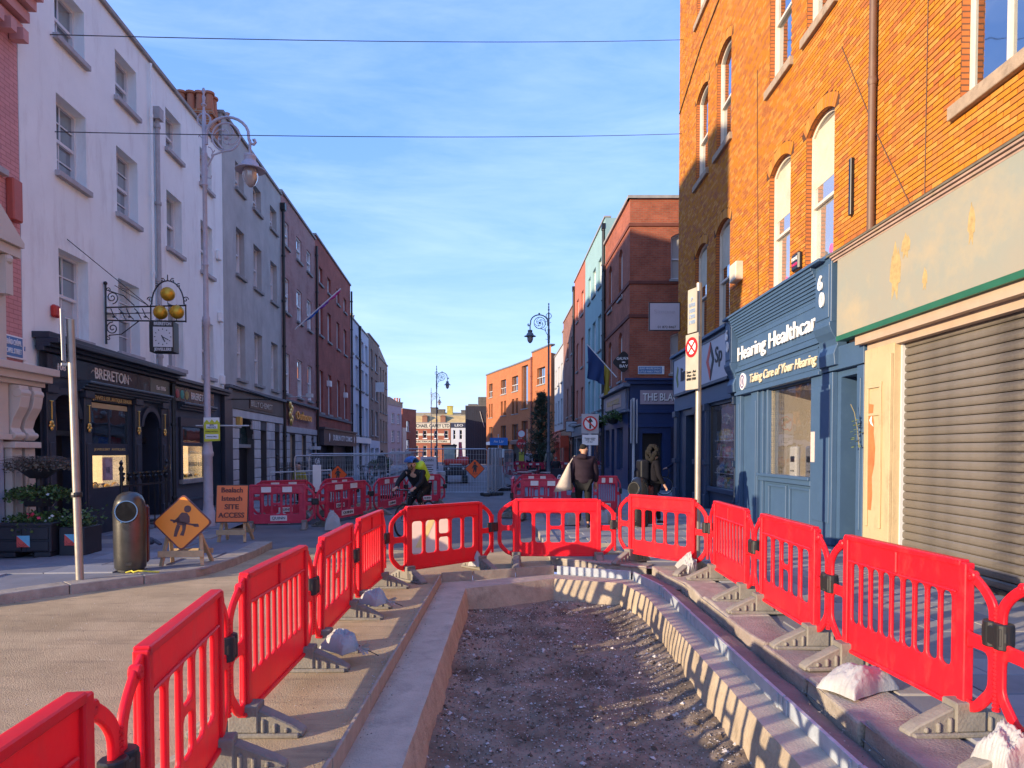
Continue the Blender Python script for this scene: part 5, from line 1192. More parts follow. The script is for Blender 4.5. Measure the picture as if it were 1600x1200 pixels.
def ends():
    h = []
    for k in (0, 1):
        q = lambda x: BL - x if k else x
        h.append(rpoly([(q(.06), .60), (q(.06), .77), (q(.12), .845), (q(.225), .905), (q(.225), .60)][::-1 if k else 1], .04))
        h.append(rpoly([(q(.06), .33), (q(.06), .52), (q(.225), .52), (q(.225), .21), (q(.17), .21)][::-1 if k else 1], .04))
    return h
HA = ends(); HB = ends()
for i in range(5):
    x = .345 + i * .2175
    if i == 2: HA += [rrect(x, x + .165, .34, .54, .035), rrect(x, x + .165, .59, .79, .035)]
    else: HA.append(rrect(x, x + .165, .34, .79, .04))
for i in range(9):
    x = .335 + i * .1215
    HB.append(rrect(x, x + .092, .36, .80, .035))
BM = {}
def barrier_parts(kind, m, reflect):
    key = (kind, m.name)
    if key not in BM:
        pn = curve_solid('panel', OUT, HA if kind == 'A' else HB, .026, .008, m)
        mb = MB()
        for x in (.245, 1.475): mb.box(x, x + .06, -.03, .03, .13, .99)
        mb.box(.26, 1.49, -.032, .032, .965, 1.004); mb.box(.3, 1.45, -.028, .028, .805, .82); mb.box(.2, 1.55, -.03, .03, .132, .16)
        if kind == 'B':
            for x in (.875,): mb.box(x - .012, x + .012, -.028, .028, .82, .965)
        for x in (.19, 1.56): mb.lathe([(.0001, -.022), (.03, -.022), (.03, .022), (.0001, .022)], (0, 0, 0), 10, 0, Matrix.Translation((x, 0, .925)) @ Matrix.Rotation(R(90), 4, 'X'))
        rb = mb.mesh('rib', m, bevel=.006, seg=1)
        hg = MB(); prof = []
        for i in range(26): z = .22 + i * .022; prof += [(.021, z), (.021, z + .012), (.014, z + .013), (.014, z + .021)]
        hg = hg.lathe(prof, (0, 0, 0), 8).mesh('hinge', m)
        ft = MB(); pr = [(-.36, 0), (.36, 0), (.36, .03), (.30, .07), (.10, .165), (-.10, .165), (-.30, .07), (-.36, .03)]
        ft.prism(pr, -.05, .05, axis='x'); ft.box(-.075, .075, -.34, .34, 0, .03); ft.box(-.065, .065, -.09, .09, .03, .20)
        for y in (-.26, -.19, -.12, .12, .19, .26): ft.prism([(y - .012, .03), (y + .012, .03), (y + .012, .03 + max(.02, .13 - abs(y) * .38)), (y - .012, .03 + max(.02, .13 - abs(y) * .38))], -.066, .066, axis='x')
        ft = ft.mesh('foot', M_foot, bevel=.008)
        cl = MB().box(-.07, .07, -.045, .045, .56, .66).box(-.085, .085, -.03, .03, .58, .64).lathe([(.05, .54), (.05, .68)], (.04, 0, 0), 10).lathe([(.05, .54), (.05, .68)], (-.04, 0, 0), 10).mesh('connector', M_clip, bevel=.006)
        rf = MB().box(.52, .74, -.036, -.018, .83, .95).mesh('reflector', M_refl)
        nm = MB().box(.72, 1.1, -.03, -.017, .19, .31).mesh('name_plate', M_refl)
        BM[key] = (pn, rb, hg, ft, cl, rf, nm)
    return BM[key]
def barrier(p, q, kind, label, z=0.0, m=None, group='red plastic barriers round the trench', reflect=False, lean=0.0, foot_dy=(0, 0), clip=True):
    m = m or M_bar; p = Vector((*p, 0)); q = Vector((*q, 0)); d = q - p; pn, rb, hg, ft, cl, rf, nm = barrier_parts(kind, m, reflect)
    t = thing('barrier', label, 'barrier', (p.x, p.y, z), math.atan2(d.y, d.x), group); t.scale = (d.length / BL, 1, 1); t.rotation_euler.x = lean
    link('panel', pn, t); link('rib', rb, t); link('hinge', hg, t, (BL - .005, 0, 0))
    for x, dy in zip((.28, 1.5), foot_dy): link('foot', ft, t, (x, dy, 0))
    if clip: link('connector', cl, t, (BL, 0, rnd.uniform(-.02, .03)))
    if reflect:
        link('reflector', rf, t); link('reflector', rf, t, (.48, 0, 0)); o = link('name_plate', nm, t); text(o, 'QUINN', .09, (.91, -.032, .25), M_ink, width=.3)
    return t
S = 'glossy red barrier with '
JR = [(2.60, 1.95), (2.62, 3.70), (2.50, 5.42), (2.53, 7.2), (2.58, 8.98)]
barrier(JR[1], JR[0], 'A', S + 'wide openings at the bottom right corner', .122)
barrier(JR[2], JR[1], 'B', S + 'narrow slots standing in front of the steel shutter', .122)
barrier(JR[3], JR[2], 'A', S + 'wide openings standing in front of the blue hearing shop door', .122)
barrier(JR[4], JR[3], 'B', S + 'narrow slots standing below the goods window of the corner shop', .122)
barrier((1.60, 10.35), (2.56, 9.0), 'A', S + 'wide openings in front of the woman with dark curly hair', .115)
barrier((-.22, 10.42), (1.56, 10.40), 'A', S + 'wide openings in front of the man in the padded jacket', .03)
barrier((-1.62, 9.08), (-.29, 10.38), 'A', S + 'wide openings below the cyclist in the blue helmet', .004)
JL = [(-1.20, .62), (-1.37, 2.38), (-1.63, 3.93), (-1.66, 5.72), (-1.70, 7.38), (-1.66, 9.0)]
barrier(JL[0], JL[1], 'B', S + 'solid looking face cut off at the bottom left corner', .004)
barrier(JL[1], JL[2], 'A', S + 'wide openings, second from the camera on the left side', .004)
barrier(JL[2], JL[3], 'B', S + 'narrow slots, third from the camera on the left side', .004)
barrier(JL[3], JL[4], 'A', S + 'wide openings, fourth from the camera on the left side', .004, lean=.02)
barrier(JL[4], JL[5], 'B', S + 'narrow slots, last of the left side before the far row', .004)
G2 = 'older pink red barriers further down the street'; S = 'old pinkish barrier '
barrier((-6.05, 15.25), (-4.45, 15.6), 'A', S + 'right beside the SITE ACCESS board', .0, M_bar2, G2, True)
barrier((-4.42, 15.6), (-3.72, 18.2), 'A', S + 'below the orange diamond on the leaning fence', .0, M_bar2, G2, True)
barrier((-3.72, 18.5), (-3.3, 21.5), 'B', S + 'left of the cyclist and second behind the leaning fence diamond', .0, M_bar2, G2, True)
barrier((-3.3, 21.6), (-2.2, 22.6), 'A', S + 'directly behind the arms of the cyclist', .0, M_bar2, G2, True)
barrier((-6.5, 17.2), (-5.2, 18.2), 'B', S + 'inside the dug area behind the SITE ACCESS barrier', .0, M_bar2, G2, True)
barrier((-5.1, 18.3), (-4.5, 20.0), 'B', S + 'inside the dug area nearest the fence', .0, M_bar2, G2, True)
barrier((.02, 17.5), (1.55, 17.2), 'A', S + 'left of the man with the cream tote bag', .05, M_bar2, G2, True)
barrier((.05, 20.5), (.0, 17.6), 'B', S + 'running away from the camera left of the pavement corner', .02, M_bar2, G2, True)
barrier((.1, 20.6), (1.4, 20.9), 'A', S + 'behind the tote bag at the rear of its enclosure', .05, M_bar2, G2, True)
barrier((2.05, 17.4), (2.75, 17.5), 'B', S + 'short one between the padded jacket and the black bin', .122, M_bar2, G2, True)
for i, (x, y, a) in enumerate(((0.05, 50, .2), (1.6, 50.4, .1), (-.6, 46, .5), (2.6, 47, -.2), (.6, 44, .3))):
    barrier((x, y), (x + 1.7 * math.cos(a), y + 1.7 * math.sin(a)), 'A', S + ['far off under the blue road sign', 'far off left of the yellow wrapped post', 'far off behind the fence end', 'far off before the dark coated walkers', 'far off behind the cafe tables'][i], .02, M_bar2, G2, True)

# ------------------------------------------------------------------ sandbags on the barrier feet
M_bag = mat('sandbag_white', (.38, .37, .36), .55, .08, 5, .35, 60, spots=.5, spotc=(.30, .25, .20), spotscale=6)
def sandbag(loc, rz, size, label, m=None, tied=True, tilt=0.0):
    """a slumped sack: two sheets of cloth joined at a seam, with creases, dog-eared corners and a gathered neck"""
    t = thing('sandbag', label, 'sandbag', loc, rz, 'sandbags weighing down the barriers'); rg = random.Random(sum(map(ord, label))); o = rg.uniform(0, 90); n = 44; mb = MB(); a, b, h = size
    for top in (1, 0):
        vs = []
        for j in range(n + 1):
            for i in range(n + 1):
                u, v = 2 * i / n - 1, 2 * j / n - 1; T = ((1 - abs(u) ** 3.2) * (1 - abs(v) ** 3.2)) ** .55; g = max(0, (u - .45) / .55) if tied else 0
                x = a * u * (1 - .10 * (1 - v * v) + .05 * noise.noise((v * 2, o, 0))); y = b * v * (1 - .16 * (1 - u * u) + .06 * noise.noise((u * 2, 0, o))) * (1 - .86 * g)
                c = (1 - abs(noise.noise((u * 1.3 + o, v * 6.5, o)))) ** 5 + .8 * (1 - abs(noise.noise((u * 5 + v * 3, v * 2 - u * 2, o + 7)))) ** 6; lump = noise.noise((u * 1.5, v * 1.5, o)) * .35
                z = h * (1.7 * T * (1 + lump) * (1 - .45 * g) + (.16 * c - .06) * min(1, T * 3)) + .1 * h if top else h * (.10 - .10 * T)
                vs.append((x, y, max(0, z) + (g * h * .5)))
        mb.add(vs, [(j * (n + 1) + i, j * (n + 1) + i + 1, (j + 1) * (n + 1) + i + 1, (j + 1) * (n + 1) + i) for j in range(n) for i in range(n)])
    me = mb.mesh('bag', m or M_bag, 'all', merge=False); bg_ = link('bag', me, t, rot=(0, tilt, 0))
    if tied:
        nb = MB(); x0 = a * .98; z0 = h * .9
        for i in range(11):
            q = i * .571; nb.add([(x0, 0, z0), (x0 + .06 + .03 * (i % 2), .055 * math.cos(q), z0 + .05 * math.sin(q)), (x0 + .07, .055 * math.cos(q + .5), z0 + .05 * math.sin(q + .5))], [(0, 1, 2)])
        link('tied_neck', nb.mesh('tied_neck', m or M_bag), bg_); link('tie', MB().tube([(x0 - .02, .03, z0), (x0, .06, z0 - .03), (x0 + .05, .1, .03), (x0 + .12, .12, .01)], .004, 5).mesh('tie', M_clip), bg_)
    return t
sandbag((-1.40, 5.65, .10), -.5, (.17, .10, .09), 'tied white sandbag on the barrier foot nearest the camera on the left', tilt=.12)
sandbag((-1.46, 7.3, .12), -.4, (.16, .10, .085), 'tied white sandbag further along the left barriers', tilt=.1)
sandbag((-.52, 10.2, .05), 1.2, (.13, .09, .12), 'small white sandbag leaning under the barrier by the far trench end', tied=False)
sandbag((2.32, 9.2, .12), 1.9, (.15, .09, .15), 'pinkish sandbag propped up at the right far corner of the trench', tied=False, tilt=-.5)
sandbag((2.36, 4.68, .122), .5, (.24, .15, .085), 'crumpled white sandbag lying flat on the kerb below the slotted barrier', tied=False)
sandbag((2.47, 3.42, .122), .3, (.125, .11, .125), 'round white sandbag at the bottom right corner beside a barrier foot', tied=False)
sandbag((1.35, 15.2, .12), .3, (.22, .16, .17), 'grey white sandbag behind the legs of the man on the pavement', tied=False)
sandbag((2.15, 15.6, .12), .8, (.2, .16, .16), 'round grey sandbag between the man and the black bin', tied=False)
sandbag((-3.95, 15.2, .0), .3, (.18, .15, .2), 'white sandbag at the joint of the two old pink barriers', tied=False)
sandbag((-5.6, 16.6, .0), .3, (.25, .18, .13), 'white sandbag seen through the bars of the SITE ACCESS barrier', tied=False)

# ------------------------------------------------------------------ lamp standards
M_lamp = mat('lavender_grey_iron', (.46, .42, .46), .5, .12, 3, .2, 40, spots=.35, spotc=(.2, .18, .2), spotscale=9)
M_lampd = mat('dark_grey_iron', (.13, .14, .16), .5, .15, 3)
M_globe = glass_mat('lamp_globe', (.38, .33, .30), .35)
def lamp(x, y, z, side, m, label):
    t = thing('street_lamp', label, 'street lamp', (x, y, z), 0 if side > 0 else PI, 'ornate lamp standards along the street')
    MB().lathe([(.17, 0), (.17, .3), (.14, .34), (.135, .42), (.12, .46), (.115, 1.5), (.145, 1.53), (.145, 1.6), (.125, 1.64), (.12, 1.72), (.1, 1.78), (.095, 2.1), (.115, 2.14), (.11, 2.2), (.085, 2.26), (.07, 4.3), (.095, 4.34), (.095, 4.5), (.07, 4.55), (.062, 5.6), (.08, 5.63), (.06, 5.68), (.055, 7.3), (.085, 7.34), (.07, 7.4), (.085, 7.6), (.09, 7.68), (.07, 7.72), (.07, 7.95), (.085, 8.0), (.055, 8.05), (.05, 8.9), (.03, 8.93), (.03, 9.0), (.075, 9.04), (.03, 9.08), (.045, 9.2), (.02, 9.26), (.045, 9.32), (.035, 9.38), (.0001, 9.41)], n=14).shrink(.82).build('post', m, t, True)
    mb = MB(); mb.tube([(.14 * math.cos(a), 0, 8.72 + .14 * math.sin(a)) for a in [i * PI / 8 for i in range(16)]], .018, 6, closed=True)
    arch = [(.05, 0, 8.2)] + [(.5 - .46 * math.cos(a), 0, 8.38 + .40 * math.sin(a)) for a in [i * PI / 12 for i in range(1, 12)]] + [(.96, 0, 8.3), (1.0, 0, 8.22), (1.06, 0, 8.2), (1.1, 0, 8.25), (1.08, 0, 8.3), (1.04, 0, 8.29)]
    mb.tube(arch, .032, 8); mb.tube([(.47 + .30 * math.cos(a), 0, 8.36 + .30 * math.sin(a)) for a in [i * PI / 12 for i in range(24)]], .02, 6, closed=True)
    mb.tube([(.06, 0, 7.72), (.2, 0, 7.98), (.4, 0, 8.05), (.6, 0, 8.09), (.72, 0, 8.2)], .018, 6)
    for k in range(4):
        a0 = k * PI / 2 + .4; c = Vector((.47, 0, 8.36)); sp = []
        for i in range(12): u = i / 11; rr = .06 + .2 * u; a = a0 + 2.6 * u; sp.append(c + Vector((rr * math.cos(a), 0, rr * math.sin(a))))
        mb.tube(sp, .013, 5); mb.ball(c + Vector((.15 * math.cos(a0), 0, .15 * math.sin(a0))), .03, 6)
    for i in range(2): sp = [(.08 + .16 * u + .05 * math.sin(6 * u), 0, 8.05 + i * .3 + .1 * math.cos(5 * u)) for u in [j / 8 for j in range(9)]]; mb.tube(sp, .012, 5)
    mb.ball((.47, 0, 8.36), .06, 8); mb.lathe([(.06, 0), (.03, .05), (.06, .1), (.02, .12)], (.5, 0, 8.76), 8); mb.tube([(-.05, 0, 8.35), (-.1, 0, 8.4), (-.12, 0, 8.36)], .012, 5); mb.tube([(.05, 0, 7.5), (.14, 0, 7.48), (.15, 0, 7.54)], .012, 5)
    mb.build('scroll_bracket', m, t, True)
    MB().lathe([(.03, .3), (.03, 0), (.12, -.02), (.13, -.06), (.12, -.08), (.12, -.15), (.17, -.2), (.2, -.28), (.31, -.33), (.315, -.35), (.2, -.33), (.1, -.3)], (.98, 0, 8.0), 18).build('lamp_hood', m, t, True)
    MB().lathe([(.16, 0), (.165, -.1), (.15, -.22), (.1, -.33), (.04, -.38), (.0001, -.39)], (.98, 0, 7.68), 14).build('lamp_globe', M_globe, t, 'all')
    return t
lp1 = lamp(-6.6, 15.0, .12, 1, M_lamp, 'tall ornate lavender grey lamp standard with scroll bracket before the white building')
lamp(1.93, 36.5, .12, -1, MATS['dark_grey_iron'], 'ornate lamp standard on the right pavement, its arm reaching left beside the pine')
lamp(-6.85, 63, .1, 1, M_lampd, 'distant ornate lamp standard in mid street, the taller looking of the two')
lamp(-9.8, 84, .0, 1, M_lampd, 'most distant ornate lamp standard left of the other far one')
t = thing('notice', 'yellow public notice with zigzag top strapped to the lamp standard', 'notice', (-6.44, 14.86, 1.95)); 
M_yel = mat('notice_yellow', (.62, .62, .05), .5, .06); MB().prism([(-.17, 0), (.17, .02), (.17, .40), (.11, .47), (.06, .41), (0, .48), (-.05, .41), (-.11, .47), (-.17, .40)], -.012, 0).build('board', M_yel, t); MB().box(-.18, .16, -.004, .004, .36, .52).build('backing', M_white, t)
MB().box(-.14, .14, -.016, -.012, .06, .16).box(-.12, .12, -.016, -.012, .28, .37).build('paper', M_white, t); text(t, 'SITE\nNOTICE', .05, (0, -.018, .33), M_ink); text(t, 'PUBLIC NOTICE', .03, (0, -.018, .22), M_ink, width=.26); text(t, 'Planning Office', .03, (0, -.018, .11), M_ink, width=.22); MB().box(-.14, .14, -.015, -.012, .19, .245).build('black_band', M_yel, t)
t = thing('arm_rail', 'thin metal arm sticking out sideways from the lamp standard', 'bracket', (-6.6, 15.0, 2.3)); MB().tube([(-.25, 0, 0), (.9, 0, 0)], .016, 6).build('arm', M_grey, t)

# ------------------------------------------------------------------ steel poles and road signs
M_pole = mat('galvanised_pole', (.36, .32, .27), .45, .15, 5, .1, 30, metal=.55, spots=.4, spotc=(.3, .26, .22), spotscale=8)
M_signg0 = mat('plate_back_grey', (.30, .30, .31), .4, .1, metal=.4)
t = thing('sign_pole', 'bare galvanised sign pole on the kerb in front of the black planter', 'pole', (-5.47, 8.71, .12)); t.rotation_euler.y = -.02
MB().tube([(0, 0, 0), (0, 0, 3.28)], .045, 12).build('pole', M_pole, t, True); MB().box(-.012, .012, -.12, .14, 2.75, 3.4).box(-.03, .06, -.02, .02, 2.7, 2.74).build('sign_plate', M_signg0, t, bevel=.005, rot=(0, 0, R(27)), loc=(-.10, 0, 0)); MB().lathe([(.062, 0), (.066, .03), (.062, .06)], (0, 0, 1.05), 12).build('clamp', M_clip, t)
t = thing('parking_sign', 'tall steel pole with a no parking roundel in front of the corner shop', 'road sign', (2.81, 10.45, .12)); MB().tube([(0, 0, 0), (0, 0, 4.15)], .045, 12).build('pole', M_pole, t, True)
M_plate = mat('sign_plate_cream', (.42, .38, .31), .5, .1, 4); Mz = Matrix.Rotation(R(-62), 4, 'Z') ; 
pg = MB().box(-.16, .16, -.035, -.02, 2.55, 3.38, 0).build('sign_plate', M_plate, t, bevel=.004, rot=(0, 0, R(-70)), loc=(-.09, -.06, 0))
M_sr = mat('sign_red', (.6, .015, .02), .45, .05); Rx90 = Matrix.Rotation(R(90), 4, 'X')
MB().lathe([(.105, 0), (.15, 0), (.15, .006), (.105, .006)], (0, 0, 0), 24, 0, Matrix.Translation((0, -.036, 3.18)) @ Rx90).bar((-.09, -.04, 3.27), (.09, -.04, 3.09), .006, .03, up=(0, 1, 0)).bar((-.09, -.04, 3.09), (.09, -.04, 3.27), .006, .03, up=(0, 1, 0)).build('roundel', M_sr, pg); MB().lathe([(.0001, 0), (.105, 0), (.105, .003), (.0001, .003)], (0, 0, 0), 24, 0, Matrix.Translation((0, -.036, 3.18)) @ Rx90).build('roundel_face', M_white, pg)
text(pg, 'Luan - Aoi\nMon - Fri\n0700 1900', .055, (0, -.04, 2.76), M_ink)
pg = MB().box(-.12, .12, -.03, -.018, 3.4, 4.05).build('time_plate', M_plate, t, rot=(0, 0, R(-72)), loc=(-.09, -.06, 0)); text(pg, 'P\n0700\n1000\n1200\n1900', .085, (0, -.034, 3.72), mat('pale_blue_ink', (.3, .4, .55), .6))
def road_sign(x, y, H, label, faces, cat='road sign', rz=0.0, pm=None, r_=.045):
    t = thing('road_sign', label, cat, (x, y, .12), rz); MB().tube([(0, .05, 0), (0, .05, H)], r_, 10).build('pole', pm or M_grey, t, True)
    for fn in faces: fn(t)
    return t
def plate(x0, x1, z0, z1, m, tx=None, size=.06, tm=None, y=-.01):
    def go(t):
        p = MB().box(x0, x1, y, y + .02, z0, z1).build('sign_plate', m, t, bevel=.004)
        if tx: text(p, tx, size, ((x0 + x1) / 2, y - .004, (z0 + z1) / 2), tm or M_ink)
    return go
def disc(z, r, m, ring=None, mark=None):
    def go(t):
        p = MB().lathe([(.0001, 0), (r, 0), (r, .012), (.0001, .012)], (0, 0, 0), 24, 0, Matrix.Translation((0, -.02, z)) @ Rx90).build('sign_disc', m, t)
        if ring: MB().lathe([(r * .8, 0), (r, 0), (r, .006), (r * .8, .006)], (0, 0, 0), 24, 0, Matrix.Translation((0, -.034, z)) @ Rx90).build('ring', ring, p)
        if mark == 'ahead':
            MB().box(-.03, .03, -.038, -.03, z - .17, z + .06).prism([(-.09, z + .05), (.09, z + .05), (0, z + .2)], -.038, -.03).build('arrow', M_ink, p); MB().bar((-r * .58, -.042, z + r * .58), (r * .58, -.042, z - r * .58), .006, .045, up=(0, 1, 0)).build('slash', ring, p)
        elif mark: text(p, mark, r * .62, (0, -.04, z), M_white if m is not M_white else M_ink)
    return go
M_signg = mat('sign_grey', (.40, .41, .43), .5, .06)
road_sign(2.55, 22.6, 2.75, 'grey road sign with a no straight ahead roundel and small text plate by the pub', [plate(-.28, .28, 2.2, 2.84, M_signg), disc(2.53, .24, M_white, M_sr, 'ahead'), plate(-.26, .26, 1.82, 2.16, M_white, 'Except cyclists\n0700 - 1900\nall days', .06)])
t = road_sign(4.35, 24.5, 3.5, 'grey steel pole with back to back sign plates seen edge on before the pub door', [], rz=R(82)); 
for y in (-.08, .12): MB().box(-.3, .3, y, y + .03, 1.9, 3.45).build('sign_plate', M_signg, t, bevel=.01)
road_sign(.75, 55, 3.2, 'distant stop sign above a yellow wrapped post', [disc(3.0, .33, M_white, M_sr, None), disc(2.2, .4, M_sr, None, 'STOP'), lambda t: MB().box(-.2, .2, -.05, .35, 0, 1.55).build('yellow_wrap', mat('wrap_yellow', (.5, .45, .05), .6), t)])
road_sign(-1.1, 56, 3, 'distant blue direction sign on two white plates beneath', [plate(-.7, .75, 2.1, 2.7, mat('sign_blue', (.03, .2, .6), .5), 'An Lár', .3, M_white), plate(-.45, -.05, 1.1, 1.8, M_white), plate(.05, .45, 1.1, 1.8, M_white)])

# ------------------------------------------------------------------ orange roadworks boards on timber trestles
M_or = mat('sign_orange', (.82, .25, .015), .5, .05, 3); M_or2 = mat('sign_orange_pale', (.78, .17, .045), .5, .05, 3); M_tim = mat('raw_timber', (.45, .31, .17), .8, .2, 6, .3, 40)
def trestle(t, w_, hz, m=None):
    hz -= .16
    mb = MB()
    for sx in (-1, 1):
        MB().bar((sx * w_ * .45, -.12, 0), (sx * w_ * .36, .0, hz), .05, .04).build('leg', M_tim, t, bevel=.004); MB().bar((sx * w_ * .45, .3, 0), (sx * w_ * .33, .03, hz), .05, .04).build('leg', M_tim, t, bevel=.004)
    MB().box(-w_ * .5, w_ * .5, -.16, -.13, .13, .22).build('cross_rail', M_tim, t, bevel=.004); MB().box(-w_ * .48, w_ * .5, .24, .27, .13, .2).build('cross_rail', M_tim, t, bevel=.004)
t = thing('roadworks_sign', 'orange diamond sign with a digging man leaning on a timber trestle by the bin', 'roadworks sign', (-4.68, 9.85, .125), .1); trestle(t, .62, .6)
d = MB().prism(rpoly([(0, .24), (.385, .62), (0, 1.0), (-.385, .62)], .05), -.012, .012).build('sign_face', M_or, t, rot=(R(-9), 0, 0), loc=(0, -.17, .0)); MB().prism(rpoly([(0, .215), (.41, .62), (0, 1.025), (-.41, .62)], .05), -.006, .018).build('border', mat('sign_maroon', (.12, .03, .03), .5), d)
mb = MB(); y0, y1 = -.017, -.012; mb.prism([(x, z) for x, z in rrect(.02, .115, .76, .86, .045, 4)], y0, y1)
mb.prism([(-.01, .76), (.06, .755), (.1, .70), (.105, .62), (.02, .58), (-.06, .58), (-.08, .64), (-.05, .71)], y0, y1); mb.prism([(-.07, .59), (-.02, .57), (-.05, .48), (-.065, .42), (-.105, .42), (-.095, .5)], y0, y1); mb.prism([(.0, .59), (.06, .6), (.05, .52), (.03, .43), (-.02, .44), (.01, .52)], y0, y1)
mb.bar((-.16, -.0145, .655), (.19, -.0145, .575), .005, .025, up=(0, 1, 0)); mb.prism(rpoly([(.13, .60), (.17, .555), (.235, .555), (.22, .60)], .01), y0, y1); mb.prism([(-.05, .70), (-.13, .63), (-.11, .61), (-.03, .65)], y0, y1); mb.build('digging_man', mat('sign_brown', (.10, .045, .04), .6), d)
t = thing('site_access_sign', 'square orange SITE ACCESS board in two languages on a timber trestle', 'roadworks sign', (-5.02, 12.45, .12), .02); trestle(t, .52, .62)
d = MB().box(-.28, .28, -.012, .012, .36, 1.02).build('sign_face', M_or2, t, bevel=.012, rot=(R(-6), 0, .0), loc=(0, -.15, 0)); MB().box(-.29, .29, -.006, .016, .35, 1.03).build('border', M_clip, d)
M_sb = mat('sign_text_brown', (.11, .03, .025), .6)
for i, (s, w_) in enumerate((('Bealach', .38), ('Isteach', .36), ('SITE', .25), ('ACCESS', .46))): text(d, s, .125, (0, -.016, .93 - i * .15), M_sb, width=w_, bold=.002)

# ------------------------------------------------------------------ litter bins
M_bin = mat('bin_metal', (.11, .105, .095), .28, .25, 3, .15, 25, metal=.75, spots=.4, spotc=(.13, .12, .1), spotscale=5)
def litter_bin(x, y, rz, label, m):
    t = thing('litter_bin', label, 'litter bin', (x, y, .122), rz)
    t.scale = (.84, .84, .9)
    prof = [(.22, .03), (.235, .06), (.24, .2), (.245, .85), (.24, .95), (.22, 1.05), (.18, 1.13), (.11, 1.18), (.0001, 1.2)]
    mb = MB().lathe(prof, n=28); b = mb.build('bin_body', m, t, True); MB().lathe([(.2, 0), (.2, .04)], n=20).build('plinth', M_clip, t)
    MB().box(-.05, .26, .05, .3, .08, .98).build('rear_housing', mat('bin_red', (.10, .012, .012), .25, .4, 2, metal=.4), t, bevel=.05, seg=3)
    Mx = Matrix.Translation((-.02, -.20, .9)) @ Matrix.Rotation(R(78), 4, 'X')
    MB().lathe([(.15, -.04), (.165, -.04), (.175, .02), (.165, .055), (.15, .055), (.145, .02)], n=24, M=Mx).build('mouth_ring', mat('bin_chrome', (.3, .3, .3), .15, .1, metal=.9), t, True); MB().lathe([(.0001, .052), (.15, .052)], n=24, M=Mx).build('mouth', M_dark, t)
    MB().box(-.1, .02, -.262, -.235, .74, .79).build('litter_bag', mat('blue_bag', (.05, .25, .6), .5), t, bevel=.01); MB().lathe([(.04, 0), (.05, 0), (.05, .01), (.04, .01)], n=14, M=Matrix.Translation((-.02, -.245, .68)) @ Rx90).build('emblem', m, t); MB().box(-.06, .05, -.25, -.236, .1, .14).build('maker_plate', m, t)
    return t
litter_bin(-5.22, 9.42, .38, 'dark metallic bullet shaped litter bin with round mouth near the kerb', M_bin)
t = litter_bin(2.75, 14.9, -.75, 'black litter bin with chrome ringed mouth behind the red barriers on the right', mat('bin_black', (.012, .012, .014), .25, .2)); 
t = thing('yellow_tape', 'scrap of yellow tape lying on the kerb at the foot of the bin', 'tape', (-5.0, 9.12, .128)); MB().tube([(-.12, 0, .01), (-.05, .02, .03), (0, -.02, .02), (.05, .0, .035), (.3, .05, .012)], .012, 5).build('tape', mat('tape_yellow', (.7, .6, .05), .5), t)
t = thing('pigeon', 'dark pigeon walking on the pavement between bin and orange diamond', 'pigeon', (-6.05, 11.5, .12), 2.8)
MB().ball((0, 0, .13), .075, 10, sq=(1.5, .9, .9)).ball((.12, 0, .22), .035, 8).tube([(.08, 0, .16), (.12, 0, .22)], .035, 8).prism([(-.1, .12), (-.24, .07), (-.24, .1), (-.1, .17)], -.03, .03).build('body', mat('pigeon_grey', (.05, .05, .07), .6, .4, 20), t, True); MB().tube([(.0, .02, .08), (.0, .02, 0)], .008, 5).tube([(.02, -.02, .08), (.03, -.02, 0)], .008, 5).build('legs', mat('pigeon_leg', (.35, .1, .08), .6), t)

# ------------------------------------------------------------------ tiered planter
def leaves(name, n, place, size, mats, parent, wts=None, up=.3):
    mb = MB()
    for _ in range(n):
        c = Vector(place()); s = size * rnd.uniform(.6, 1.3); d = Vector((rnd.gauss(0, 1), rnd.gauss(0, 1), rnd.gauss(up, .8))).normalized(); q = d.orthogonal().normalized(); q.rotate(Matrix.Rotation(rnd.uniform(0, 6.3), 3, d)); q *= s * .42
        mb.add([c, c + d * s * .5 + q, c + d * s, c + d * s * .5 - q], [(0, 1, 2, 3)], rnd.choices(range(len(mats)), wts)[0])
    return stuff(mb.build(name, mats, parent, recalc=False, merge=False))
LG = [mat('leaf_green', (.06, .12, .025), .6, .35, 8), mat('leaf_dark', (.03, .06, .018), .6, .35, 8), mat('leaf_light', (.11, .17, .05), .6, .3, 8), mat('petal_white', (.6, .58, .55), .6, .1)]
t = thing('planter', 'three tier black planter full of green plants in front of the jeweller', 'planter', (-7.5, 10.95, .12), .07); t.scale = (.86, .86, .80)
M_plb = mat('planter_black', (.02, .022, .03), .55, .2, 3, .1, 20)
mb = MB().box(-.46, .46, -.46, .46, .1, .62)
for a in (-.3, .3): mb.box(a - .14, a + .14, -.46, .46, 0, .1)
for x0, x1 in ((-.42, -.04), (.04, .42)): mb.box(x0, x1, -.475, -.46, .34, .58); mb.box(x0, x1, -.475, -.46, .12, .31)
mb.box(-.48, .48, -.48, .48, .6, .66); mb.build('trough', M_plb, t, bevel=.012); MB().box(.5, .95, -.3, .3, 0, .55).build('side_trough', M_plb, t, bevel=.012)
MB().lathe([(.22, .95), (.32, 1.15), (.3, 1.15)], n=14).lathe([(.14, 1.5), (.34, 1.68), (.3, 1.68)], n=14).tube([(0, 0, .6), (0, 0, 1.7)], .05, 8).build('upper_bowls', M_plb, t)
M_cr = mat('logo_coral', (.65, .09, .07), .5); M_cb = mat('logo_blue', (.16, .45, .6), .5)
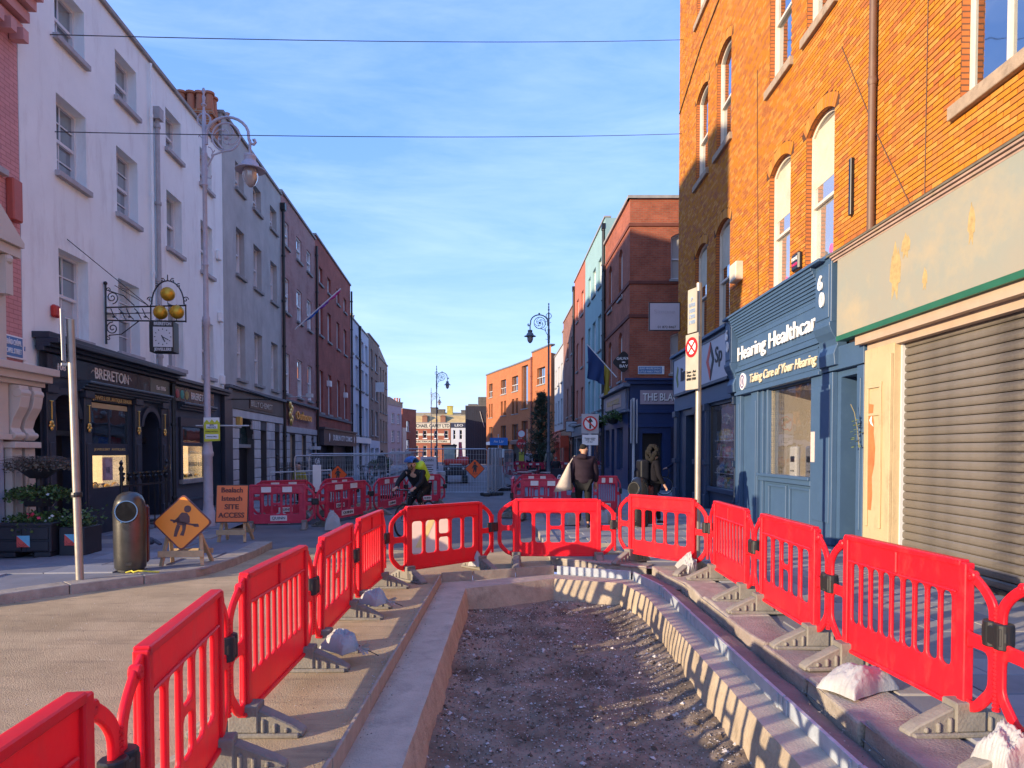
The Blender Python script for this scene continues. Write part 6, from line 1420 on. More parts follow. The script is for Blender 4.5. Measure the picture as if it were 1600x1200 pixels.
for x, y in ((0.0, -.48), (.72, -.31)):
    q = MB().prism([(x - .11, .2), (x + .11, .2), (x - .11, .42)], y - .012, y).build('logo', M_cr, t); MB().prism([(x + .11, .2), (x + .11, .42), (x - .11, .42)], y - .012, y).build('logo_half', M_cb, q)
    for k in (.05, .085): MB().tube([(x - .03 + k * math.cos(a), y - .014, .29 + k * math.sin(a)) for a in [PI + i * .35 for i in range(9)]], .005, 4).build('logo_arc', mat('logo_dark', (.4, .05, .05), .5), q)
def ring(rx, ry, z, h, drop=.0):
    def go():
        a = rnd.uniform(0, 6.3); k = math.sqrt(rnd.random()); return (rx * k * math.cos(a), ry * k * math.sin(a), z + h * rnd.random() * (1 - k * .4) - drop * max(0, k - .7) * rnd.random())
    return go
leaves('lower_plants', 1300, ring(.58, .52, .6, .26, .7), .06, LG, t, [5, 4, 2, .22]); leaves('middle_plants', 1500, ring(.54, .5, 1.12, .26, .4), .06, LG, t, [6, 5, 2, .1])
leaves('side_plants', 500, lambda: (.72 + rnd.gauss(0, .16), rnd.gauss(0, .16), .55 + abs(rnd.gauss(0, .16))), .06, LG, t, [5, 4, 2, .2])
mb = MB()
for i in range(260):
    a = rnd.uniform(0, 6.3); k = rnd.uniform(.1, .62); h = rnd.uniform(.12, .36); mb.tube([(.12 * math.cos(a), .12 * math.sin(a), 1.62), (k * .6 * math.cos(a), k * .6 * math.sin(a), 1.66 + h * .8), (k * math.cos(a), k * math.sin(a), 1.66 + h * .75)], .004, 3)
stuff(mb.build('top_grass', mat('dry_heather', (.13, .10, .085), .8, .4, 10), t)); leaves('top_plants', 900, ring(.55, .5, 1.66, .3, .2), .05, [mat('heather', (.14, .12, .09), .8, .4, 10), mat('heather_dark', (.07, .065, .05), .8, .3, 10)], t)
leaves('red_flowers', 12, lambda: (rnd.uniform(.1, .25), -.5, rnd.uniform(.75, .85)), .06, [mat('petal_red', (.6, .03, .08), .6)], t)

# ------------------------------------------------------------------ black railings
def railing(name, label, p, q, h, n, finial=True, group=None):
    d = math.hypot(q[0] - p[0], q[1] - p[1]); t = thing(name, label, 'railing', (p[0], p[1], .12), math.atan2(q[1] - p[1], q[0] - p[0]), group)
    MB().box(0, d, -.025, .025, h - .22, h - .18).box(0, d, -.025, .025, .15, .19).build('rail', M_black, t)
    mb = MB().tube([(0, 0, 0), (0, 0, h)], .012, 6)
    if finial: mb.lathe([(.012, h - .12), (.035, h - .08), (.05, h - .03), (.02, h), (.055, h + .03), (.055, h + .06), (.0001, h + .07)], n=8)
    me = mb.mesh('bar', M_black, True)
    for i in range(n): link('bar', me, t, (.04 + (d - .08) * i / (n - 1), 0, 0))
    for x in (0, d): MB().tube([(x, 0, 0), (x, 0, h + .1)], .03, 8).lathe([(.04, h + .1), (.05, h + .15), (.02, h + .2), (.04, h + .25), (.0001, h + .32)], (x, 0, 0), 8).build('post', M_black, t, True)
railing('railing', 'black iron railing with knob finials under the jeweller window', (LX(13.2) + .75, 13.2), (LX(15.2) + .75, 15.2), 1.15, 8)
railing('railing', 'plain black railing in front of the stone fronted grey building', (LX(22.2) + 1.3, 22.2), (LX(27.2) + 1.3, 27.2), 1.25, 24, False)
t = thing('handrail', 'pale metal handrail in front of the dark arched doorway', 'handrail', (LX(21.8) + 1.2, 21.8, .12)); MB().tube([(0, 0, 0), (0, 0, .95), (1.8, .4, 1.02), (1.8, .4, 0)], .025, 8).build('rail', M_grey, t, True)

# ------------------------------------------------------------------ three gold balls bracket and its clock
t = thing('bracket_sign', 'black scrollwork bracket with three gold balls on the white building', 'bracket sign', (LX(14.1), 14.1, 0)); mb = MB()
def spiral(cx, cz, r, turns, a0, flip=1): return [(cx + flip * r * (1 - .85 * i / 22) * math.cos(a0 + turns * 2 * PI * i / 22), 0, cz + r * (1 - .85 * i / 22) * math.sin(a0 + turns * 2 * PI * i / 22)) for i in range(23)]
mb.tube([(.04, 0, 3.92), (.04, 0, 5.12)], .02, 6); mb.ball((.04, 0, 5.15), .04, 8); mb.tube([(.04, 0, 4.66), (1.66, 0, 4.70)], .016, 6); mb.tube([(.04, 0, 4.40), (1.66, 0, 4.38)], .016, 6); mb.tube([(.04, 0, 4.53), (.95, 0, 4.55)], .01, 5)
mb.tube(spiral(.17, 4.86, .13, 1.7, -1.5), .011, 5); mb.tube(spiral(.17, 4.24, .13, 1.7, 1.5), .011, 5); mb.tube(spiral(.09, 5.02, .05, 1.2, -1), .009, 5); mb.tube(spiral(.09, 4.04, .05, 1.2, 1), .009, 5); mb.tube([(.1, 0, 5.0), (.4, 0, 4.9), (.62, 0, 4.7)], .011, 5); mb.tube([(.1, 0, 4.1), (.35, 0, 4.12), (.7, 0, 4.38)], .011, 5)
for k in range(5):
    x = .2 + k * .16; mb.tube([(x - .06, 0, 4.64), (x, 0, 4.58 if k % 2 else 4.5), (x + .08, 0, 4.42)], .01, 5); mb.ball((x, 0, 4.55 if k % 2 else 4.47), .03, 6, sq=(1.4, .4, .6))
mb.tube([(.95, 0, 4.36), (.95, 0, 4.72)], .014, 5); mb.tube([(1.66, 0, 4.36), (1.66, 0, 4.72)], .014, 5)
arc = [(1.3 - .33 * math.cos(a), 0, 4.72 + .48 * math.sin(a)) for a in [i * PI / 12 for i in range(13)]]; mb.tube(arc, .014, 6); mb.tube([(1.3, 0, 5.2), (1.3, 0, 5.32)], .01, 5)
for sx in (-1, 1):
    mb.tube(spiral(1.3 + sx * .36, 4.82, .06, 1.3, 0, sx), .01, 5); mb.tube(spiral(1.3 + sx * .1, 5.2, .05, 1.2, 1, sx), .009, 5); mb.tube(spiral(1.3 + sx * .22, 5.1, .045, 1.2, 1, sx), .009, 5)
mb.tube([(1.3, 0, 5.02), (1.3, 0, 4.72)], .008, 5); mb.tube([(1.13, 0, 4.72), (1.13, 0, 4.38)], .008, 5); mb.tube([(1.47, 0, 4.72), (1.47, 0, 4.38)], .008, 5); mb.build('scroll_bracket', M_black, t, True)
M_ball = mat('gilt_ball', (.62, .36, .035), .38, .2, 5, metal=.6)
for x, z in ((1.3, 4.93), (1.15, 4.56), (1.48, 4.57)): MB().ball((x, 0, z), .14, 18).build('gold_ball', M_ball, t, 'all')
for dy, zz in ((-1.4, 5.75), (.4, 5.2)): MB().tube([(-.0, dy, zz), (.9, 0, 4.7)], .008, 5).build('stay_wire', M_black, t)
t = thing('hanging_clock', 'square black framed jeweller clock hanging under the gold balls', 'clock', (LX(14.1) + 1.25, 14.1, 3.74), .12); MB().box(-.26, .2, -.16, .16, 0, .62).build('casing', M_black, t, bevel=.01)
MB().box(-.18, .185, -.175, -.16, .1, .5).build('dial', mat('clock_dial', (.62, .60, .60), .4, .03), t); text(t, 'BRERETON', .085, (0, -.168, .56), M_grey, width=.33, bold=.003); text(t, 'JEWELLERS', .08, (0, -.168, .05), M_grey, width=.33, bold=.003)
mb = MB()
for i in range(12): a = i * PI / 6; mb.bar((.003 + .14 * math.sin(a), -.178, .3 + .14 * math.cos(a)), (.003 + .165 * math.sin(a), -.178, .3 + .165 * math.cos(a)), .008, .014, up=(0, 1, 0))
mb.build('hour_marks', M_ink, t); MB().bar((.0, -.18, .3), (.11, -.18, .24), .008, .016, up=(0, 1, 0)).bar((-.02, -.18, .33), (.045, -.18, .2), .008, .02, up=(0, 1, 0)).build('hands', M_ink, t)
MB().box(-.275, -.26, -.13, .13, .08, .55).build('side_panel', M_grey, t); MB().tube([(0, 0, .62), (0, 0, .66)], .03, 6).build('hanger', M_black, t)

# ------------------------------------------------------------------ name plates, hanging signs, flags, wires
M_npb = mat('nameplate_blue', (.10, .22, .42), .5, .06)
def nameplate(loc, rz, lines, label, w_=.6, h=.3):
    t = thing('street_nameplate', label, 'street nameplate', loc, rz); MB().box(0, w_, -.025, 0, 0, h).build('border', M_white, t, bevel=.004); p = MB().box(.02, w_ - .1, -.029, -.025, .025, h - .025).build('panel', M_npb, t)
    for i, s in enumerate(lines): text(p, s, h * .33, (w_ / 2 - .04, -.033, h * (.68 - .38 * i)), M_white, width=(w_ - .2))
    text(t, '1', h * .3, (w_ - .05, -.03, h / 2), M_npb)
a4 = math.atan2(1, -.0694); nameplate((LX(10.93) + .02, 10.93, 3.25), a4, ('SRÁID CHÉIPIL', 'CAPEL STREET'), 'blue and white bilingual street nameplate at the edge of the pink brick wall', .58, .36)
nameplate((5.3, 29.17, 4.98), 0, ('SRÁID MHUIRE BHEAG', 'LITTLE MARY STREET'), 'pale blue bilingual street nameplate on the red brick pub wall', 1.1, .34)
t = thing('notice_board', 'pale board with a phone number projecting from the orange corner building', 'sign board', (RX(23.7) - 1.05, 23.6, 5.85)); MB().box(-.02, 1.04, -.03, .03, -.02, .94).build('frame', M_black, t); MB().box(.01, 1.01, -.036, .036, .01, .91).build('face', mat('board_lilac', (.48, .46, .52), .5, .05), t); text(t, '01 872 8467', .12, (.58, -.04, .1), M_ink, width=.62); text(t, 'Simone', .2, (.5, -.0375, .62), mat('faded_ink', (.41, .39, .45), .6), width=.7); MB().box(1.04, 1.1, -.02, .02, .1, .14).box(1.04, 1.1, -.02, .02, .8, .84).build('bracket', M_black, t)
t = thing('hanging_sign', 'black diamond shaped hanging sign with white letters on the pub corner', 'hanging sign', (4.86, 29.5, 5.05)); MB().prism(rpoly([(-.62, .48), (-.12, 0), (.38, .48), (-.12, .98)], .14), -.04, .04).build('board', M_black, t); text(t, 'GALWAY', .17, (-.12, -.05, .62), M_white, width=.6, bold=.002); text(t, 'BAY', .17, (-.12, -.05, .3), M_white, width=.36, bold=.002); MB().ball((-.12, -.045, .47), .05, 6, sq=(1.6, .2, .6)).build('emblem', M_white, t); MB().tube([(.2, 0, .55), (.6, 0, .6)], .015, 5).tube([(.2, 0, .35), (.6, 0, .3)], .015, 5).build('bracket', M_black, t)
t = thing('cafe_sign', 'white rectangular hanging sign with arched lettering before the far right houses', 'hanging sign', (3.75, 48, 3.1)); MB().box(0, 1.1, -.06, .06, 0, .68).build('board', mat('cafe_sign_white', (.55, .56, .60), .5), t, bevel=.02); MB().box(-.03, 1.13, -.04, .04, -.03, .71).build('frame', M_black, t); text(t, 'FREDDIE', .2, (.55, -.07, .34), M_ink, width=.7); MB().tube([(.55 + .42 * math.cos(a), -.07, .3 + .26 * math.sin(a)) for a in [.2 + i * .25 for i in range(12)]], .012, 4).build('arch_line', M_ink, t)
t = thing('red_shop_pillar', 'bright red box and pillar on the shopfront under the hanging cafe sign', 'pillar', (3.95, 52, 0)); MB().box(-.05, .3, -.2, .3, .1, 2.0).build('pillar', MATS['red_shopfront'], t); MB().box(-.35, .3, -.4, .3, 2.0, 2.9).build('box', mat('red_box', (.6, .06, .02), .4), t)
def flag(label, base, tip, cols, drop, pm=None):
    b = Vector(base); q = Vector(tip); t = thing('flag', label, 'flag', base); q -= b
    MB().tube([(0, 0, 0), q], .025, 6).build('pole', pm or M_white, t); n = 10
    for k, (c0, c1, m) in enumerate(cols):
        mb = MB(); vs = []
        for i in range(n + 1):
            p = q * (.98 - .75 * (c0 + (c1 - c0) * i / n) * 1.0)
            for j in range(7): z = drop * j / 6; vs.append((p.x + .05 * math.sin(i * .9 + j * .6) * (j / 6), p.y + .06 * math.cos(i * 1.1 + j * .8) * (j / 6), p.z - z * (1 - .35 * i / n)))
        mb.add(vs, [(i * 7 + j, i * 7 + j + 1, i * 7 + j + 8, i * 7 + j + 7) for i in range(n) for j in range(6)]); mb.build('cloth', m, t, 'all')
    return t
flag('furled pink, purple and blue flag on a slanted pole at the mauve brick front', (LX(30) + .0, 30, 7.0), (LX(30) + 2.0, 30, 8.75), [(0, .33, mat('flag_pink', (.5, .04, .25), .7)), (.33, .62, mat('flag_purple', (.22, .06, .35), .7)), (.62, 1.0, mat('flag_blue', (.02, .12, .45), .7))], .16)
flag('drooping dark blue and yellow flag on a white pole above the pub sign', (4.75, 31.5, 5.1), (3.4, 31.5, 6.6), [(0, .75, mat('flag_navy', (.01, .04, .14), .7)), (.75, 1.0, mat('flag_yellow', (.35, .25, .02), .7))], 1.5)
def wire(p, q, sag, label):
    pts = [Vector(p).lerp(Vector(q), i / 24) - Vector((0, 0, sag * 4 * (i / 24) * (1 - i / 24))) for i in range(25)]; o = Vector(p); t = thing('overhead_wire', label, 'wire', p, 0, 'overhead wires across the street'); MB().tube([x - o for x in pts], .009, 5).build('wire', M_clip, t)
wire((LX(12.4), 12.4, 9.1), (RX(23.4), 23.4, 15.45), .1, 'upper thin dark wire strung across the street between the facades')
wire((LX(12.5), 12.5, 7.45), (RX(23.5), 23.5, 12.4), .1, 'lower thin dark wire strung across the street between the facades')
def basket(x, y, z, label):
    t = thing('hanging_basket', label, 'hanging basket', (x, y, z), 0, 'flower baskets on the pub front'); MB().lathe([(.0001, -.3), (.2, -.22), (.3, 0), (.27, 0)], n=12).build('bowl', M_black, t, True); leaves('plants', 420, ring(.42, .42, -.05, .42, .5), .11, LG, t, [3, 4, 3, .3]); MB().tube([(0, 0, 0), (0, 0, .6), (.35, .1, .65)], .012, 5).build('chain', M_black, t)
basket(4.45, 30.6, 3.2, 'leafy hanging basket nearest the pub corner on the street side'); basket(4.15, 33.5, 3.1, 'leafy hanging basket farther along the pub street side'); basket(7.55, 28.7, 3.5, 'leafy hanging basket right of THE BLACK SHEEP sign')
# ------------------------------------------------------------------ works area: fence panels, boards, machine, blocks
M_galv = mat('fence_galv', (.42, .45, .48), .4, .12, 5, metal=.5)
FM = {}
def fence(p, q, label, h=1.62, z=0.0, lean=0.0):
    p = Vector((*p, 0)); q = Vector((*q, 0)); d = q - p; ln = d.length
    t = thing('fence_panel', label, 'fence panel', (p.x, p.y, z), math.atan2(d.y, d.x), 'temporary mesh fence panels round the roadworks'); t.rotation_euler.x = lean
    k = round(ln, 2), h
    if k not in FM:
        fr = MB().tube([(0, 0, 0), (0, 0, h - .1), (.03, 0, h - .03), (.1, 0, h), (ln - .1, 0, h), (ln - .03, 0, h - .03), (ln, 0, h - .1), (ln, 0, 0)], .021, 8).tube([(0, 0, .15), (ln, 0, .15)], .014, 6).tube([(0, 0, h * .62), (ln, 0, h * .62)], .008, 5).mesh('frame', M_galv, True)
        mb = MB(); n = int(ln / .11)
        for i in range(1, n): mb.tube([(ln * i / n, 0, .15), (ln * i / n, 0, h)], .004, 3, caps=False)
        for j in range(1, 8): mb.tube([(0, .004, .15 + (h - .15) * j / 8), (ln, .004, .15 + (h - .15) * j / 8)], .0028, 3, caps=False)
        ft = MB().box(-.14, .14, -.32, .32, 0, .13).mesh('foot', M_clip, bevel=.03)
        FM[k] = fr, mb.mesh('mesh_infill', M_galv, merge=False), ft
    fr, mi, ft = FM[k]; link('frame', fr, t); stuff(link('mesh_infill', mi, t))
    for x in (.02, ln - .02): link('foot', ft, t, (x, 0, -.0))
    return t
fence((-6.85, 21.9), (-4.6, 25.4), 'mesh fence panel holding the left orange diamond, rising towards the right', 1.6, lean=-.04)
fence((-6.65, 22.5), (-3.9, 26.6), 'mesh fence panel close behind the one with the left orange diamond', 1.66, lean=.05)
fence((-4.6, 26.0), (-4.2, 29.3), 'mesh fence panel running away from the camera behind the cyclist', 1.7)
fence((-4.15, 26.95), (-.95, 26.85), 'mesh fence panel facing the camera with the right orange diamond on it', 1.83)
for i, dx in enumerate((0, .13, .26)): fence((-.92 + dx, 27.1 + i * .1), (-.72 + dx, 30.5), ['first', 'second', 'third'][i] + ' panel from the left in the stack of fence panels seen on edge', 1.85)
fence((-.35, 30.6), (.05, 34.0), 'mesh fence panel beyond the stacked panels towards the cafe tables', 1.8)
fence((-5.0, 30), (-4.3, 33.4), 'mesh fence panel further back between fence and parked bicycles', 1.7)
def ped_sign(x, y, z, s, label, rz=0.0):
    t = thing('pedestrian_sign', label, 'roadworks sign', (x, y, z), rz); MB().prism(rpoly([(0, -s), (s, 0), (0, s), (-s, 0)], .03), -.012, .0).build('border', M_clip, t); p = MB().prism(rpoly([(0, -s * .94), (s * .94, 0), (0, s * .94), (-s * .94, 0)], .03), -.018, -.012).build('sign_face', mat('sign_red_orange', (.80, .10, .012), .5, .05), t)
    k = s / .38; mb = MB(); mb.prism(rrect(-.04 * k, .04 * k, .17 * k, .26 * k, .035 * k), -.024, -.018); mb.prism([(a * k, b * k) for a, b in ((-.06, .16), (.06, .16), (.07, -.02), (.05, -.14), (.02, -.14), (0, -.02), (-.03, -.14), (-.07, -.14), (-.05, 0))], -.024, -.018); mb.prism([(a * k, b * k) for a, b in ((-.05, .15), (-.12, .02), (-.1, .0), (-.04, .08))], -.023, -.018); mb.prism([(a * k, b * k) for a, b in ((.05, .15), (.13, .07), (.11, .05), (.05, .09))], -.023, -.018); mb.box(-.12 * k, .12 * k, -.023, -.018, -.2 * k, -.185 * k); mb.build('walking_figure', M_ink, p)
ped_sign(-5.88, 23.3, .95, .33, 'orange diamond pedestrian sign on the leaning fence panel at the left', math.atan2(3.5, 2.25) - .55)
ped_sign(-1.44, 26.8, 1.06, .39, 'orange diamond pedestrian sign on the fence panel facing the camera')
t = thing('site_notice', 'white site notice board on the fence behind the green backpack', 'notice board', (-3.55, 26.8, .75)); MB().box(0, .62, -.02, 0, 0, .78).build('board', mat('board_white', (.52, .52, .58), .5), t); text(t, 'QUINN', .14, (.31, -.025, .64), M_ink, width=.4)
for i in range(5): MB().box(.08, .5 - .06 * (i % 2), -.024, -.02, .1 + i * .085, .13 + i * .085).build('printed_line', M_ink, t)
t = thing('white_post', 'white plastic post board standing among the fence panels', 'post', (-6.1, 21.6, 0), .3); MB().box(-.13, .13, -.02, .02, 0, 1.32).build('post', M_white, t, bevel=.01)
struct(sheet('dug_ground', [(-6.3, 16.2), (-4.4, 16.4), (-3.9, 18.5), (-3.5, 21.5), (-4.4, 25), (-6.5, 22)], .006, mat('dark_earth', (.03, .028, .03), .9, .3, 2)))  # one flat near-black sheet for the dug area
for i, (a, b) in enumerate((((-6.2, 18.6), (-3.9, 20.2)), ((-6.2, 20.4), (-3.8, 22.0)))):
    d = Vector((b[0] - a[0], b[1] - a[1])); t = thing('loose_kerb', 'long pale new kerb laid across the dug area, ' + ['nearer of the two', 'farther of the two'][i], 'kerb', (a[0], a[1], .006), math.atan2(d.y, d.x)); n = 3
    for k in range(n): MB().box(k * d.length / n + .01, (k + 1) * d.length / n - .01, -.06, .06, 0, .14).build('kerb_stone', M_conc, t, bevel=.01)
t = thing('excavator', 'red and black compact excavator with pale green cab glass behind the fence', 'excavator', (-3.15, 38, 0), .1); M_exr = mat('machine_red', (.55, .03, .02), .35, .1); M_exk = mat('machine_black', (.018, .02, .03), .5, .2)
for sx in (-1, 1):
    MB().prism(rpoly([(-.85, 0), (.85, 0), (.95, .22), (.8, .44), (-.8, .44), (-.95, .22)], .1), -.16, .16, M=Matrix.Translation((sx * .55, .2, 0)) @ Matrix.Rotation(R(90), 4, 'Z')).build('track', M_clip, t)
MB().box(-.62, .62, -.85, .9, .44, .98).build('body', M_exk, t, bevel=.06, seg=2); MB().box(-.6, .75, -.9, -.1, .98, 1.32).box(.1, .78, -.1, .8, .98, 1.45).build('hood', M_exr, t, bevel=.12, seg=3); MB().box(-.3, .35, -.93, -.86, 1.0, 1.07).build('number_strip', M_grey, t)
MB().box(-.68, -.62, -.2, -.14, .98, 2.0).box(.02, .08, -.2, -.14, .98, 2.0).box(-.68, -.62, .7, .76, .98, 2.0).box(.02, .08, .7, .76, .98, 2.0).box(-.72, .12, -.24, .8, 2.0, 2.1).build('cab_frame', M_exk, t); MB().box(-.6, .0, -.17, -.16, 1.0, 2.0).build('cab_glass', glass_mat('green_glass', (.25, .42, .38), .3), t)
MB().bar((.4, .8, 1.1), (.35, 2.0, 2.2), .18, .22).bar((.35, 2.0, 2.2), (.3, 2.8, 1.0), .14, .18).build('boom', M_exr, t, bevel=.02); MB().box(-.1, .7, 2.6, 3.0, .5, 1.0).build('bucket', M_exk, t, bevel=.05)
for x in (-.35, .45): MB().ball((x, -.9, .8), .06, 8).build('headlight', M_white, t)
t = thing('block_stack', 'stack of pale kerb blocks on a pallet right of the cyclist', 'block stack', (-3.25, 29, 0), .15); MB().box(-.45, .45, -.4, .4, 0, .12).build('pallet', M_tim, t); bb = MB().box(-.14, .14, -.38, .38, 0, .15).mesh('block', mat('pale_block', (.42, .41, .40), .85, .15, 5), bevel=.01)
for j in range(5):
    for i in range(3): link('block', bb, t, (-.3 + i * .3 + rnd.uniform(-.012, .012), rnd.uniform(-.03, .03), .122 + j * .155))
t = thing('rubble_bag', 'white bulk bag of material beyond the red barrier left of the block stack', 'bulk bag', (-4.0, 28.2, 0)); bm = bmesh.new(); bmesh.ops.create_icosphere(bm, subdivisions=3, radius=.45)
for v in bm.verts: v.co = Vector((v.co.x * 1.2, v.co.y, max(0, (v.co.z + .35)) * .9)) * (1 + .12 * noise.noise(v.co * 3))
me = bpy.data.meshes.new('bag'); bm.to_mesh(me); bm.free(); me.materials.append(M_bag); me.shade_smooth(); link('bag', me, t)
t = thing('plywood_board', 'pale plywood offcut with a yellow stripe leaning behind the far barrier', 'board', (-1.45, 11.75, .004), .12); MB().box(-.36, .36, -.012, .012, 0, .72).build('sheet', mat('pink_ply', (.60, .44, .36), .7, .08, 3), t, rot=(R(-16), 0, 0)); MB().prism([(-.2, .1), (-.08, .1), (.2, .7), (.1, .7)], -.016, -.012).build('stripe', mat('yellow_stripe', (.62, .45, .18), .7), t, rot=(R(-16), 0, 0)); MB().bar((-.2, .5, 0), (-.15, .17, .66), .04, .04).bar((.2, .5, 0), (.15, .17, .66), .04, .04).build('prop', M_tim, t)
# things farther up the street on the right
M_tabr = mat('cafe_red', (.25, .04, .05), .5, .2)
def cafe_table(x, y, label, m):
    t = thing('cafe_table', label, 'table', (x, y, .06), rnd.uniform(0, 1), 'cafe tables outside'); MB().lathe([(.0001, .72), (.38, .72), (.38, .76), (.0001, .76)], n=14).build('tabletop', mat('table_top', (.35, .26, .24), .5), t); MB().tube([(0, 0, 0), (0, 0, .72)], .03, 6).tube([(-.3, 0, .01), (.3, 0, .01)], .025, 5).tube([(0, -.3, .01), (0, .3, .01)], .025, 5).build('pedestal', m, t)
def cafe_chair(x, y, rz, label, m):
    t = thing('cafe_chair', label, 'chair', (x, y, .06), rz, 'cafe chairs outside'); MB().box(-.2, .2, -.2, .2, .43, .46).build('seat', m, t, bevel=.01); MB().box(-.2, .2, -.22, -.19, .62, .86).build('backrest', m, t, bevel=.01)
    for a in (-1, 1):
        MB().tube([(a * .19, -.2, .86), (a * .19, .2, 0)], .014, 5).build('leg', m, t); MB().tube([(a * .19, .2, .45), (a * .19, -.22, 0)], .014, 5).build('leg', m, t)
for i, (x, y, m) in enumerate(((.55, 31, M_tabr), (1.15, 33.5, M_black), (1.6, 30.5, M_black))): cafe_table(x, y, ['red legged cafe table nearest the fence end', 'dark cafe table before the lamp standard', 'dark cafe table next to the dark windbreak'][i], m)
for i, (x, y, a, m) in enumerate(((.1, 30.8, -1.4, M_tabr), (.95, 30.6, 1.3, M_tabr), (.5, 32, 3, M_tabr), (1.25, 31.6, .8, M_black), (1.9, 31.6, 2.8, M_black), (.9, 34.2, 2.6, M_black))):
    cafe_chair(x, y, a, ['red cafe chair on the fence side of the red table', 'red cafe chair on the shop side of the red table', 'red cafe chair beyond the red table', 'black cafe chair in the middle of the terrace', 'black cafe chair beside the windbreak', 'black cafe chair furthest up the terrace'][i], m)
t = thing('windbreak', 'dark fabric windbreak with white GALWAY lettering at the pub terrace', 'windbreak', (1.5, 26.5, .12), .05); MB().box(0, 1.5, -.01, .01, .12, .92).build('banner', mat('windbreak_cloth', (.015, .016, .03), .8), t); MB().tube([(0, 0, 0), (0, 0, .98)], .025, 6).tube([(1.5, 0, 0), (1.5, 0, .98)], .025, 6).tube([(0, 0, .95), (1.5, 0, .95)], .02, 6).build('frame', M_black, t); text(t, 'GALWAY', .3, (.62, -.02, .6), M_white, width=.78, bold=.012); text(t, 'BAY', .16, (.62, -.02, .36), M_white, width=.3)
# conifer
t = thing('pine_tree', 'dark green bushy pine in front of the curved modern brick block', 'tree', (1.95, 46, .05)); MB().tube([(0, 0, 0), (.03, .02, 2), (-.02, 0, 5.6)], [.13, .09, .02], 8).build('trunk', mat('pine_bark', (.08, .055, .04), .9, .3, 8), t)
mb = MB(); PG = [mat('pine_mid', (.035, .065, .03), .7, .3, 5), mat('pine_dark', (.016, .032, .018), .7, .3, 5), mat('pine_light', (.06, .09, .04), .7, .3, 5)]; lm = MB()
for i in range(74):
    z = .9 + 4.6 * (i / 74) + rnd.uniform(-.1, .1); ln = (1.35 - .23 * (z - .9)) * rnd.uniform(.6, 1.15); a = i * 2.4 + rnd.uniform(-.4, .4); d = Vector((math.cos(a), math.sin(a), .35)); b = Vector((0, 0, z)); lm.tube([b, b + d * ln * .5 + Vector((0, 0, -.05)), b + d * ln], [.025, .018, .006], 4)
    for _ in range(46):
        u = rnd.uniform(.25, 1.05); c = b + d * ln * u + Vector((rnd.gauss(0, .1), rnd.gauss(0, .1), rnd.gauss(.02, .08))); k = rnd.choices((0, 1, 2), (5, 4, 2))[0]
        for _ in range(2):
            v = Vector((rnd.gauss(0, 1), rnd.gauss(0, 1), rnd.gauss(.6, .7))).normalized(); q = v.orthogonal().normalized() * .022; mb.add([c - q, c + q, c + v * rnd.uniform(.12, .24)], [(0, 1, 2)], k)
lm.build('limbs', MATS['pine_bark'], t, merge=False); mb.build('crown', PG, t, recalc=False, merge=False)

# ------------------------------------------------------------------ bicycles
M_tyre = mat('tyre', (.015, .015, .015), .8); M_frame_k = mat('bike_black', (.02, .02, .024), .3, .1); M_steel = mat('bike_steel', (.5, .5, .5), .25, metal=.9)
BK = {}
def bike(name, label, loc, rz, m, lean=0.0, spokes=True):
    t = thing(name, label, 'bicycle', loc, rz); t.rotation_euler = (0, lean, rz); r_ = .335
    if 'w' not in BK:
        circ = [(0, r_ * math.cos(a), r_ * math.sin(a)) for a in [i * 2 * PI / 28 for i in range(28)]]; BK['w'] = MB().tube(circ, .018, 6, closed=True).mesh('tyre', M_tyre, True)
        mb = MB().tube([(0, q[1] * .93, q[2] * .93) for q in circ], .009, 5, closed=True).tube([(-.04, 0, 0), (.04, 0, 0)], .02, 6)
        for i in range(16): a = i * PI / 8; mb.tube([(.012 * (-1) ** i, 0, 0), (0, .31 * math.cos(a), .31 * math.sin(a))], .0018, 3, caps=False)
        BK['r'] = mb.mesh('rim', M_steel, True)
    for y in (-.48, .55): w_ = link('wheel', BK['w'], t, (0, y, r_)); link('rim', BK['r'], w_)
    bb = (0, -.03, .29); st = (0, -.2, .80); hd = (0, .38, .82); hb = (0, .42, .66)
    MB().tube([bb, st, (0, -.24, .92)], .016, 8).tube([st, hd], .016, 8).tube([bb, hb], .02, 8).tube([hd, hb], .02, 8).tube([(.03, -.48, r_), (.02, -.2, .78)], .009, 6).tube([(-.03, -.48, r_), (-.02, -.2, .78)], .009, 6).tube([(.04, -.48, r_), bb], .01, 6).tube([(-.04, -.48, r_), bb], .01, 6).tube([hb, (.045, .45, .62), (.05, .55, r_)], .011, 6).tube([hb, (-.045, .45, .62), (-.05, .55, r_)], .011, 6).build('frame', m, t, True)
    MB().tube([hd, (0, .38, .93), (0, .44, .95)], .014, 6).tube([(-.21, .56, .84), (-.21, .60, .92), (-.21, .5, .96), (-.12, .45, .955), (.12, .45, .955), (.21, .5, .96), (.21, .60, .92), (.21, .56, .84)], .014, 6).build('handlebar', M_frame_k, t, True)
    MB().prism(rpoly([(-.08, -.38), (.08, -.38), (.03, -.1), (-.03, -.1)], .04), .92, .96, axis='z').build('saddle', M_tyre, t, bevel=.015)
    MB().lathe([(.09, -.005), (.1, 0), (.09, .005)], n=16, M=Matrix.Translation((.05, -.03, .29)) @ Matrix.Rotation(R(90), 4, 'Y')).tube([(.06, -.03, .29), (.07, .08, .16)], .01, 5).tube([(-.06, -.03, .29), (-.07, -.14, .42)], .01, 5).box(.06, .16, .04, .12, .15, .17).box(-.16, -.06, -.18, -.1, .41, .43).build('crank', M_steel, t)
    return t

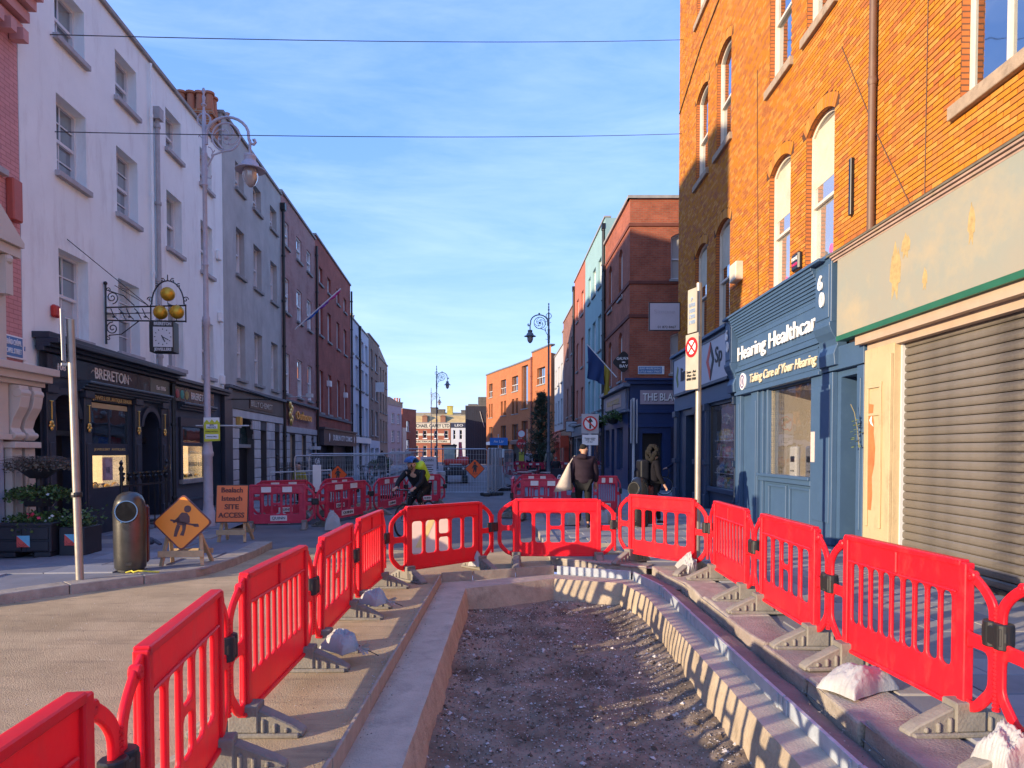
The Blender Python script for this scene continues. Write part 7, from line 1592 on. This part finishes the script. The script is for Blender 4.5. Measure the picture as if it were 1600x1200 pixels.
# ------------------------------------------------------------------ people
M_skin = mat('skin', (.48, .27, .19), .55, .06, 6); M_hairk = mat('hair_dark', (.005, .004, .0035), .9, .3, 20)
def hand(chains, w, d, side, up=Vector((0, 0, 1)), curl=.5, s=1.0):
    w = Vector(w); d = Vector(d).normalized(); sx = d.cross(up).normalized() * side; n = sx.cross(d).normalized() * side
    pm = w + d * .05 * s; chains.append([(*w, .024 * s), (*pm, (.036 * s))])
    for i, l in enumerate((.07, .08, .075, .06)):
        o = (i - 1.5) * .02 * s; k = w + d * .09 * s + sx * o; a = k + d * l * .5 * s * (1 - .3 * curl) - n * l * .35 * curl * s; e = a + d * l * .3 * s * (1 - curl) - n * l * .4 * curl * s
        chains.append([(*pm, .036 * s), (*k, .0105 * s), (*a, .009 * s), (*e, .008 * s)])
    a = pm - d * .02 * s - sx * .035 * s; chains.append([(*pm, .036 * s), (*a, .012 * s), (*(a + d * .045 * s - sx * .012 * s), .010 * s)])
def person(label, loc, rz, J, mats, s=1.0, hair='short', ring=False, parts_only=False, group=None, hood=False, legs_gap=0):
    """J: joint positions (front is +y). Body is one surface; clothes and hair are its children"""
    t = thing('person', label, 'person', loc, rz, group); t.scale = (s, s, s); V = Vector
    pel, ch, nk, hd = (V(J[k]) for k in ('pelvis', 'chest', 'neck', 'head')); fw = V(J.get('face', (0, 1, 0))).normalized(); upv = (hd - nk).normalized()
    jaw = hd - upv * .055 + fw * .02; crown = hd + upv * .065; rt = fw.cross(upv).normalized()
    C = [[(*pel, .1), (*ch, .12), (*(nk - upv * .03), .065), (*nk, .052), (*jaw, (.066, .078)), (*hd, (.078, .092)), (*crown, (.066, .076))]]
    C.append([(*hd, (.078, .092)), (*(hd + fw * .095 - upv * .015), .014), (*(hd + fw * .118 - upv * .035), .011)])
    for sd in (-1, 1): C.append([(*hd, (.078, .092)), (*(hd + rt * sd * .083 - upv * .02), .013), (*(hd + rt * sd * .094 - upv * .012 - fw * .012), .010)])
    W = {}
    for sd, k in ((-1, 'L'), (1, 'R')):
        sh, el, wr = V(J['sh' + k]), V(J['el' + k]), V(J['wr' + k]); hp, kn, an, to = V(J['hip' + k]), V(J['kn' + k]), V(J['an' + k]), V(J['to' + k])
        C.append([(*ch, .12), (*sh, .055), (*el, .038), (*wr, .026)]); hand(C, wr, V(J.get('hd' + k, wr - el)), sd if fw.y >= 0 else sd, curl=J.get('curl', .5))
        C.append([(*pel, .1), (*hp, .075), (*kn, .05), (*an, .036)])
    body = skin('body', C, mats.get('skin', M_skin), t)
    mb = MB()
    for sd in (-1, 1): mb.ball(hd + fw * .083 + rt * sd * .031 + upv * .008, .011, 6)
    mb.bar(hd + fw * .088 + rt * .025 - upv * .062, hd + fw * .088 - rt * .025 - upv * .062, .006, .008); mb.build('face_features', M_hairk, body, True)
    tor = []; n = 9 if ring else 4
    lo = pel + (pel - ch).normalized() * J.get('hem', .06); top = nk - upv * .02
    for i in range(n + 1):
        u = i / n; p = lo.lerp(ch, u / .62) if u < .62 else ch.lerp(top, (u - .62) / .38)
        r_ = .165 + .02 * math.sin(PI * u) if u < .75 else .165 - (u - .75) * .36
        if ring: r_ += .016 * (1 if i % 2 else -1) + .012
        tor.append((*p, (r_ * J.get('wide', 1.12), r_ * .86)))
    JC = [tor]; mid = min(tor, key=lambda q: (V(q[:3]) - ch).length)
    for k in ('L', 'R'):
        sh, el, wr = V(J['sh' + k]), V(J['el' + k]), V(J['wr' + k]); a = .085 if ring else .07; ar = [mid, (*sh, a)]; m_ = 4 if ring else 2
        for i in range(1, m_): p = sh.lerp(el, i / m_); ar.append((*p, a - .008 * (i % 2)))
        ar.append((*el, a * .82)); ar.append((*el.lerp(wr, .55), a * .74)); ar.append((*(wr + (el - wr) * .08), a * .6)); JC.append(ar)
    skin('jacket', JC, mats['jacket'], t)
    if hood: skin('hood', [[(*(nk - fw * .10 - upv * .05 - rt * .12), .05), (*(nk - fw * .13 - upv * .01), .07), (*(nk - fw * .10 - upv * .05 + rt * .12), .05)]], mats['jacket'], t)
    TC = []
    for k in ('L', 'R'):
        hp, kn, an = V(J['hip' + k]), V(J['kn' + k]), V(J['an' + k]); TC.append([(*pel, .135), (*hp, .10), (*hp.lerp(kn, .5), .085), (*kn, .066), (*kn.lerp(an, .5), .062), (*(an + (kn - an) * .06), .052)])
    skin('trousers', TC, mats['trousers'], t)
    for k in ('L', 'R'):
        an, to = V(J['an' + k]), V(J['to' + k]); d = (to - an); d.z = 0; d = d.normalized() if d.length > 1e-4 else V((0, 1, 0)); b = V((an.x, an.y, min(an.z - .05, to.z)))
        o = skin('shoe', [[(*(b - d * .055 + V((0, 0, .025))), .038), (*(b + d * .03 + V((0, 0, .03))), .042), (*(b + d * .12 + V((0, 0, .012))), .036), (*(b + d * .17 + V((0, 0, .006))), .026)]], mats['shoes'], t)
        if 'sole' in mats: MB().prism([((b + d * q[0] + d.cross(V((0, 0, 1))) * q[1]).x, (b + d * q[0] + d.cross(V((0, 0, 1))) * q[1]).y) for q in ((-.09, -.035), (.18, -.04), (.2, 0), (.18, .04), (-.09, .035))], b.z - .025, b.z + .006, axis='z').build('sole', mats['sole'], o)
    hm = mats.get('hair', M_hairk)
    if hair == 'short':
        skin('hair', [[(*(hd - fw * .035 - upv * .03), (.072, .065)), (*(hd - fw * .02 + upv * .05), (.086, .088)), (*(crown + upv * .012 + fw * .0), (.07, .078))]], hm, body)
    elif hair == 'curly':
        mb = MB()
        for i in range(90):
            a = rnd.uniform(0, 6.3); u = rnd.uniform(-1, 1); q = V((math.cos(a) * math.sqrt(1 - u * u), math.sin(a) * math.sqrt(1 - u * u), u)); p = hd + V((0, 0, -.03)) - fw * .055 + V((q.x * .14, q.y * .12, q.z * .20))
            if (p - hd).dot(fw) > .045: continue
            mb.ball(p, rnd.uniform(.035, .055), 7, sq=(1, 1, 1.2))
        mb.build('hair', hm, body, True)
    elif hair == 'helmet': 
        pass
    return t, body
def stand(step=.18, arm=.12, hgt=1.0):
    return dict(pelvis=(0, 0, .94), chest=(0, .01, 1.28), neck=(0, .02, 1.49), head=(0, .045, 1.62), shL=(-.19, 0, 1.41), shR=(.19, 0, 1.41), elL=(-.25, -arm * .4, 1.14), elR=(.25, arm * .2, 1.14), wrL=(-.25, arm * .6, .9), wrR=(.25, arm * 1.2, .92),
                hipL=(-.09, 0, .9), hipR=(.09, 0, .9), knL=(-.1, step * .75, .5), knR=(.1, -step * .1, .5), anL=(-.1, step, .085), anR=(.1, -step * 1.1, .11), toL=(-.1, step + .15, .04), toR=(.1, -step, .04))
MP = lambda n, c, r_=.75: mat(n, c, r_, .2, 6, .2, 30, spec=.2)
# man walking away with a tote bag
t, b = person('man in a dark padded jacket seen from behind on the right pavement', (1.5, 14.5, .122), -.12, dict(stand(.16, .1), wide=1.2, hem=.05, face=(.35, 1, 0)), dict(jacket=MP('padded_plum', (.022, .013, .022), .8), trousers=MP('black_cloth', (.012, .012, .013)), shoes=MP('black_shoe', (.014, .014, .015), .5), skin=mat('skin_tan', (.42, .22, .14), .55, .06)), 1.03, ring=True, hood=True)
bg_ = thing('tote_bag', 'cream canvas tote bag hanging from the shoulder of the man in the padded jacket', 'bag', (1.5 - .30, 14.42, .95), .3); mb = MB(); vs = []
for j in range(7):
    z = .55 - j * .095; w_ = .02 + .030 * j; d = .02 + .018 * j
    for i in range(8): a = i * PI / 4; vs.append((w_ * math.cos(a) - .025 * j + .012 * noise.noise((i, j, 0)), d * math.sin(a), z + (.03 * math.cos(a) if j == 6 else 0)))
mb.add(vs, [(j * 8 + i, j * 8 + (i + 1) % 8, j * 8 + 8 + (i + 1) % 8, j * 8 + 8 + i) for j in range(6) for i in range(8)] + [tuple(48 + i for i in range(8))]); mb.build('sack', mat('canvas', (.50, .42, .33), .85, .12, 5, .4, 30), bg_, 'all'); MB().tube([(0, 0, .53), (.06, .02, .62), (.14, .05, .70)], .012, 5).build('strap', MATS['canvas'], bg_)
# woman with curly hair
J = dict(stand(.2, .14), hem=.1, face=(.05, 1, 0)); t, b = person('woman with dark curly hair and a black coat walking right beyond the black bin', (3.08, 15.1, .122), R(-78), J, dict(jacket=MP('black_coat', (.010, .009, .013), .9), trousers=MP('black_leggings', (.012, .012, .014)), shoes=MP('black_canvas_shoe', (.02, .02, .02)), sole=M_white), .97, hair='curly')
skin('shirt_tail', [[(-.12, -.02, .80), (0, -.03, .80), (.12, 0, .80)]] and [[(0, -.09, .835, (.12, .03)), (0, .09, .82, (.13, .03))]], mat('cream_shirt', (.55, .48, .40), .8, .1), t)
bp = thing('backpack', 'black backpack worn by the woman with dark curly hair', 'backpack', (3.08 - .2, 15.05, 1.1), R(-78)); MB().box(-.15, .15, -.14, .06, 0, .46).box(-.11, .11, -.19, -.14, .04, .24).build('pack', MP('black_nylon', (.012, .013, .018), .5), bp, bevel=.05, seg=3); MB().tube([(-.1, .06, .42), (-.11, .16, .40), (-.11, .2, .2)], .018, 5).tube([(.1, .06, .42), (.11, .16, .40), (.11, .2, .2)], .018, 5).build('strap', M_clip, bp)
# cyclist
CR = R(180 - 22); CL = (-2.0, 14.5, 0)
bike('road_bicycle', 'black drop handlebar bicycle ridden towards the camera', CL, CR, M_frame_k)
J = dict(pelvis=(0, -.24, .97), chest=(0, .02, 1.24), neck=(0, .15, 1.38), head=(0, .21, 1.47), face=(-.15, 1, -.12), shL=(-.19, .1, 1.31), shR=(.19, .1, 1.31), elL=(-.27, .28, 1.12), elR=(.27, .28, 1.12), wrL=(-.21, .47, .99), wrR=(.21, .47, .99), hdL=(0, 1, -.15), hdR=(0, 1, -.15),
         hipL=(-.1, -.2, .95), hipR=(.1, -.2, .95), knL=(-.13, .17, .80), knR=(.13, .12, .62), anL=(-.12, -.1, .5), anR=(.12, .03, .24), toL=(-.12, .05, .45), toR=(.12, .18, .19), curl=.8, hem=.08)
t, b = person('bearded cyclist in black with a blue helmet riding towards the camera', CL, CR, J, dict(jacket=MP('cycling_black', (.013, .014, .018), .6), trousers=MP('cycling_shorts', (.010, .010, .012), .6), shoes=MP('white_shoe', (.5, .5, .5))), 1.0, hair='short')
hd = Vector(J['head']); mb = MB(); fw = Vector((-.15, 1, -.12)).normalized()
for i in range(7):
    a = -.9 + i * .3; mb.tube([hd + Vector((.1 * math.sin(a), .13 * math.cos(k), .045 + .11 * math.sin(k) * math.cos(a * .8))) for k in [j * PI / 10 for j in range(0, 11)]], .024, 6)
h_ = mb.build('helmet', mat('helmet_blue', (.03, .10, .30), .35, .5, 12), b, True); MB().tube([hd + Vector((.085 * s_, .02, .02)) for s_ in (1,)] + [hd + Vector((.05, .06, -.1)), hd + Vector((0, .07, -.115)), hd + Vector((-.05, .06, -.1)), hd + Vector((-.085, .02, .02))], .006, 5).build('chin_strap', M_clip, h_)
skin('beard', [[(*(hd + fw * .045 - Vector((.05, 0, .06))), .028), (*(hd + fw * .072 - Vector((0, 0, .085))), .034), (*(hd + fw * .045 - Vector((-.05, 0, .06))), .028)]], mat('beard', (.10, .06, .04), .8, .3, 20), b)
for k in ('L', 'R'):
    kn = Vector(J['kn' + k]); hp = Vector(J['hip' + k]); an = Vector(J['an' + k]); skin('knee_warmer', [[(*kn.lerp(hp, .3), .082), (*kn.lerp(hp, .42), .086)]], M_grey, t); skin('bare_shin', [[(*kn.lerp(an, .25), .064), (*kn.lerp(an, .6), .06), (*kn.lerp(an, .92), .045)]], M_skin, t)
mt = Matrix.Translation(CL) @ Matrix.Rotation(CR, 4, 'Z'); p = mt @ Vector((-.02, -.13, 1.18)); t = thing('backpack', 'fluorescent yellow green backpack on the back of the cyclist', 'backpack', p, CR); t.rotation_euler.x = R(-42)
MB().box(-.18, .18, -.16, .06, -.1, .40).build('pack', mat('hi_vis', (.50, .68, .03), .5, .12, 8), t, bevel=.08, seg=4)
# cyclist by the pub
CL2 = (6.2, 25.6, .122); CR2 = R(78); bike('bicycle', 'dark bicycle held by the person in navy beside the pub door', CL2, CR2, M_frame_k)
J2 = dict(J, pelvis=(0, -.2, 1.02), chest=(0, -.06, 1.34), neck=(0, .03, 1.5), head=(0, .08, 1.62), face=(0, 1, 0), shL=(-.19, -.02, 1.43), shR=(.19, -.02, 1.43), anR=(.16, .05, .1), knR=(.15, .0, .5), toR=(.16, .2, .05))
t, b = person('person in dark navy standing over a bicycle by the pub, teal helmet on', CL2, CR2, J2, dict(jacket=MP('navy_jacket', (.012, .02, .05)), trousers=MP('dark_jeans', (.012, .014, .022)), shoes=M_clip)); MB().ball(Vector(J2['head']) + Vector((0, .0, .06)), .115, 12, sq=(.9, 1.1, .7)).build('helmet', mat('helmet_teal', (.15, .5, .5), .4, .4, 10), b, True)
# worker and passers-by farther off
t, b = person('site worker in yellow and black behind the fence left of the white post', (-6.95, 22.6, -.35), 2.6, stand(.05, .1), dict(jacket=mat('worker_yellow', (.40, .34, .05), .7, .3, 5), trousers=MP('work_trousers', (.02, .025, .035)), shoes=M_clip)); MB().box(-.17, .17, -.17, -.12, 1.0, 1.4).build('vest_panel', MP('vest_black', (.02, .025, .04)), t, bevel=.03)
WK = [('walker in a long black coat with a white badge far up the right pavement', (1.75, 48.5), 2.9, (.012, .013, .02)), ('walker in pale clothes next to the long black coat', (1.2, 49.5), 3.2, (.42, .40, .44)), ('person in beige behind the lamp standard', (2.35, 44), .4, (.28, .26, .2)), ('dark clad person sitting low beyond the windbreak', (2.5, 39), 2.6, (.03, .028, .03)),
      ('person in dark clothes under the blue road sign', (-.5, 60), 3.0, (.03, .03, .04)), ('person in black by the far shopfront with hands down', (.1, 61), .3, (.05, .04, .04)), ('dark clad pedestrian far up the left pavement beside the bicycles', (-7.9, 42), .2, (.03, .035, .05))]
for i, (lb, xy, a, c) in enumerate(WK):
    J3 = stand(.14, .12)
    t, b = person(lb, (*xy, .1 if i != 3 else -.25), a, J3, dict(jacket=MP('walker_coat%d' % i, c), trousers=MP('walker_legs', (.02, .02, .03)), shoes=M_clip), .98 + .02 * (i % 3))
# parked bicycles by the left shops
for i, (x, y, a) in enumerate(((-7.2, 33, .3), (-7.0, 34.2, .1), (-7.3, 35.5, .4), (-6.4, 30.2, .5), (-7.5, 37, .2))):
    bike('parked_bicycle', ['parked bicycle nearest the comics shop door', 'parked bicycle second in the row beyond the fence', 'parked bicycle third in the row beyond the fence', 'parked bicycle closest to the fence panels', 'parked bicycle last in the row up the street'][i], (x, y, .1), a, [M_frame_k, M_steel, M_exr, M_navy2, M_frame_k][i], .08)
t = thing('cafe_banner', 'dark cafe banner with white CAFE lettering on the mauve building railings', 'banner', (LX(29.2) + .9, 29.2, .9), a4); MB().box(0, 1.6, -.01, .01, 0, .75).build('cloth', MATS['windbreak_cloth'], t); text(t, 'Café', .34, (.9, -.02, .4), M_white, width=.9)
for i, (x, y) in enumerate(((LX(45.5) + 1.4, 45.5), (LX(48.5) + 1.6, 48.5), (LX(52) + 1.5, 52))):
    t = thing('potted_shrub', ['small potted shrub before the bluish white house', 'middle potted shrub before the bluish white house', 'farthest potted shrub along the left shops'][i], 'shrub', (x, y, .1)); MB().lathe([(.22, 0), (.3, .5), (.26, .5)], n=10).build('pot', M_plb, t); leaves('foliage', 260, ring(.4, .4, .5, .7, .1), .14, LG, t, [3, 5, 1, 0])
